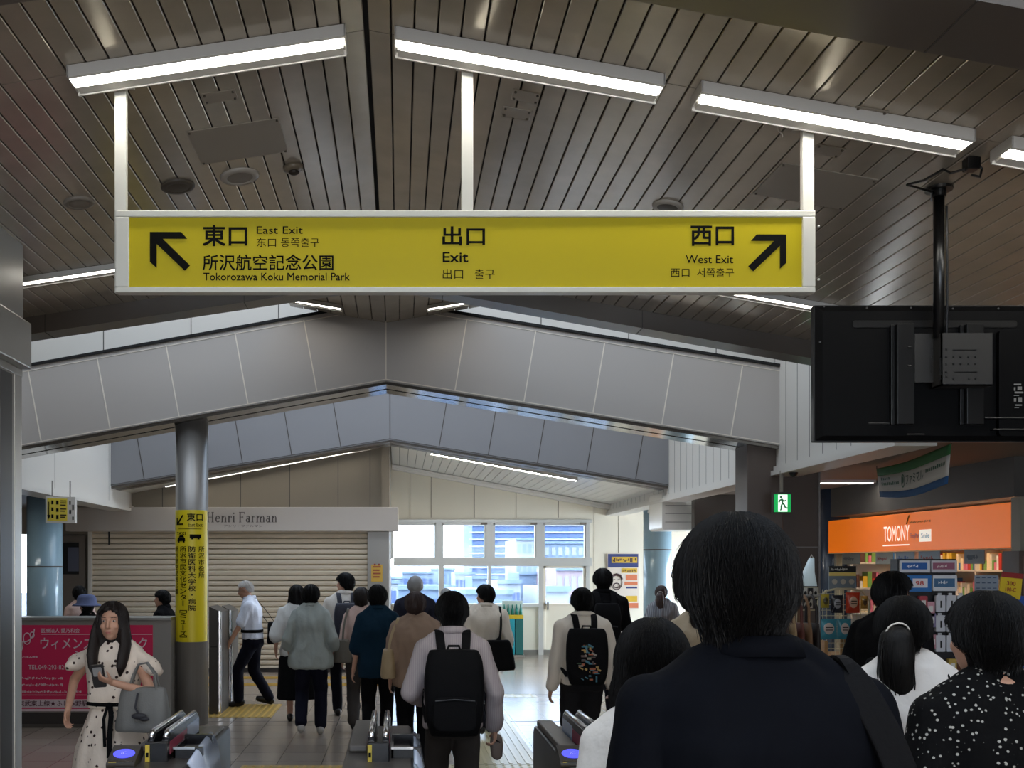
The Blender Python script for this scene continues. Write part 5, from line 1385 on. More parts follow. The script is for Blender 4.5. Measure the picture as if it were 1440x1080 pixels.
def shoulder_bag(F, label, m, at, size, strap_from=None, name='shoulder_bag', cat='bag', tilt_=0, smat=None):
    """bag hung from a shoulder; at: bag centre in the figure's own frame"""
    t = carried(name, label, cat, F); w, d, h = size; mb = MB(); at = Vector(at)
    rg = []
    for i in range(11):
        u = i / 10; k = 1 - .18 * u; e = (1 - abs(2 * u - 1) ** 6) ** .3 if 0 < u < 1 else .6
        rg.append((at.x, at.y, at.z - h / 2 + h * u, d / 2 * (1.05 - .35 * u) * (.7 + .3 * e), w / 2 * k * (.85 + .15 * e)))
    mb.loft(rg, 30, 3.2); from_mesh('bag_body', remesh(mb, .010, 3), m, t, fold_fn(len(label), .004, 10, 1))
    if strap_from:
        e = Vector(strap_from); ms = MB(); pts = []
        top_f = Vector((at.x, at.y + w * .36, at.z + h * .42)); top_b = Vector((at.x, at.y - w * .36, at.z + h * .42))
        pts = [top_b, top_b.lerp(e, .5) + Vector((e.x * .12, -.03, .0)), e + Vector((0, -.05, -.01)), e, e + Vector((0, .05, -.01)), top_f.lerp(e, .5) + Vector((e.x * .12, .03, 0)), top_f]
        sp = []
        for a, b in zip(pts, pts[1:]): sp += [a.lerp(b, q / 4) for q in range(4)]
        sp.append(pts[-1])
        for _ in range(3): sp = [sp[0]] + [(sp[i - 1] + sp[i] * 2 + sp[i + 1]) / 4 for i in range(1, len(sp) - 1)] + [sp[-1]]
        ms.strap(sp, .022, .007, [(1, .1, 0)] * len(sp)); obj('strap', ms, smat or m, t)
    return t
# ---------------------------------------------------------------- far end: bins, posters, cameras
t = thing('recycling_bin', 'teal recycling bin with round slots below the end window', 'recycling bin')
Yb = 19.2
x0, x1 = (707 - VX) * Yb / FOC, (736 - VX) * Yb / FOC; zt = P(0, 870, Yb).z
xm = (724 - VX) * Yb / FOC
obj('bin_body', MB().bb(x0, xm, Yb, Yb + .45, .05, zt), mat('bin_teal', (40, 160, 178), rough=.35), t, bevel=.01)
obj('bin_body', MB().bb(xm + .01, x1, Yb, Yb + .45, .05, zt), mat('bin_dark_teal', (38, 112, 112), rough=.35), t, bevel=.01)
obj('base', MB().bb(x0 - .02, x1 + .02, Yb, Yb + .45, 0, .05), mat('bin_base', (150, 146, 138)), t)
obj('yellow_band', MB().bb(x0, x1, Yb - .005, Yb + .1, zt, zt + .07), mat('bin_yellow', (216, 190, 50)), t)
mb = MB(); n = 5
for i in range(n):
    x = x0 + .04 + (x1 - x0 - .08) * i / (n - 1); mb.smooth = True; mb.cyl((x, Yb + .1, zt + .07), (x, Yb + .1, zt + .2), .032, .022, seg=12); mb.cyl((x, Yb + .1, zt + .2), (x, Yb + .1, zt + .27), .013, seg=10)
obj('bottle_print', mb, mat('bin_bottle', (30, 130, 122), rough=.3), t)
obj('header_panel', MB().bb(x0, x1, Yb + .14, Yb + .16, zt + .07, zt + .34), mat('bin_header', (206, 226, 222), rough=.4), t)
mb = MB()
for q in range(5): mb.cyl(((x0 + xm) / 2, Yb - .002, zt - .1 - q * .09), ((x0 + xm) / 2, Yb + .002, zt - .1 - q * .09), .02, seg=10)
mb.tube([Vector(((x0 + xm) / 2 + .06 * math.cos(a), Yb - .003, .14 + .05 * math.sin(a))) for a in [i * .4 for i in range(17)]], .012, 6)
obj('white_marks', mb, M['white'], t)
# wall poster with a face drawing
t = thing('wall_poster', 'yellow headed paper poster with a laughing cartoon face beside the blue column', 'poster')
Yq = Y_END - .025
def Q(px, py): return P(px, py, Yq)
def rect(mb, px0, py0, px1, py1, d=0): mb.bb(Q(px0, 0).x, Q(px1, 0).x, Yq - d - .002, Yq - d, Q(0, py1).z, Q(0, py0).z)
mb = MB(); rect(mb, 854, 778, 898.5, 856); obj('sheet', mb, mat('poster_paper', (216, 204, 190), rough=.6), t)
for r_ in ((855, 779, 897.5, 798), (880, 825, 896, 827.5)): mb = MB(); rect(mb, *r_, .002); obj('blue_band', mb, mat('poster_navy', (52, 62, 112)), t)
for r_ in ((860, 783, 896, 791.5), (874, 799, 896, 805.5), (880, 838, 896, 846)): mb = MB(); rect(mb, *r_, .004); obj('yellow_band', mb, mat('poster_yellow', (212, 172, 52)), t)
for r_ in ((878, 818, 896.5, 823), (884, 848, 897.5, 855), (880, 808, 896, 816)): mb = MB(); rect(mb, *r_, .004); obj('orange_band', mb, mat('poster_orange', (206, 116, 78)), t)
mb = MB()
bars(mb, Q(861, 791), 34 * Yq / FOC, 7 * Yq / FOC, 7, seed=41, lift=.008); bars(mb, Q(875, 805), 20 * Yq / FOC, 5 * Yq / FOC, 6, seed=42, lift=.008)
cx, cz = Q(867, 818).x, Q(0, 819).z
def ringt(cx, cz, rx, rz, r, a0=0, a1=6.3): mb.tube([(cx + rx * math.cos(a), Yq - .008, cz + rz * math.sin(a)) for a in [a0 + (a1 - a0) * i / 20 for i in range(21)]], r, 5)
ringt(cx, cz, .11, .14, .008); ringt(cx, cz - .06, .06, .045, .01)
for s in (-1, 1): ringt(cx + s * .045, cz + .04, .025, .02, .006, .3, 2.9)
mb.tube([(cx - .11, Yq - .008, cz + .06), (cx - .08, Yq - .008, cz + .14), (cx, Yq - .008, cz + .165), (cx + .08, Yq - .008, cz + .14), (cx + .11, Yq - .008, cz + .06)], .02, 6)
obj('line_art', mb, mat('poster_ink', (70, 46, 48)), t)
# small yellow notice on the pilaster
t = thing('wall_notice', 'small yellow notice with red print on the grey pilaster by the shutter', 'notice')
Yn = Y_SHOP - .125
a, b = P(522, 794, Yn), P(538, 818, Yn)
obj('sheet', MB().bb(a.x, b.x, Yn - .003, Yn + .003, b.z, a.z), mat('notice_yellow', (208, 168, 70)), t)
mb = MB()
for k_ in range(4): mb.bb(a.x + .03, b.x - .03 - .02 * (k_ % 2), Yn - .005, Yn - .002, a.z - .05 - k_ * .055, a.z - .025 - k_ * .055)
obj('print', mb, mat('notice_red', (150, 70, 50)), t)
mb = MB()
for x in (a.x + .06, b.x - .06): mb.cyl((x, Yn - .006, a.z), (x, Yn, a.z), .018, seg=10)
obj('magnet', mb, mat('magnet_red', (140, 50, 44)), t)
# white box under the soffit by the far column, dome cameras
t = thing('air_conditioner', 'white box unit under the soffit beside the far pale blue column', 'ceiling unit')
Ya = 15.6; a, b = P(931, 692, Ya), P(994, 745, Ya)
obj('casing', MB().rbox(((a.x + b.x) / 2, Ya + .4, (a.z + b.z) / 2), (b.x - a.x, .8, a.z - b.z), .04), M['slat2'], t)
mb = MB()
for q in range(3): mb.bb(a.x + .05, b.x - .05, Ya - .004, Ya + .002, b.z + .12 + q * .13, b.z + .125 + q * .13)
obj('seam', mb, M['dseam'], t)
obj('hanger', MB().bb(a.x + .1, b.x - .1, Ya + .2, Ya + .6, a.z - .01, 2.86), M['slat2'], t)
def cctv(label, px, py, Y, s, z1, m):
    t = thing('security_camera', label, 'security camera'); c = P(px, py, Y)
    mb = MB(); mb.smooth = True; mb.tube([c + Vector((0, 0, .06 * s)), c + Vector((0, 0, .02 * s)), c + Vector((0, 0, 0))], [.06 * s, .07 * s, .062 * s], 18); obj('housing', mb, m, t)
    mb = MB(); mb.smooth = True; mb.ell(c + Vector((0, 0, -.005)), (.05 * s, .05 * s, .05 * s)); obj('dome', mb, tk, t)
    mb = MB(); mb.smooth = True; mb.cyl(c + Vector((0, 0, .06 * s)), (c.x, c.y, z1), .018 * s, seg=10); obj('stem', mb, m, t)
cctv('white dome camera in front of the far pale blue column', 917, 722, 17.2, 1.1, 2.86, M['slat2'])
cctv('dark dome camera beside the green exit sign', 1116, 664, 10.6, .9, 2.86, mat('cctv_grey', (90, 84, 78)))
# green exit sign
t = thing('exit_sign', 'small lit green exit sign with a running figure, hung from the bulkhead', 'exit sign')
Ye = 10.7
def E_(px, py): return P(px, py, Ye)
a, b = E_(1088.5, 695), E_(1112, 720)
obj('casing', MB().bb(a.x - .012, b.x + .012, Ye + .004, Ye + .05, b.z - .012, a.z + .025), mat('exit_case', (70, 66, 60)), t)
obj('green_face', MB().bb(a.x, b.x, Ye, Ye + .004, b.z, a.z), mat('exit_green', (20, 150, 70), emit=(24, 170, 84), estr=.13), t)
w, h = b.x - a.x, a.z - b.z
o = Vector((a.x, Ye, b.z)); wm = mat('exit_white', (240, 250, 240), emit=(235, 255, 240), estr=.17)
mb = MB()
flat(mb, [(.24 * w, .02 * h), (.80 * w, .02 * h), (.80 * w, .98 * h), (.24 * w, .98 * h)], o, (1, 0, 0), (0, 0, 1), .0005)
obj('doorway', mb, wm, t)
mb = MB(); U = lambda x, z: o + Vector((x * w, -.004, z * h)); r = .05 * w
mb.ell(U(.4, .84), (.065 * w, .002, .07 * h), nu=12, nv=6)
for pts in ([(.44, .74), (.50, .5)], [(.46, .72), (.34, .66), (.28, .54)], [(.46, .72), (.58, .6), (.68, .66)], [(.5, .5), (.42, .34), (.42, .16), (.36, .1)], [(.5, .5), (.6, .4), (.66, .26), (.78, .22)]): mb.tube([U(*q) for q in pts], r * .9, 6, flat=(1, 1))
obj('running_figure', mb, mat('exit_dark_green', (10, 96, 48), emit=(10, 110, 50), estr=.05), t)
obj('hanger', MB().bb((a.x + b.x) / 2 - .014, (a.x + b.x) / 2 + .014, Ye + .015, Ye + .04, a.z + .02, 2.80), M['beige'], t)

# ---------------------------------------------------------------- banner
t = thing('hanging_banner', 'sagging green, white and blue cloth banner hung above the orange shop sign', 'banner')
Yk = 10.6
BL = [P(1233, 659, 10.8), P(1238, 699, 10.8)]; BR = [P(1341, 624, 8.5), P(1336, 680, 8.5)]
def ban(u, v, off=0):
    top = BL[0].lerp(BR[0], u); bot = BL[1].lerp(BR[1], u)
    p = top.lerp(bot, v); p.z -= .05 * math.sin(math.pi * u) * (.4 + .6 * v); p.x += .02 * math.sin(u * 5) - off
    return p
def band(v0, v1, m, nm, n=20, off=0):
    mb = MB(); mb.smooth = True
    mb.grid([[ban(i / n, v0 + (v1 - v0) * j / 4, off) for i in range(n + 1)] for j in range(5)])
    o = obj(nm, mb, m, t); s = o.modifiers.new('s', 'SOLIDIFY'); s.thickness = .004; return o
band(0, .27, mat('banner_green', (48, 108, 58), rough=.7), 'green_stripe'); band(.27, .8, mat('banner_white', (206, 204, 200), rough=.7), 'white_field'); band(.8, 1, mat('banner_blue', (36, 92, 150), rough=.7), 'blue_stripe')
def bantext(mb, s, u0, u1, v0, v1, bold=0):
    vs, fs = glyphs(s, bold); xs = [q[0] for q in vs]; yy = [q[1] for q in vs]; X0, X1, Y0, Y1 = min(xs), max(xs), min(yy), max(yy)
    mb.add([ban(u0 + (u1 - u0) * (q_[0] - X0) / (X1 - X0), v1 - (v1 - v0) * (q_[1] - Y0) / (Y1 - Y0), .012 + (q_[2] if len(q_) > 2 else 0)) for q_ in vs], fs)
mb = MB(); bantext(mb, 'ファミマル', .42, .69, .38, .66, .02); mb2 = MB()
for k_ in range(3): mb2.grid([[ban(.375 + .028 * math.cos(a) * q, .53 + .2 * math.sin(a) * q, .012) for a in [i * .5236 for i in range(12)]] for q in ((1, .72)[k_ % 2:] + (.72,))[:2]] if k_ == 0 else [[ban(.375 + .014 * math.cos(a) * q, .5 + .1 * math.sin(a) * q, .012) for a in [i * .5236 for i in range(12)]] for q in (1, .05)], True)

for (ua, ub, va, vb, n_) in ((.06, .19, .34, .43, 5), (.06, .32, .5, .6, 10), (.72, .97, .4, .5, 10)):
    for q_ in range(n_):
        c0 = ua + (ub - ua) * q_ / n_; c1 = c0 + (ub - ua) / n_ * .7; mb2.add([ban(c0, vb, .012), ban(c1, vb, .012), ban(c1, va + .02 * (q_ % 3), .012), ban(c0, va + .02 * (q_ % 2), .012)], [(0, 1, 2, 3)])
obj('lettering', mb, mat('banner_ink', (40, 74, 66)), t); obj('fine_print', mb2, mat('banner_dark_green', (50, 96, 70)), t)
mb = MB()
for p in (ban(0, 0), ban(1, 0)): mb.cyl(p, (p.x, p.y, 2.87), .004, seg=6)
obj('cord', mb, M['black'], t)

# ---------------------------------------------------------------- convenience shop
t = thing('shop_fascia_sign', 'long lit orange shop sign with white hand drawn lettering', 'shop sign')
xs_ = 6.05
zA, zB = 1.955, 2.405
og = mat('sign_orange', (226, 106, 14), rough=.4, emit=(230, 112, 14), estr=.08)
obj('sign_box', MB().bb(xs_, xs_ + .2, 9.85, 14.05, zA, zB), og, t, bevel=.005)
obj('edge_trim', MB().bb(xs_ - .004, xs_ + .204, 9.84, 14.06, zA - .012, zA), mat('sign_trim', (236, 190, 140)), t)
# the face looks towards -x: lettering runs along -y
def F_(px, py):
    Y = xs_ * FOC / (px - VX); return P(px, py, Y)
XD, YD = (0, -1, 0), (0, 0, 1)
wt = mat('sign_white_letters', (250, 240, 226), emit=(255, 244, 230), estr=.1)
p = F_(1243, 763); q = F_(1279, 763)
mb = MB(); zz = EYE + (VY - 762) * p.y / FOC
text(mb, 'TOMONY', (xs_, p.y, zz), abs(p.y - q.y), .19, XD, YD, bold=.01, lift=.003)
mb.bb(xs_ - .006, xs_ - .003, q.y, p.y + .02, zz - .055, zz - .04)
obj('lettering', mb, wt, t)
p2 = F_(1281, 0); q2 = F_(1293, 0); mb = MB(); text(mb, 'FamilyMart', (xs_, p2.y, zz + .01), abs(p2.y - q2.y), .075, XD, YD, bold=.012, lift=.003); obj('small_lettering', mb, mat('sign_blue_letters', (110, 110, 170)), t)
p3 = F_(1293, 0); q3 = F_(1309.5, 0); bd = obj('badge', MB().bb(xs_ - .004, xs_, q3.y, p3.y, zz - .02, zz + .12), wt, t)
mb = MB(); text(mb, 'Smile', (xs_ - .004, p3.y - .05, zz + .02), abs(p3.y - q3.y) * .7, .06, XD, YD, bold=.01, lift=.003); obj('badge_lettering', mb, mat('badge_blue', (70, 150, 190)), bd)
p4 = F_(1279, 0); q4 = F_(1309, 0); mb = MB(); bars(mb, (xs_, p4.y, zz + .2), abs(p4.y - q4.y), .03, 12, XD, YD, seed=43); mb.tube([(xs_ - .004, q.y + .06, zz + .2), (xs_ - .004, q.y + .03, zz + .26), (xs_ - .004, q.y, zz + .3)], .008, 6); obj('tagline', mb, mat('sign_olive', (110, 90, 30)), t)
# shop shell: posts, ceiling, back shelves
sw = mat('shop_wall', (186, 178, 150), rough=.6)
mb = MB().bb(7.7, 7.8, 9.0, 14.3, 0, 2.86); mb.bb(6.1, 7.8, 14.2, 14.3, 0, 2.86); mb.mat(1); mb.bb(6.12, 6.2, 13.95, 14.05, 0, 1.95); mb.bb(6.05, 6.25, 9.7, 9.85, 0, 2.45); mb.bb(6.25, 8.2, 9.7, 9.8, 0, 2.45)
struct('ceiling_shop', MB().bb(6.08, 8.2, 9.85, 14.3, 2.46, 2.86), M['greywall'])
struct('wall_shop_interior', mb, [sw, mat('shop_post', (150, 144, 128), rough=.5)])
zq = lambda x: 2.44
lm = mat('shop_tube', (255, 246, 224), emit=(255, 236, 200), estr=1.6)
for x, lb in ((6.5, 'warm lit shop ceiling light just behind the orange sign'), (7.2, 'warm lit shop ceiling light over the back shelves')):
    tt = thing('shop_light', lb, 'ceiling light')
    obj('housing', MB().bb(x - .08, x + .08, 10.0, 13.9, 2.41, 2.44), M['housing'], tt); obj('diffuser', MB().bb(x - .05, x + .05, 10.05, 13.85, 2.39, 2.41), lm, tt); obj('hanger', MB().bb(x - .01, x + .01, 11.9, 11.93, 2.44, 2.46), M['housing'], tt)
RNG = random.Random(7)
PK = [(196, 60, 50), (230, 190, 60), (60, 120, 180), (230, 226, 214), (120, 170, 90), (214, 120, 150), (244, 226, 190), (90, 60, 50), (238, 210, 120), (240, 240, 240)]
PKM = [mat('package_%d' % i, c, rough=.35) for i, c in enumerate(PK)]
# back shelf unit with countless small wares
tt = thing('shop_shelves', 'bright back shelves packed with small wares inside the orange signed shop', 'shelves')
mb = MB()
for z in (.3, .65, 1.0, 1.35, 1.7, 2.05): mb.bb(7.35, 7.68, 10.0, 14.1, z, z + .02)
for y in (10.0, 11.35, 12.7, 14.05): mb.bb(7.35, 7.69, y, y + .03, 0, 2.3)
mb.bb(7.66, 7.69, 10.0, 14.1, 0, 2.3)
obj('shelf_frame', mb, M['white'], tt)
mbs = [MB() for _ in PKM]
for z in (.32, .67, 1.02, 1.37, 1.72):
    y = 10.06
    while y < 14.0:
        w = RNG.uniform(.03, .07); h = RNG.uniform(.09, .24)
        mbs[RNG.randrange(len(PKM))].bb(7.4, 7.6, y, y + w, z, z + h); y += w + .008
allw = MB()
for i, m_ in enumerate(mbs):
    allw.cur = i; allw.add(m_.v, m_.f)
w_ = obj('wares', allw, PKM, tt); w_['kind'] = 'stuff'
tt = thing('end_shelves', 'packed shelves on the far end wall of the shop, lit warm', 'shelves')
mb = MB()
for z in (.4, .75, 1.1, 1.45, 1.8): mb.bb(6.3, 7.3, 13.9, 14.18, z, z + .02)
mb.bb(6.3, 6.33, 13.9, 14.19, 0, 2.2); mb.bb(7.27, 7.3, 13.9, 14.19, 0, 2.2); mb.bb(6.3, 7.3, 14.16, 14.19, 0, 2.2)
obj('shelf_frame', mb, M['white'], tt)
allw = MB()
for z in (.42, .77, 1.12, 1.47, 1.82):
    x = 6.35
    while x < 7.2:
        w = RNG.uniform(.03, .07); h = RNG.uniform(.09, .24); allw.cur = RNG.randrange(len(PKM)); allw.bb(x, x + w, 13.95, 14.12, z, z + h); x += w + .008
w_ = obj('wares', allw, PKM, tt); w_['kind'] = 'stuff'

# snack rack in front (wire grid on a wooden crate)
Yr = 8.2
def K(px, py, y=Yr): return P(px, py, y)
tt = thing('snack_rack', 'cream wire rack on a wooden crate, hung with snack packets', 'display rack')
cw = mat('wire_cream', (206, 196, 164), rough=.4); wd_ = mat('crate_wood', (176, 132, 82), rough=.6, noise_=.2, nscale=6, stretch=(1, 1, 8))
mb = MB(); xl_, xr_ = K(1152, 0).x, K(1224, 0).x; zt_, zb2 = K(0, 828).z, K(0, 918).z
arc = [(xl_, Yr + .02, .3), (xl_, Yr + .02, zt_ - .1), (xl_ + .06, Yr + .02, zt_ - .02), (xl_ + .15, Yr + .02, zt_), (xr_ - .15, Yr + .02, zt_), (xr_ - .06, Yr + .02, zt_ - .02), (xr_, Yr + .02, zt_ - .1), (xr_, Yr + .02, .3)]
mb.tube(arc, .009, 8)
for i in range(1, 12): x = xl_ + (xr_ - xl_) * i / 12; mb.cyl((x, Yr + .02, zb2 - .1), (x, Yr + .02, zt_ - .005), .0025, seg=5)
z = zb2 - .1
while z < zt_: mb.cyl((xl_, Yr + .02, z), (xr_, Yr + .02, z), .0025, seg=5); z += .045
obj('wire_frame', mb, cw, tt)
mb = MB(); mb.bb(xl_ - .02, xr_ + .02, Yr + .05, Yr + .4, 0, K(0, 922).z); mb.bb(xl_ - .02, xr_ + .02, Yr - .12, Yr - .1, K(0, 940).z - .1, K(0, 926).z); mb.bb(xl_, xl_ + .03, Yr - .1, Yr + .05, K(0, 922).z, K(0, 900).z); mb.bb((xl_ + xr_) / 2 - .02, (xl_ + xr_) / 2 + .02, Yr + .03, Yr + .05, K(0, 922).z, K(0, 898).z)
mb.bb(xl_ - .02, xr_ + .02, Yr - .12, Yr + .05, 0, K(0, 945).z)
obj('crate', mb, wd_, tt, bevel=.004)
# header board
tt = thing('rack_header', 'printed header board of pictures standing above the snack rack', 'display board')
a, b = K(1168, 797), K(1206, 829)
obj('board', MB().bb(a.x, b.x, Yr + .03, Yr + .04, b.z, a.z), mat('header_grey', (120, 130, 138)), tt)
mb = MB().bb(a.x, b.x, Yr + .026, Yr + .03, K(0, 805).z, K(0, 796).z); obj('black_band', mb, M['black'], tt)
mb = MB(); bars(mb, (a.x + .01, Yr + .025, K(0, 802.5).z), .14, .022, 8, seed=8); obj('lettering', mb, M['white'], tt)
mb = MB().bb(a.x, b.x, Yr + .026, Yr + .03, K(0, 810).z, K(0, 805).z); obj('yellow_band', mb, PKM[8], tt)
mb = MB()
for q in range(3): mb.cyl((a.x + .045 + .07 * q, Yr + .024, K(0, 818).z), (a.x + .045 + .07 * q, Yr + .03, K(0, 818).z), .022, seg=14)
obj('picture', mb, mat('header_picture', (196, 186, 170)), tt)
obj('stem', MB().bb((a.x + b.x) / 2 - .01, (a.x + b.x) / 2 + .01, Yr + .025, Yr + .035, K(0, 835).z, b.z), cw, tt)
# packets: pillow shaped bags
def packet(label, px0, py0, px1, py1, y, c, c2=None, name='snack_packet'):
    a, b = P(px0, py0, y), P(px1, py1, y); w, h = b.x - a.x, a.z - b.z; cx, cz = (a.x + b.x) / 2, (a.z + b.z) / 2
    t = thing(name, label, 'snack packet', 'snack packets on the wire rack')
    mb = MB(); mb.smooth = True; n, m = 10, 12
    for s in (-1, 1):
        rows = []
        for j in range(m + 1):
            v = 2 * j / m - 1; row = []
            for i in range(n + 1):
                u = 2 * i / n - 1; d = .022 * max(0, (1 - u * u)) ** .6 * max(0, 1 - (abs(v) / .92) ** 2) ** .6 if abs(v) < .92 else .001
                d += .002 * math.sin(9 * u + 3 * v) * (1 - abs(v))
                row.append(Vector((cx + u * w / 2 * (1 - .03 * (1 - v * v)), y + s * max(d, .001), cz + v * h / 2)))
            rows.append(row if s < 0 else row[::-1])
        mb.grid(rows)
    obj('bag', mb, mat('pack_' + label[:14], c, rough=.22, spec=.7), t)
    if c2:
        mb = MB(); mb.smooth = True; mb.ell((cx, y - .017, cz + .02 * h), (w * .3, .009, h * .28), nu=18); o = obj('print', mb, mat('print_' + label[:14], c2, rough=.25), t)
        mb = MB()
        for q in range(2): mb.bb(cx - w * .2, cx + w * .2, y - .0285, y - .026, cz + .06 * h - q * .12 * h, cz + .1 * h - q * .12 * h)
        obj('brand_mark', mb, M['ink'], o)
yk_ = Yr - .02
packet('olive yellow snack packet, upper left on the wire rack', 1154, 836, 1166, 855, yk_, (170, 150, 50), (90, 80, 40))
packet('black and grey snack packet, second in the upper row', 1168, 837, 1185, 862, yk_, (34, 36, 44), (160, 158, 160))
packet('bright red orange snack packet in the upper row of the wire rack', 1189, 833, 1209, 862, yk_, (200, 62, 34), (224, 180, 150))
packet('ochre snack packet at the right of the upper row', 1210, 838, 1220, 856, yk_, (186, 140, 62), (120, 90, 50))
packet('teal edged snack packet, left of the lower row', 1152, 870, 1177, 899, yk_ - .03, (60, 138, 156), (206, 190, 180))
packet('teal edged snack packet, middle of the lower row', 1177, 870, 1197, 899, yk_ - .03, (60, 138, 156), (206, 190, 180))
packet('shiny white and gold snack packet, right of the lower row', 1196, 870, 1217, 898, yk_ - .03, (206, 200, 186), (190, 150, 60))
# second rack further left, with black and white packets, and hung garments
tt = thing('accessory_stand', 'wire stand of small black and white packs left of the snack rack', 'display rack')
Yg = 8.6; mb = MB()
a, b = P(1121, 826, Yg), P(1150, 858, Yg)
for z in (a.z, (a.z + b.z) / 2, b.z): mb.cyl((a.x, Yg, z), (b.x, Yg, z), .005, seg=6)
for x in (a.x, b.x): mb.cyl((x, Yg, 0), (x, Yg, a.z), .008, seg=8)
obj('wire_frame', mb, cw, tt)
for i in range(4):
    x = a.x + .022 + i * .044
    for j, zz_ in enumerate((a.z, (a.z + b.z) / 2)):
        pkk = thing('blister_pack', 'small black and white blister pack hung on the wire stand', 'blister pack', 'black and white packs on the wire stand')
        obj('card', MB().bb(x - .018, x + .018, Yg - .012, Yg - .008, zz_ - .08, zz_ - .004), M['white'] if (i + j) % 2 else M['black'], pkk)
        mb = MB(); mb.smooth = True; mb.ell((x, Yg - .015, zz_ - .05), (.012, .008, .02), nu=10, nv=6); obj('blister', mb, M['black'] if (i + j) % 2 else M['white'], pkk)
ts = thing('shopping_bag', 'translucent white plastic bag standing over the accessory stand', 'plastic bag')
a, b = P(1128, 785, Yg), P(1148, 824, Yg)
mb = MB(); mb.smooth = True; mb.loft([((a.x + b.x) / 2, Yg, b.z, (b.x - a.x) / 2, .05), ((a.x + b.x) / 2 - .005, Yg, (a.z + b.z) / 2, (b.x - a.x) / 2 * .75, .04), ((a.x + b.x) / 2 + .02, Yg, a.z, (b.x - a.x) / 2 * .35, .02)], 20, 3)
obj('bag', mb, mat('bag_plastic_glow', (210, 224, 228), rough=.25, emit=(200, 224, 232), estr=.03), ts)  # faint glow put into the material for light coming through the plastic
obj('handle', MB().tube([((a.x + b.x) / 2, Yg, a.z - .01), ((a.x + b.x) / 2 + .02, Yg, a.z + .03), ((a.x + b.x) / 2 + .04, Yg, a.z - .01)], .004, 6), M['white'], ts)
tn = [(150, 116, 84), (60, 44, 38), (176, 148, 112), (96, 50, 44), (132, 100, 72), (40, 34, 34)]
gr = thing('bag_rail', 'metal rail of hanging tan and brown totes beside the tall man', 'rail')
Yt_ = 7.4; x0 = P(1088, 0, Yt_).x; zr_ = P(0, 842, Yt_).z
mb = MB(); mb.cyl((x0 - .06, Yt_, zr_ + .02), (x0 + .34, Yt_, zr_ + .02), .01, seg=8)
for x in (x0 - .06, x0 + .34): mb.cyl((x, Yt_, 0), (x, Yt_, zr_ + .02), .01, seg=8)
obj('rail_tube', mb, M['steel'], gr)
nm_ = ['tan', 'dark brown', 'sand', 'maroon brown', 'camel', 'black']
for i, c in enumerate(tn):
    x = x0 + i * .056
    g_ = thing('tote_bag', '%s hanging tote with a loop handle, on the metal rail' % nm_[i], 'tote bag', 'totes on the metal rail')
    mb = MB(); mb.smooth = True; mb.loft([(x, Yt_ + .02, zr_ - .5, .021, .13), (x, Yt_, zr_ - .45, .024, .15), (x, Yt_, zr_ - .25, .02, .14), (x, Yt_, zr_ - .18, .012, .13)], 18, 3); obj('bag', mb, mat('tote_%d' % i, c, rough=.6), g_)
    mb = MB(); mb.tube([(x, Yt_ - .1, zr_ - .19), (x, Yt_ - .09, zr_ - .06), (x, Yt_ - .04, zr_ + .0), (x, Yt_, zr_ + .025), (x, Yt_ + .04, zr_), (x, Yt_ + .09, zr_ - .06), (x, Yt_ + .1, zr_ - .19)], .011, 8); obj('handle', mb, mat('tote_%d' % i, c), g_)
# phone accessory tower
Yd = 7.0
def D_(px, py, y=Yd): return P(px, py, y)
tt = thing('accessory_tower', 'black display tower with blue and white header cards and white packs', 'display tower')
a, b = D_(1264, 786), D_(1346, 940)
obj('back_board', MB().bb(a.x, b.x, Yd + .02, Yd + .12, 0, a.z), mat('tower_black', (26, 24, 26), rough=.4), tt)
obj('base', MB().bb(a.x - .03, b.x + .03, Yd - .12, Yd + .3, 0, .12), M['black'], tt)
HC = [((1266, 788), (1308, 805), (206, 206, 210), (40, 92, 160)), ((1310, 788), (1346, 805), (196, 192, 196), (150, 90, 110)), ((1272, 809), (1310, 832), (44, 110, 176), (226, 220, 222)), ((1312, 809), (1346, 831), (212, 214, 216), (64, 104, 140))]
for i, ((u0, v0), (u1, v1), c1, c2) in enumerate(HC):
    a, b = D_(u0, v0), D_(u1, v1); w, h = b.x - a.x, a.z - b.z
    o = obj('header_card', MB().bb(a.x, b.x, Yd, Yd + .02, b.z, a.z), mat('hc%d' % i, c1, rough=.4), tt)
    obj('card_print', MB().bb(a.x + w * (.05 if i != 2 else .3), a.x + w * .9 if i != 2 else a.x + w * .85, Yd - .002, Yd, b.z + h * .25, b.z + h * .8), mat('hcp%d' % i, c2, rough=.4), o)
    mb = MB(); text(mb, '98', (a.x + w * .4, Yd - .002, b.z + h * .38), w * .3, h * .28, bold=.015) if i == 2 else bars(mb, (a.x + w * .2, Yd - .002, b.z + h * .38), w * .4, h * .28, 4, seed=30 + i); obj('card_lettering', mb, mat('hct%d' % i, [(230, 230, 240), (220, 200, 200), (190, 60, 50), (220, 226, 230)][i]), o)
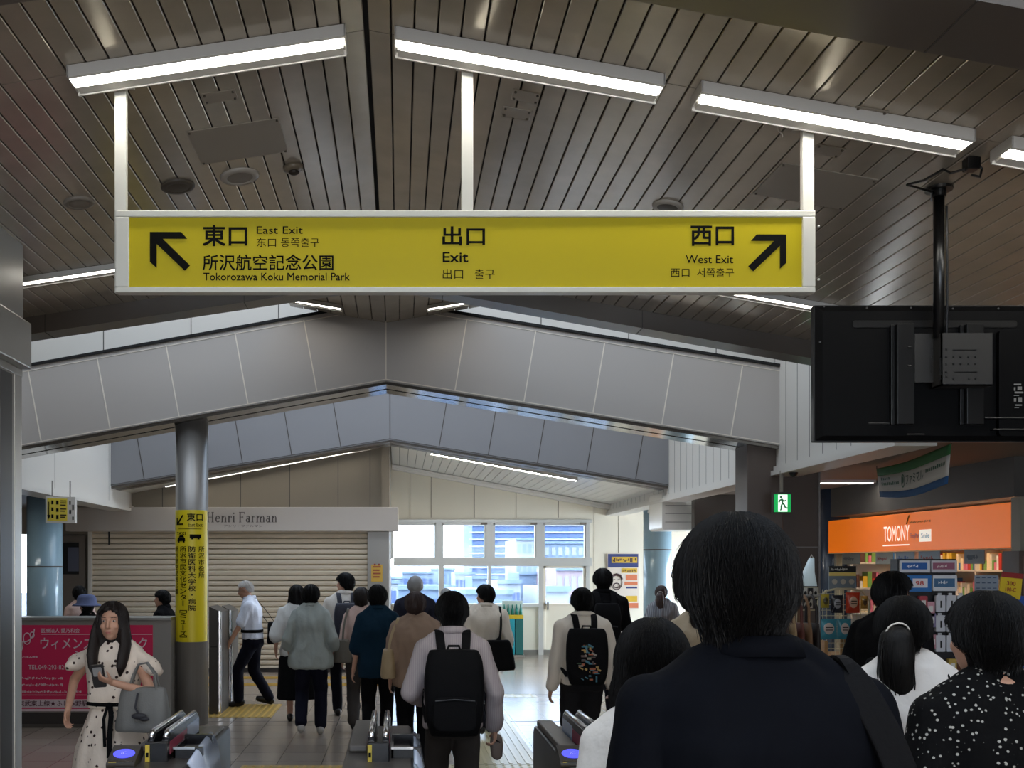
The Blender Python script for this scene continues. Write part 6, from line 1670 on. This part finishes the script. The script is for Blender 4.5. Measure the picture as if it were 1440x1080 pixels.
for r_ in range(3):
    for c_ in range(3 if r_ == 0 else 2):
        a, b = D_(1313 + c_ * 15, 837 + r_ * 28), D_(1326 + c_ * 15, 860 + r_ * 28)
        pk_ = thing('earphone_pack', 'white hang pack, %s row, %s, on the black display tower' % (['top', 'middle', 'bottom'][r_], ['inner one', 'outer one', 'edge one'][c_]), 'accessory pack', 'white packs on the display tower')
        mb = MB().rbox(((a.x + b.x) / 2, Yd - .02, (a.z + b.z) / 2), (b.x - a.x, .022, a.z - b.z), .005); mb.bb((a.x + b.x) / 2 - .012, (a.x + b.x) / 2 + .012, Yd - .018, Yd - .014, a.z, a.z + .016)
        obj('card_box', mb, mat('pack_white', (200, 200, 204), rough=.35), pk_)
        obj('window_print', MB().box(((a.x + b.x) / 2 + .003, Yd - .032, (a.z + b.z) / 2 - .005), (.012, .002, .05)), M['black'], pk_)
        obj('hook', MB().cyl(((a.x + b.x) / 2, Yd - .03, a.z + .008), ((a.x + b.x) / 2, Yd + .019, a.z + .012), .003, seg=6), M['steel'], pk_)
for i, (px, py, c) in enumerate(((1290, 838, (170, 60, 70)), (1300, 846, (206, 150, 160)), (1302, 862, (120, 110, 140)), (1303, 892, (180, 130, 140)), (1331, 926, (190, 160, 80)))):
    a = D_(px, py)
    g_ = thing('gadget_pack', '%s gadget pack on the left side of the display tower' % ['red', 'pink', 'mauve', 'rose', 'gold'][i] if i < 4 else 'gold gadget pack low on the display tower', 'accessory pack')
    obj('card_box', MB().rbox((a.x + .03, Yd - .012, a.z - .05), (.055, .03, .1), .006), mat('gad%d' % i, c, rough=.35), g_)
    obj('print', MB().box((a.x + .03, Yd - .028, a.z - .05), (.03, .002, .04)), M['white'], g_)
# stand with calendar-like card and yellow sale placard
tt = thing('sale_placard', 'red topped yellow sale placard on a blue stand behind the polka dot woman', 'placard')
Yf = 6.6
def G_(px, py): return P(px, py, Yf)
a, b = G_(1406, 806), G_(1436, 842); R = rotm('Y', math.radians(6)); c = Vector(((a.x + b.x) / 2, Yf, (a.z + b.z) / 2))
w, h = b.x - a.x, a.z - b.z
obj('yellow_card', MB().box(c, (w, .01, h), R), mat('placard_yellow', (210, 180, 30)), tt)
obj('red_header', MB().box(c + R @ Vector((0, -.006, h * .42)), (w, .012, h * .2), R), mat('placard_red', (140, 32, 34)), tt)
mb = MB(); text(mb, '300', c + R @ Vector((-w * .22, -.006, h * .02)), w * .42, h * .16, R @ Vector((1, 0, 0)), R @ Vector((0, 0, 1)), bold=.01); text(mb, '100-C', c + R @ Vector((-w * .26, -.006, -h * .22)), w * .5, h * .16, R @ Vector((1, 0, 0)), R @ Vector((0, 0, 1)), bold=.01); obj('lettering', mb, bpy.data.materials['placard_red'], tt)
obj('stand', MB().bb(c.x + .0, c.x + .16, Yf + .02, Yf + .1, 0, c.z - h * .4), mat('placard_blue', (28, 74, 150)), tt)
tt = thing('price_board', 'pale blue printed board left of the yellow sale placard', 'placard')
Yv = 7.2; a, b = P(1371, 809, Yv), P(1404, 835, Yv)
obj('sheet', MB().bb(a.x, b.x, Yv, Yv + .008, b.z, a.z), mat('board_pale', (150, 162, 176)), tt)
mb = MB()
for r_ in range(3):
    for c_ in range(4): mb.bb(a.x + .01 + c_ * .04, a.x + .035 + c_ * .04, Yv - .002, Yv, a.z - .02 - r_ * .038, a.z - .014 - r_ * .038)
obj('print', mb, mat('board_ink', (60, 80, 110)), tt)
obj('pole', MB().cyl(((a.x + b.x) / 2, Yv + .015, 0), ((a.x + b.x) / 2, Yv + .015, b.z + .05), .01, seg=8), M['steel'], tt)
tt = thing('brown_locker', 'dull brown cabinet door at the right end of the shop', 'cabinet')
a, b = P(1415, 775, 9.6), P(1470, 1000, 9.6)
obj('body', MB().bb(a.x, a.x + .7, 9.4, 9.66, 0, a.z), mat('locker_brown', (96, 80, 72), rough=.5), tt)
obj('door', MB().bb(a.x + .03, a.x + .62, 9.385, 9.4, .05, a.z - .05), mat('locker_door', (124, 104, 94), rough=.5), tt)
obj('handle', MB().bb(a.x + .08, a.x + .1, 9.36, 9.385, 1.0, 1.15), M['steel'], tt)
# paper notices hanging under the orange sign
for i, (px0, px1, c) in enumerate(((1181, 1206, (120, 120, 112)), (1228, 1252, (150, 150, 140)), (1256, 1282, (140, 150, 160)), (1288, 1318, (130, 146, 160)), (1352, 1380, (110, 116, 126)))):
    p0, p1 = F_(px0, 0), F_(px1, 0)
    g_ = thing('price_strip', 'printed price strip hanging under the orange sign, %s' % ['at its far end', 'second from the far end', 'in the middle', 'right of the middle', 'at its near end'][i], 'price strip')
    obj('card', MB().bb(xs_ + .03, xs_ + .036, p1.y, p0.y, zA - .16, zA - .01), mat('strip%d' % i, c, rough=.5), g_)
    mb = MB(); bars(mb, (xs_ + .03, p0.y - .05, zA - .12), abs(p0.y - p1.y) * .6, .06, 5, XD, YD, seed=20 + i); obj('print', mb, mat('strip_ink%d' % i, [(60, 60, 70), (150, 60, 60), (60, 90, 150), (160, 70, 60), (60, 70, 90)][i]), g_)

# ---------------------------------------------------------------- outside
bm_ = mat('tower_blue', (76, 100, 142), rough=.6); bw_ = mat('building_white', (150, 155, 162), rough=.7); bg_ = mat('building_pale', (118, 134, 154), rough=.7); win_ = mat('building_windows', (72, 92, 134), rough=.4); pk2 = mat('building_pink', (158, 140, 146), rough=.7); rf = mat('roof_pale', (112, 130, 150), rough=.7)
def O_(px, py, Y): return P(px, py, Y)
struct('ground_outside', MB().bb(-120, 200, 22, 400, -7.2, -7), mat('street_grey', (96, 102, 108), rough=.8))
def building(label, px0, px1, pyt, Y, depth, m, wm_, rows, cols, steps=0, cat='building'):
    a, b = O_(px0, pyt, Y), O_(px1, pyt, Y)
    t = thing('building', label, cat)
    obj('wall', MB().bb(a.x, b.x, Y, Y + depth, -7, a.z), m, t)
    mb = MB(); w = (b.x - a.x) / cols; h = (a.z + 7) / rows
    for r in range(rows):
        for c in range(cols):
            mb.bb(a.x + w * (c + .2), a.x + w * (c + .8), Y - .06, Y + .02, -7 + h * (r + .3), -7 + h * (r + .75))
    obj('windows', mb, wm_, t)
    mb = MB()
    for r in range(rows + 1): mb.bb(a.x - (.4 if steps else .05), b.x + .05, Y - .25, Y + .0, -7 + h * r - .12, -7 + h * r + .12)
    obj('floor_bands', mb, bw_ if steps else rf, t)
    return t
building('tall blue apartment tower seen through the upper window panes', 664, 860, 640, 150, 20, bm_, win_, 24, 12, 1)
building('white building with a rounded roofline in front of the blue tower', 726, 764, 758, 95, 10, bw_, bg_, 6, 5)
building('pale block seen through the right upper pane', 764, 850, 763, 100, 12, bg_, bw_, 6, 9)
building('pale pink block seen through the glass of the door', 782, 850, 800, 70, 10, pk2, bw_, 4, 7)
for i, (p0, p1, py, Y, m_) in enumerate(((520, 566, 812, 90, rf), (566, 610, 805, 110, bg_), (606, 640, 800, 130, rf), (640, 668, 806, 100, bw_), (664, 700, 812, 75, bg_), (700, 732, 818, 60, bw_), (730, 756, 806, 80, rf), (560, 640, 826, 55, rf), (640, 720, 832, 45, bg_), (480, 560, 818, 70, bw_), (768, 800, 828, 42, bw_))):
    nm = ['with a flat grey roof at the far left', 'pale and wide behind the grey haired man', 'with a low roof left of the tower', 'white and small at the foot of the tower', 'pale blue under the tower', 'white behind the recycling bin', 'with a flat roof right of the tower foot', 'low and near below the left panes', 'low and near below the middle panes', 'white and partly hidden by the pilaster', 'low and white behind the door'][i]
    building('distant house ' + nm, p0, p1, py, Y, 8, m_, win_ if i % 2 else bg_, 3, 5)
# ---------------------------------------------------------------- the crowd
def X_(px, Y): return (px - VX) * Y / FOC
def walk(s=.22, lead='l', spread=.075):
    o = 'r' if lead == 'l' else 'l'; sg1 = -1 if lead == 'l' else 1
    return {lead: {'at': (sg1 * spread, s, 0), 'pitch': 0}, o: {'at': (-sg1 * spread, -s, .05), 'pitch': -28}}
C_ = {}
C_['navy'] = cloth('navy', (30, 36, 52)); C_['black'] = cloth('black', (14, 14, 16)); C_['white'] = cloth('white', (226, 220, 212)); C_['warmwhite'] = cloth('warmwhite', (228, 217, 202))
C_['bluewhite'] = cloth('bluewhite', (220, 226, 240)); C_['sage'] = cloth('sage', (158, 164, 159)); C_['teal'] = cloth('teal', (20, 44, 60)); C_['darktrouser'] = cloth('darktrouser', (20, 20, 28), bump=.2); C_['greytrouser'] = cloth('greytrouser', (66, 62, 60), bump=.25)
C_['taupe'] = cloth('taupe', (170, 140, 118)); C_['jacket'] = cloth('jacket', (34, 34, 44)); C_['beige'] = cloth('beige', (196, 178, 152)); C_['pinkgrey'] = striped('pinkgrey', (184, 174, 175), (168, 158, 161), 26); C_['greystripe'] = striped('greystripe', (150, 152, 156), (104, 106, 112), 14)
C_['bluegreen'] = cloth('bluegreen', (58, 62, 70)); C_['rose'] = cloth('rose', (200, 172, 162)); C_['palegrey'] = cloth('palegrey', (206, 206, 204))
BG = {'black': mat('bag_black', (17, 17, 19), rough=.8, spec=.12, bump=.15, bscale=90), 'beige': mat('bag_beige', (168, 146, 112), rough=.6, bump=.1), 'grey': mat('bag_grey', (112, 112, 110), rough=.5, bump=.12, bscale=120), 'olive': mat('bag_olive', (96, 90, 80), rough=.6, bump=.1), 'navy': mat('bag_navy', (32, 34, 50), rough=.6, bump=.1)}

# nearest man
F = person('person in a navy shirt, closest of all, with bushy black hair', 1.884, X_(1058, 2.0), 2.0, head=-4, headx=-.028, bulk=1.0, hair=('bushy', 'black'), strands=2600, vox=.008,
           top=mk_top(cloth('deepnavy', (7, 9, 16), bump=.3), hem=.44, sleeve='long', loose=.020, amp=.007, vox=.009), bottom=mk_trousers(C_['darktrouser']))
t = shoulder_bag(F, 'black shoulder bag on the nearest man, its broad strap over his right shoulder', BG['black'], (.34, -.02, .98), (.40, .14, .30), (.165, -.015, .838 * F.H + .022))
for c in t.children:
    if c.name.startswith('strap'):
        c.data.transform(Matrix.Identity(4))
ms = MB(); e = Vector((.155, 0, .838 * F.H + .020)); sp = [Vector((.30, -.13, 1.05)), Vector((.265, -.155, 1.28)), Vector((.215, -.135, 1.45)), Vector((.172, -.085, 1.555)), Vector((.155, -.02, 1.588)), Vector((.16, .06, 1.57)), Vector((.2, .12, 1.45)), Vector((.28, .12, 1.12))]
s2 = []
for a, b in zip(sp, sp[1:]): s2 += [a.lerp(b, q / 4) for q in range(4)]
s2.append(sp[-1])
for _ in range(3): s2 = [s2[0]] + [(s2[i - 1] + s2[i] * 2 + s2[i + 1]) / 4 for i in range(1, len(s2) - 1)] + [s2[-1]]
ms.strap(s2, .058, .014, (.8, .0, .35)); obj('shoulder_pad', ms, BG['black'], t, bevel=.004)

# bob haired woman
F = person('person with a dark chin length bob, left of the navy shirted man', 1.633, X_(920, 2.75), 2.75, sex='f', hair=('bob', 'black'), strands=2400,
           top=mk_top(C_['white'], hem=.46, sleeve='long', loose=.02, amp=.007), bottom=mk_skirt(C_['bluegreen'], length=.2))
# polka dot woman
F = person('person in a black blouse with white polka dots at the right edge of the picture', 1.712, X_(1394, 2.8), 2.8, head=5, sex='f', bulk=1.12, hair=('short', 'black'), turn=2, strands=2000,
           top=mk_top(dotted('polka', (9, 9, 10), (160, 157, 150), 62, .20, .06), hem=.45, sleeve='half', loose=.022, amp=.006, vox=.010, collar=False), bottom=mk_skirt(C_['black'], length=.15))
# ponytail woman with a bag worn in front
F = person('person with a low black ponytail in a white blouse with black straps', 1.677, X_(1275, 3.6), 3.6, head=-6, sex='f', bulk=1.02, hair=('ponytail', 'black'), turn=-30, strands=1800,
           hands={'r': {'at': (.34, .22, 1.06), 'curl': .8, 'pole': (1, -.4, -.4)}, 'l': {'at': (-.2, .25, 1.02), 'pole': (-1, -.4, -.3)}},
           top=mk_top(cloth('blouse', (216, 212, 208), bump=.8, bscale=9), hem=.36, sleeve='long', loose=.034, amp=.009, collar=False, flare=.04), bottom=mk_trousers(C_['black']))
Fq = F; Fq.head += 180
t = backpack(Fq, 'black bag worn on the chest of the ponytailed woman, only its straps showing', BG['black'], w=.30, h=.36, d=.12, pocket=False)
# masked man at the shop
F = person('person with tousled black hair and a white face mask, standing before the display tower', 1.75, X_(1253, 5.9), 5.9, head=-60, hair=('short', 'black'), strands=700, turn=-10, top=mk_top(C_['black'], sleeve='short', amp=.005), bottom=mk_trousers(C_['darktrouser']))
mb = MB(); mb.smooth = True; q = lambda *p: F.hc + F.RH @ (Vector(p) * F.s)
mb.ell(q(0, .058, -.055), (.064 * F.s, .052 * F.s, .05 * F.s), F.RH, 20, 12); mk_ = obj('face_mask', mb, M['white'], F.o)
mb = MB()
for e in (-1, 1): mb.tube([q(e * .055, .07, -.035), q(e * .08, .02, -.02), q(e * .088, -.012, .0)], .002, 5)
obj('ear_loop', mb, M['white'], mk_)

# man with the plain black backpack
F = person('person in a pinkish grey shirt wearing a plain black backpack', 1.62, X_(636, 6.0), 6.0, bulk=.93, hair=('bushy', 'black'), strands=1200, vox=.006, nod=.4,
           feet={'l': {'at': (-.09, .12, 0)}, 'r': {'at': (.09, -.1, .03), 'pitch': -20}},
           hands={'r': {'at': (.258, .03, .80), 'curl': .75, 'pole': (.5, -1, 0), 'dir': (.03, .05, -1)}, 'l': {'at': (-.19, .20, .95), 'curl': .6, 'pole': (-.45, -1, -.2)}},
           top=mk_top(C_['pinkgrey'], hem=.50, sleeve='long', loose=.024, amp=.008), bottom=mk_trousers(C_['greytrouser'], loose=.016, amp=.007))
backpack(F, 'plain black backpack on the man in the pinkish grey shirt', BG['black'], w=.345, h=.50, d=.15, z=.795 * F.H)
t = carried('phone_pouch', 'brownish grey pouch held low in the right hand of the man with the plain backpack', 'pouch', F)
mb = MB(); mb.loft([(.272, .035, .60, .012, .012), (.272, .035, .62, .034, .016), (.270, .035, .69, .042, .018), (.268, .035, .74, .036, .016), (.266, .035, .76, .02, .01)], 20, 2.6)
from_mesh('case', remesh(mb, .006, 3), mat('pouch_taupe', (112, 98, 90), rough=.5), t); mb = MB(); mb.tube([(.246, .018, .71), (.268, .014, .722), (.29, .018, .71)], .004, 6); obj('zip', mb, BG['black'], t)

# man with the shoulder bag, near the window
F = person('person in a loose white shirt with a black bag at the hip', 1.585, X_(682, 10.5), 10.5, hair=('short', 'black'), turn=38, strands=400, head=6, feet=walk(.18, 'r'),
           top=mk_top(C_['warmwhite'], hem=.50, sleeve='long', loose=.032, amp=.010), bottom=mk_trousers(C_['darktrouser']))
shoulder_bag(F, 'large black shoulder bag at the hip of the man in the loose white shirt', BG['black'], (.10, -.20, .85), (.15, .36, .31), (.15, -.01, .838 * F.H + .02))
# teal blouse
F = person('person in a dark teal blouse and black trousers beside the middle ticket gate', 1.60, X_(531, 9.6), 9.6, sex='f', bulk=.99, hair=('nape', 'black'), strands=500, feet=walk(.14, 'r'),
           hands={'l': {'at': (-.235, .03, .76)}}, top=mk_top(C_['teal'], hem=.44, sleeve='half', loose=.028, amp=.007, wide=.01), bottom=mk_trousers(C_['black'], loose=.014, waist=.54))
# taupe blouse
F = person('person in a draped taupe blouse with brown hair, close behind the plain backpack man', 1.555, X_(584, 8.7), 8.7, sex='f', bulk=1.1, hair=('nape', 'softbrown'), strands=500, feet=walk(.14, 'l'),
           top=mk_top(cloth('drape', (152, 128, 110), bump=.6, bscale=7), hem=.47, sleeve='three', loose=.032, amp=.014, collar=False), bottom=mk_trousers(C_['black'], loose=.02))
shoulder_bag(F, 'beige hobo bag hanging left of the woman in the taupe blouse', BG['beige'], (-.235, -.06, .93), (.26, .13, .25), (-.15, -.01, .838 * F.H + .02))
# grey haired man
F = person('person with short grey hair and a dark jacket, seen against the end window', 1.66, X_(584, 11.9), 11.9, hair=('short', 'grey'), feet=walk(.15), top=mk_top(C_['jacket'], hem=.45, loose=.026), bottom=mk_trousers(C_['darktrouser']))
F = person('person with thin pale hair, mostly hidden behind the plain backpack man', 1.49, X_(627, 13.4), 13.4, sex='f', hair=('thin', 'grey'), top=mk_top(C_['palegrey'], hem=.45), bottom=mk_trousers(C_['greytrouser']))
# white shirt and printed backpack
def print_fn(t, o, w, h):
    rn = random.Random(3); cols = [(176, 96, 60), (60, 120, 140), (196, 160, 90), (90, 70, 64), (150, 140, 130), (60, 90, 60)]
    mb = MB(); ms = [mat('print_%d' % i, c, rough=.5) for i, c in enumerate(cols)]
    for i in range(46):
        z = o[2] + rn.uniform(.05, .33); x = rn.uniform(-.085, .085) * (1 if z < o[2] + .2 else .55); mb.cur = rn.randrange(len(cols)) if z > o[2] + .16 else rn.choice([0, 0, 2, 1])
        a = rn.choice([0, 0, .5, 1.57]); R = rotm('Y', a); mb.box((x, o[1] - .008 + .012 * rn.random(), z), (rn.uniform(.015, .05), .02, rn.uniform(.006, .018)), R)
    obj('colour_print', mb, ms, t)
F = person('person in white with a black backpack printed in colours', 1.60, X_(819, 8.3), 8.3, bulk=1.02, hair=('short', 'black'), strands=700, vox=.008,
           feet=walk(.1, 'r'), hands={'l': {'at': (-.262, .02, .73)}}, top=mk_top(C_['warmwhite'], hem=.50, sleeve='long', loose=.024, amp=.008), bottom=mk_trousers(cloth('charcoal', (36, 35, 37), bump=.2), loose=.022))
backpack(F, 'black backpack with a colourful printed patch on the man in white', BG['black'], w=.34, h=.46, d=.13, pocket=False, print_=print_fn)
# black t-shirt
F = person('tall person in a black T-shirt with a black backpack, in front of the wall poster', 1.755, X_(848, 10.5), 10.5, hair=('short', 'black'), strands=400, feet=walk(.16), hands={'r': {'at': (.29, .05, .82)}}, top=mk_top(C_['black'], hem=.48, sleeve='short', loose=.022), bottom=mk_trousers(C_['darktrouser']))
backpack(F, 'black backpack on the tall person in the black T-shirt', BG['black'], w=.28, h=.42, d=.12)
# far ponytail
F = person('person in a striped grey top with a brown ponytail before the far pale blue column', 1.515, X_(931, 13.6), 13.6, sex='f', hair=('ponytail', 'softbrown'), turn=-25, strands=200, top=mk_top(C_['greystripe'], hem=.45, sleeve='half', loose=.03, collar=False), bottom=mk_trousers(C_['greytrouser']))
F = person('person in a loose beige top behind the bob haired woman', 1.545, X_(974, 9.0), 9.0, sex='f', bulk=1.1, hair=('ponytail', 'brown'), strands=300, top=mk_top(C_['beige'], hem=.45, sleeve='three', loose=.035, amp=.012, collar=False), bottom=mk_trousers(C_['black']))
# old man crossing to the left
F = person('white haired person in a pale blue short sleeved shirt, striding left past the shutter', 1.60, X_(356, 12.6), 12.6, head=90, bulk=.97, hair=('thin', 'white'), strands=500, lean=.10, nod=.5, skin=SKIN2, vox=.008,
           feet={'l': {'at': (-.07, .20, .01), 'pitch': 12}, 'r': {'at': (.07, -.17, .02), 'pitch': -14}}, hands={'l': {'at': (-.225, .27, .80), 'pole': (-.2, -1, 0), 'curl': .5}, 'r': {'at': (.22, .12, .78)}},
           top=mk_top(C_['bluewhite'], hem=.535, sleeve='short', loose=.024, amp=.008), bottom=mk_trousers(cloth('inknavy', (16, 17, 28), bump=.2), loose=.02, belt=C_['black']))
q = lambda *p: F.hc + F.RH @ (Vector(p) * F.s)
mb = MB()
for e in (-1, 1):
    mb.tube([q(e * .033 + .02 * math.cos(a), .092 - .006 * abs(math.cos(a)), .004 + .016 * math.sin(a)) for a in [i * .45 for i in range(15)]], .0022, 5); mb.tube([q(e * .052, .082, .008), q(e * .08, .0, .008), q(e * .084, -.02, .0)], .002, 5)
mb.tube([q(-.012, .094, .008), q(.012, .094, .008)], .002, 5); obj('glasses', mb, M['steel'], F.o)
shoulder_bag(F, 'small black bag swinging behind the white haired man', BG['black'], (.0, -.24, .93), (.12, .22, .27), (.14, -.02 + F.ly(.83 * F.H), .838 * F.H + .02))
# long haired woman behind the sage shirt
F = person('person with long straight black hair, half hidden behind the sage shirt', 1.57, X_(417, 11.3), 11.3, sex='f', hair=('long', 'black'), strands=400, head=4, feet=walk(.12), hands={'l': {'at': (-.235, .06, .80)}}, top=mk_top(C_['palegrey'], hem=.48, sleeve='half', loose=.03, collar=False), bottom=mk_skirt(C_['black'], length=.17, flare=.03))
# sage shirt
F = person('person in a wide sage grey shirt and navy trousers, walking away', 1.585, X_(437, 10.5), 10.5, sex='f', bulk=.98, hair=('nape', 'black'), strands=500, shoes=(170, 166, 160), feet={'l': {'at': (-.09, -.12, .05), 'pitch': -26}, 'r': {'at': (.10, .06, 0)}},
           hands={'l': {'at': (-.235, .10, .84)}, 'r': {'at': (.235, .10, .84)}}, top=mk_top(C_['sage'], hem=.445, sleeve='three', loose=.028, amp=.012, flare=.05, wide=.01), bottom=mk_trousers(cloth('bluenavy', (24, 25, 38), bump=.2), loose=.02, length=.92))
# white shirt, navy backpack, face turned left
F = person('person in a white shirt with a navy backpack, face turned left', 1.70, X_(485, 11.7), 11.7, hair=('short', 'black'), turn=48, head=10, strands=400, feet={'l': {'at': (-.07, .16, 0)}, 'r': {'at': (.09, -.22, .06), 'pitch': -34}},
           hands={'l': {'at': (-.25, .2, .86)}}, top=mk_top(C_['white'], hem=.535, sleeve='long', loose=.022), bottom=mk_trousers(C_['darktrouser'], belt=C_['black']))
backpack(F, 'dark navy backpack on the man whose face is turned left', BG['navy'], w=.30, h=.42, d=.14)
# woman with the olive bag
F = person('person in a dusty rose top, hidden between the teal blouse and the navy backpack', 1.55, X_(508, 10.7), 10.7, sex='f', hair=('nape', 'brown'), strands=200, feet=walk(.12, 'r'), top=mk_top(C_['rose'], hem=.48, sleeve='three', collar=False), bottom=mk_trousers(C_['greytrouser'], loose=.02))
shoulder_bag(F, 'olive grey handbag left of the teal blouse', BG['olive'], (-.19, -.12, .87), (.16, .2, .24), (-.14, -.01, .838 * F.H + .02))
# behind the barrier
F = person('person in black seen in profile behind the barrier, left of the pillar', 1.49, X_(230, 12.1), 12.1, head=80, hair=('short', 'black'), strands=300, top=mk_top(C_['black'], sleeve='short'), bottom=mk_trousers(C_['darktrouser']))
F = person('person with a dark head of hair behind the barrier, next to the blue hat', 1.52, X_(112, 13.0), 13.0, head=30, sex='f', hair=('nape', 'black'), strands=200, top=mk_top(C_['rose'], collar=False), bottom=mk_trousers(C_['black']))
F = person('person in a grey blue bucket hat behind the barrier', 1.40, X_(123, 12.1), 12.1, head=60, sex='f', hair=('nape', 'black'), top=mk_top(C_['black'], collar=False), bottom=mk_trousers(C_['greytrouser']))
mb = MB(); mb.smooth = True; mb.loft([(F.hc.x, F.hc.y - .01, F.hc.z + z, r, r * 1.1) for z, r in ((.0, .165), (.02, .15), (.035, .115), (.09, .108), (.125, .09), (.14, .05), (.143, .005))], 30); o = obj('bucket_hat', mb, cloth('hatblue', (96, 104, 136)), F.o)

# woman in the printed dress
dm = dotted('dress', (228, 214, 200), (54, 40, 38), 24, .19, .05)
F = person('person in a cream dress printed with dark sprigs, walking towards the gates', 1.575, X_(160, 5.9), 5.9, head=176, sex='f', hair=('long', 'brown'), strands=1800, vox=.0055, face=True, turn=4, shoes=(200, 190, 180),
           hands={'r': {'at': (.27, .02, .93), 'curl': .55, 'pole': (.6, -1, 0), 'dir': (.12, .05, -1)}, 'l': {'at': (-.075, .235, 1.115), 'pole': (-1, -.5, -.5), 'curl': .9, 'dir': (.7, .55, .35), 'palm': (.3, -.2, 1)}}, feet=walk(.12, 'l'))
def dress(F):
    mk_top(dm, hem=.60, sleeve='flutter', loose=.016, amp=.005, collar=False, name='bodice')(F); mk_skirt(dm, length=.10, waist=.615, flare=.10, amp=.018, n=10)(F)
    H = F.H; r = [q for q in F.rings if q[2] <= .62 * H][-1]
    mb = MB(); mb.smooth = True; mb.loft([(0, r[1], .617 * H - .012, r[3] + .034, r[4] + .034), (0, r[1], .617 * H + .010, r[3] + .034, r[4] + .034)], 32, 2.3); o = obj('belt', mb, C_['black'], F.o)
    mb = MB(); mb.strap([(-.035, .155, .617 * H), (-.05, .18, .58 * H), (-.045, .195, .50 * H), (-.05, .21, .43 * H)], .03, .004, (1, 0, 0)); mb.strap([(-.02, .155, .617 * H), (-.01, .19, .57 * H), (-.02, .20, .47 * H)], .018, .004, (1, 0, 0)); mb.ell((-.03, .158, .617 * H), (.022, .014, .018)); obj('belt_tie', mb, C_['black'], o)
dress(F)
t = carried('phone', 'dark phone held at the chest of the woman in the printed dress', 'phone', F)
mb = MB(); R = rotm('X', math.radians(-25)) @ rotm('Z', math.radians(10)); c = Vector((-.012, .275, 1.155)); mb.rbox(c, (.072, .010, .145), .008, R); obj('casing', mb, mat('phone_dark', (46, 44, 46), rough=.25), t)
mb = MB(); mb.rbox(c + R @ Vector((0, .006, .03)), (.05, .004, .055), .006, R); obj('camera_patch', mb, mat('phone_grey', (150, 150, 150), rough=.2), t)
t = carried('handbag', 'grey leather handbag on the forearm of the woman in the printed dress', 'handbag', F)
mb = MB(); bc = Vector((-.235, .16, .955))
rg = []
for i in range(13):
    u = i / 12; e = (1 - abs(2 * u - 1) ** 7) ** .3 if 0 < u < 1 else .6; rg.append((bc.x, bc.y, bc.z - .125 + .25 * u, (.165 - .035 * u) * (.86 + .14 * e), (.075 - .045 * u) * (.7 + .3 * e)))
mb.loft(rg, 36, 3.4); from_mesh('bag_body', remesh(mb, .008, 3), BG['grey'], t, fold_fn(4, .003, 10))
for yo_ in (-.028, .03):
    mb = MB(); mb.tube([(bc.x - .085, bc.y + yo_, bc.z + .11), (bc.x - .07, bc.y + yo_ * .6, bc.z + .2), (bc.x - .02, bc.y + yo_ * .3, bc.z + .265), (bc.x + .03, bc.y + yo_ * .3, bc.z + .255), (bc.x + .06, bc.y + yo_ * .6, bc.z + .19), (bc.x + .08, bc.y + yo_, bc.z + .11)], .006, 8); obj('handle', mb, BG['grey'], t)
mb = MB(); mb.strap([(bc.x + .01, bc.y + .075, bc.z + .10), (bc.x + .02, bc.y + .09, bc.z + .02), (bc.x + .0, bc.y + .088, bc.z - .02)], .012, .004, (1, 0, 0)); mb.ell((bc.x + .0, bc.y + .085, bc.z - .03), (.045, .012, .018)); mb.ell((bc.x - .03, bc.y + .085, bc.z - .045), (.03, .012, .014)); obj('scarf_charm', mb, mat('charm_dark', (44, 44, 50), rough=.6), t)
settle()
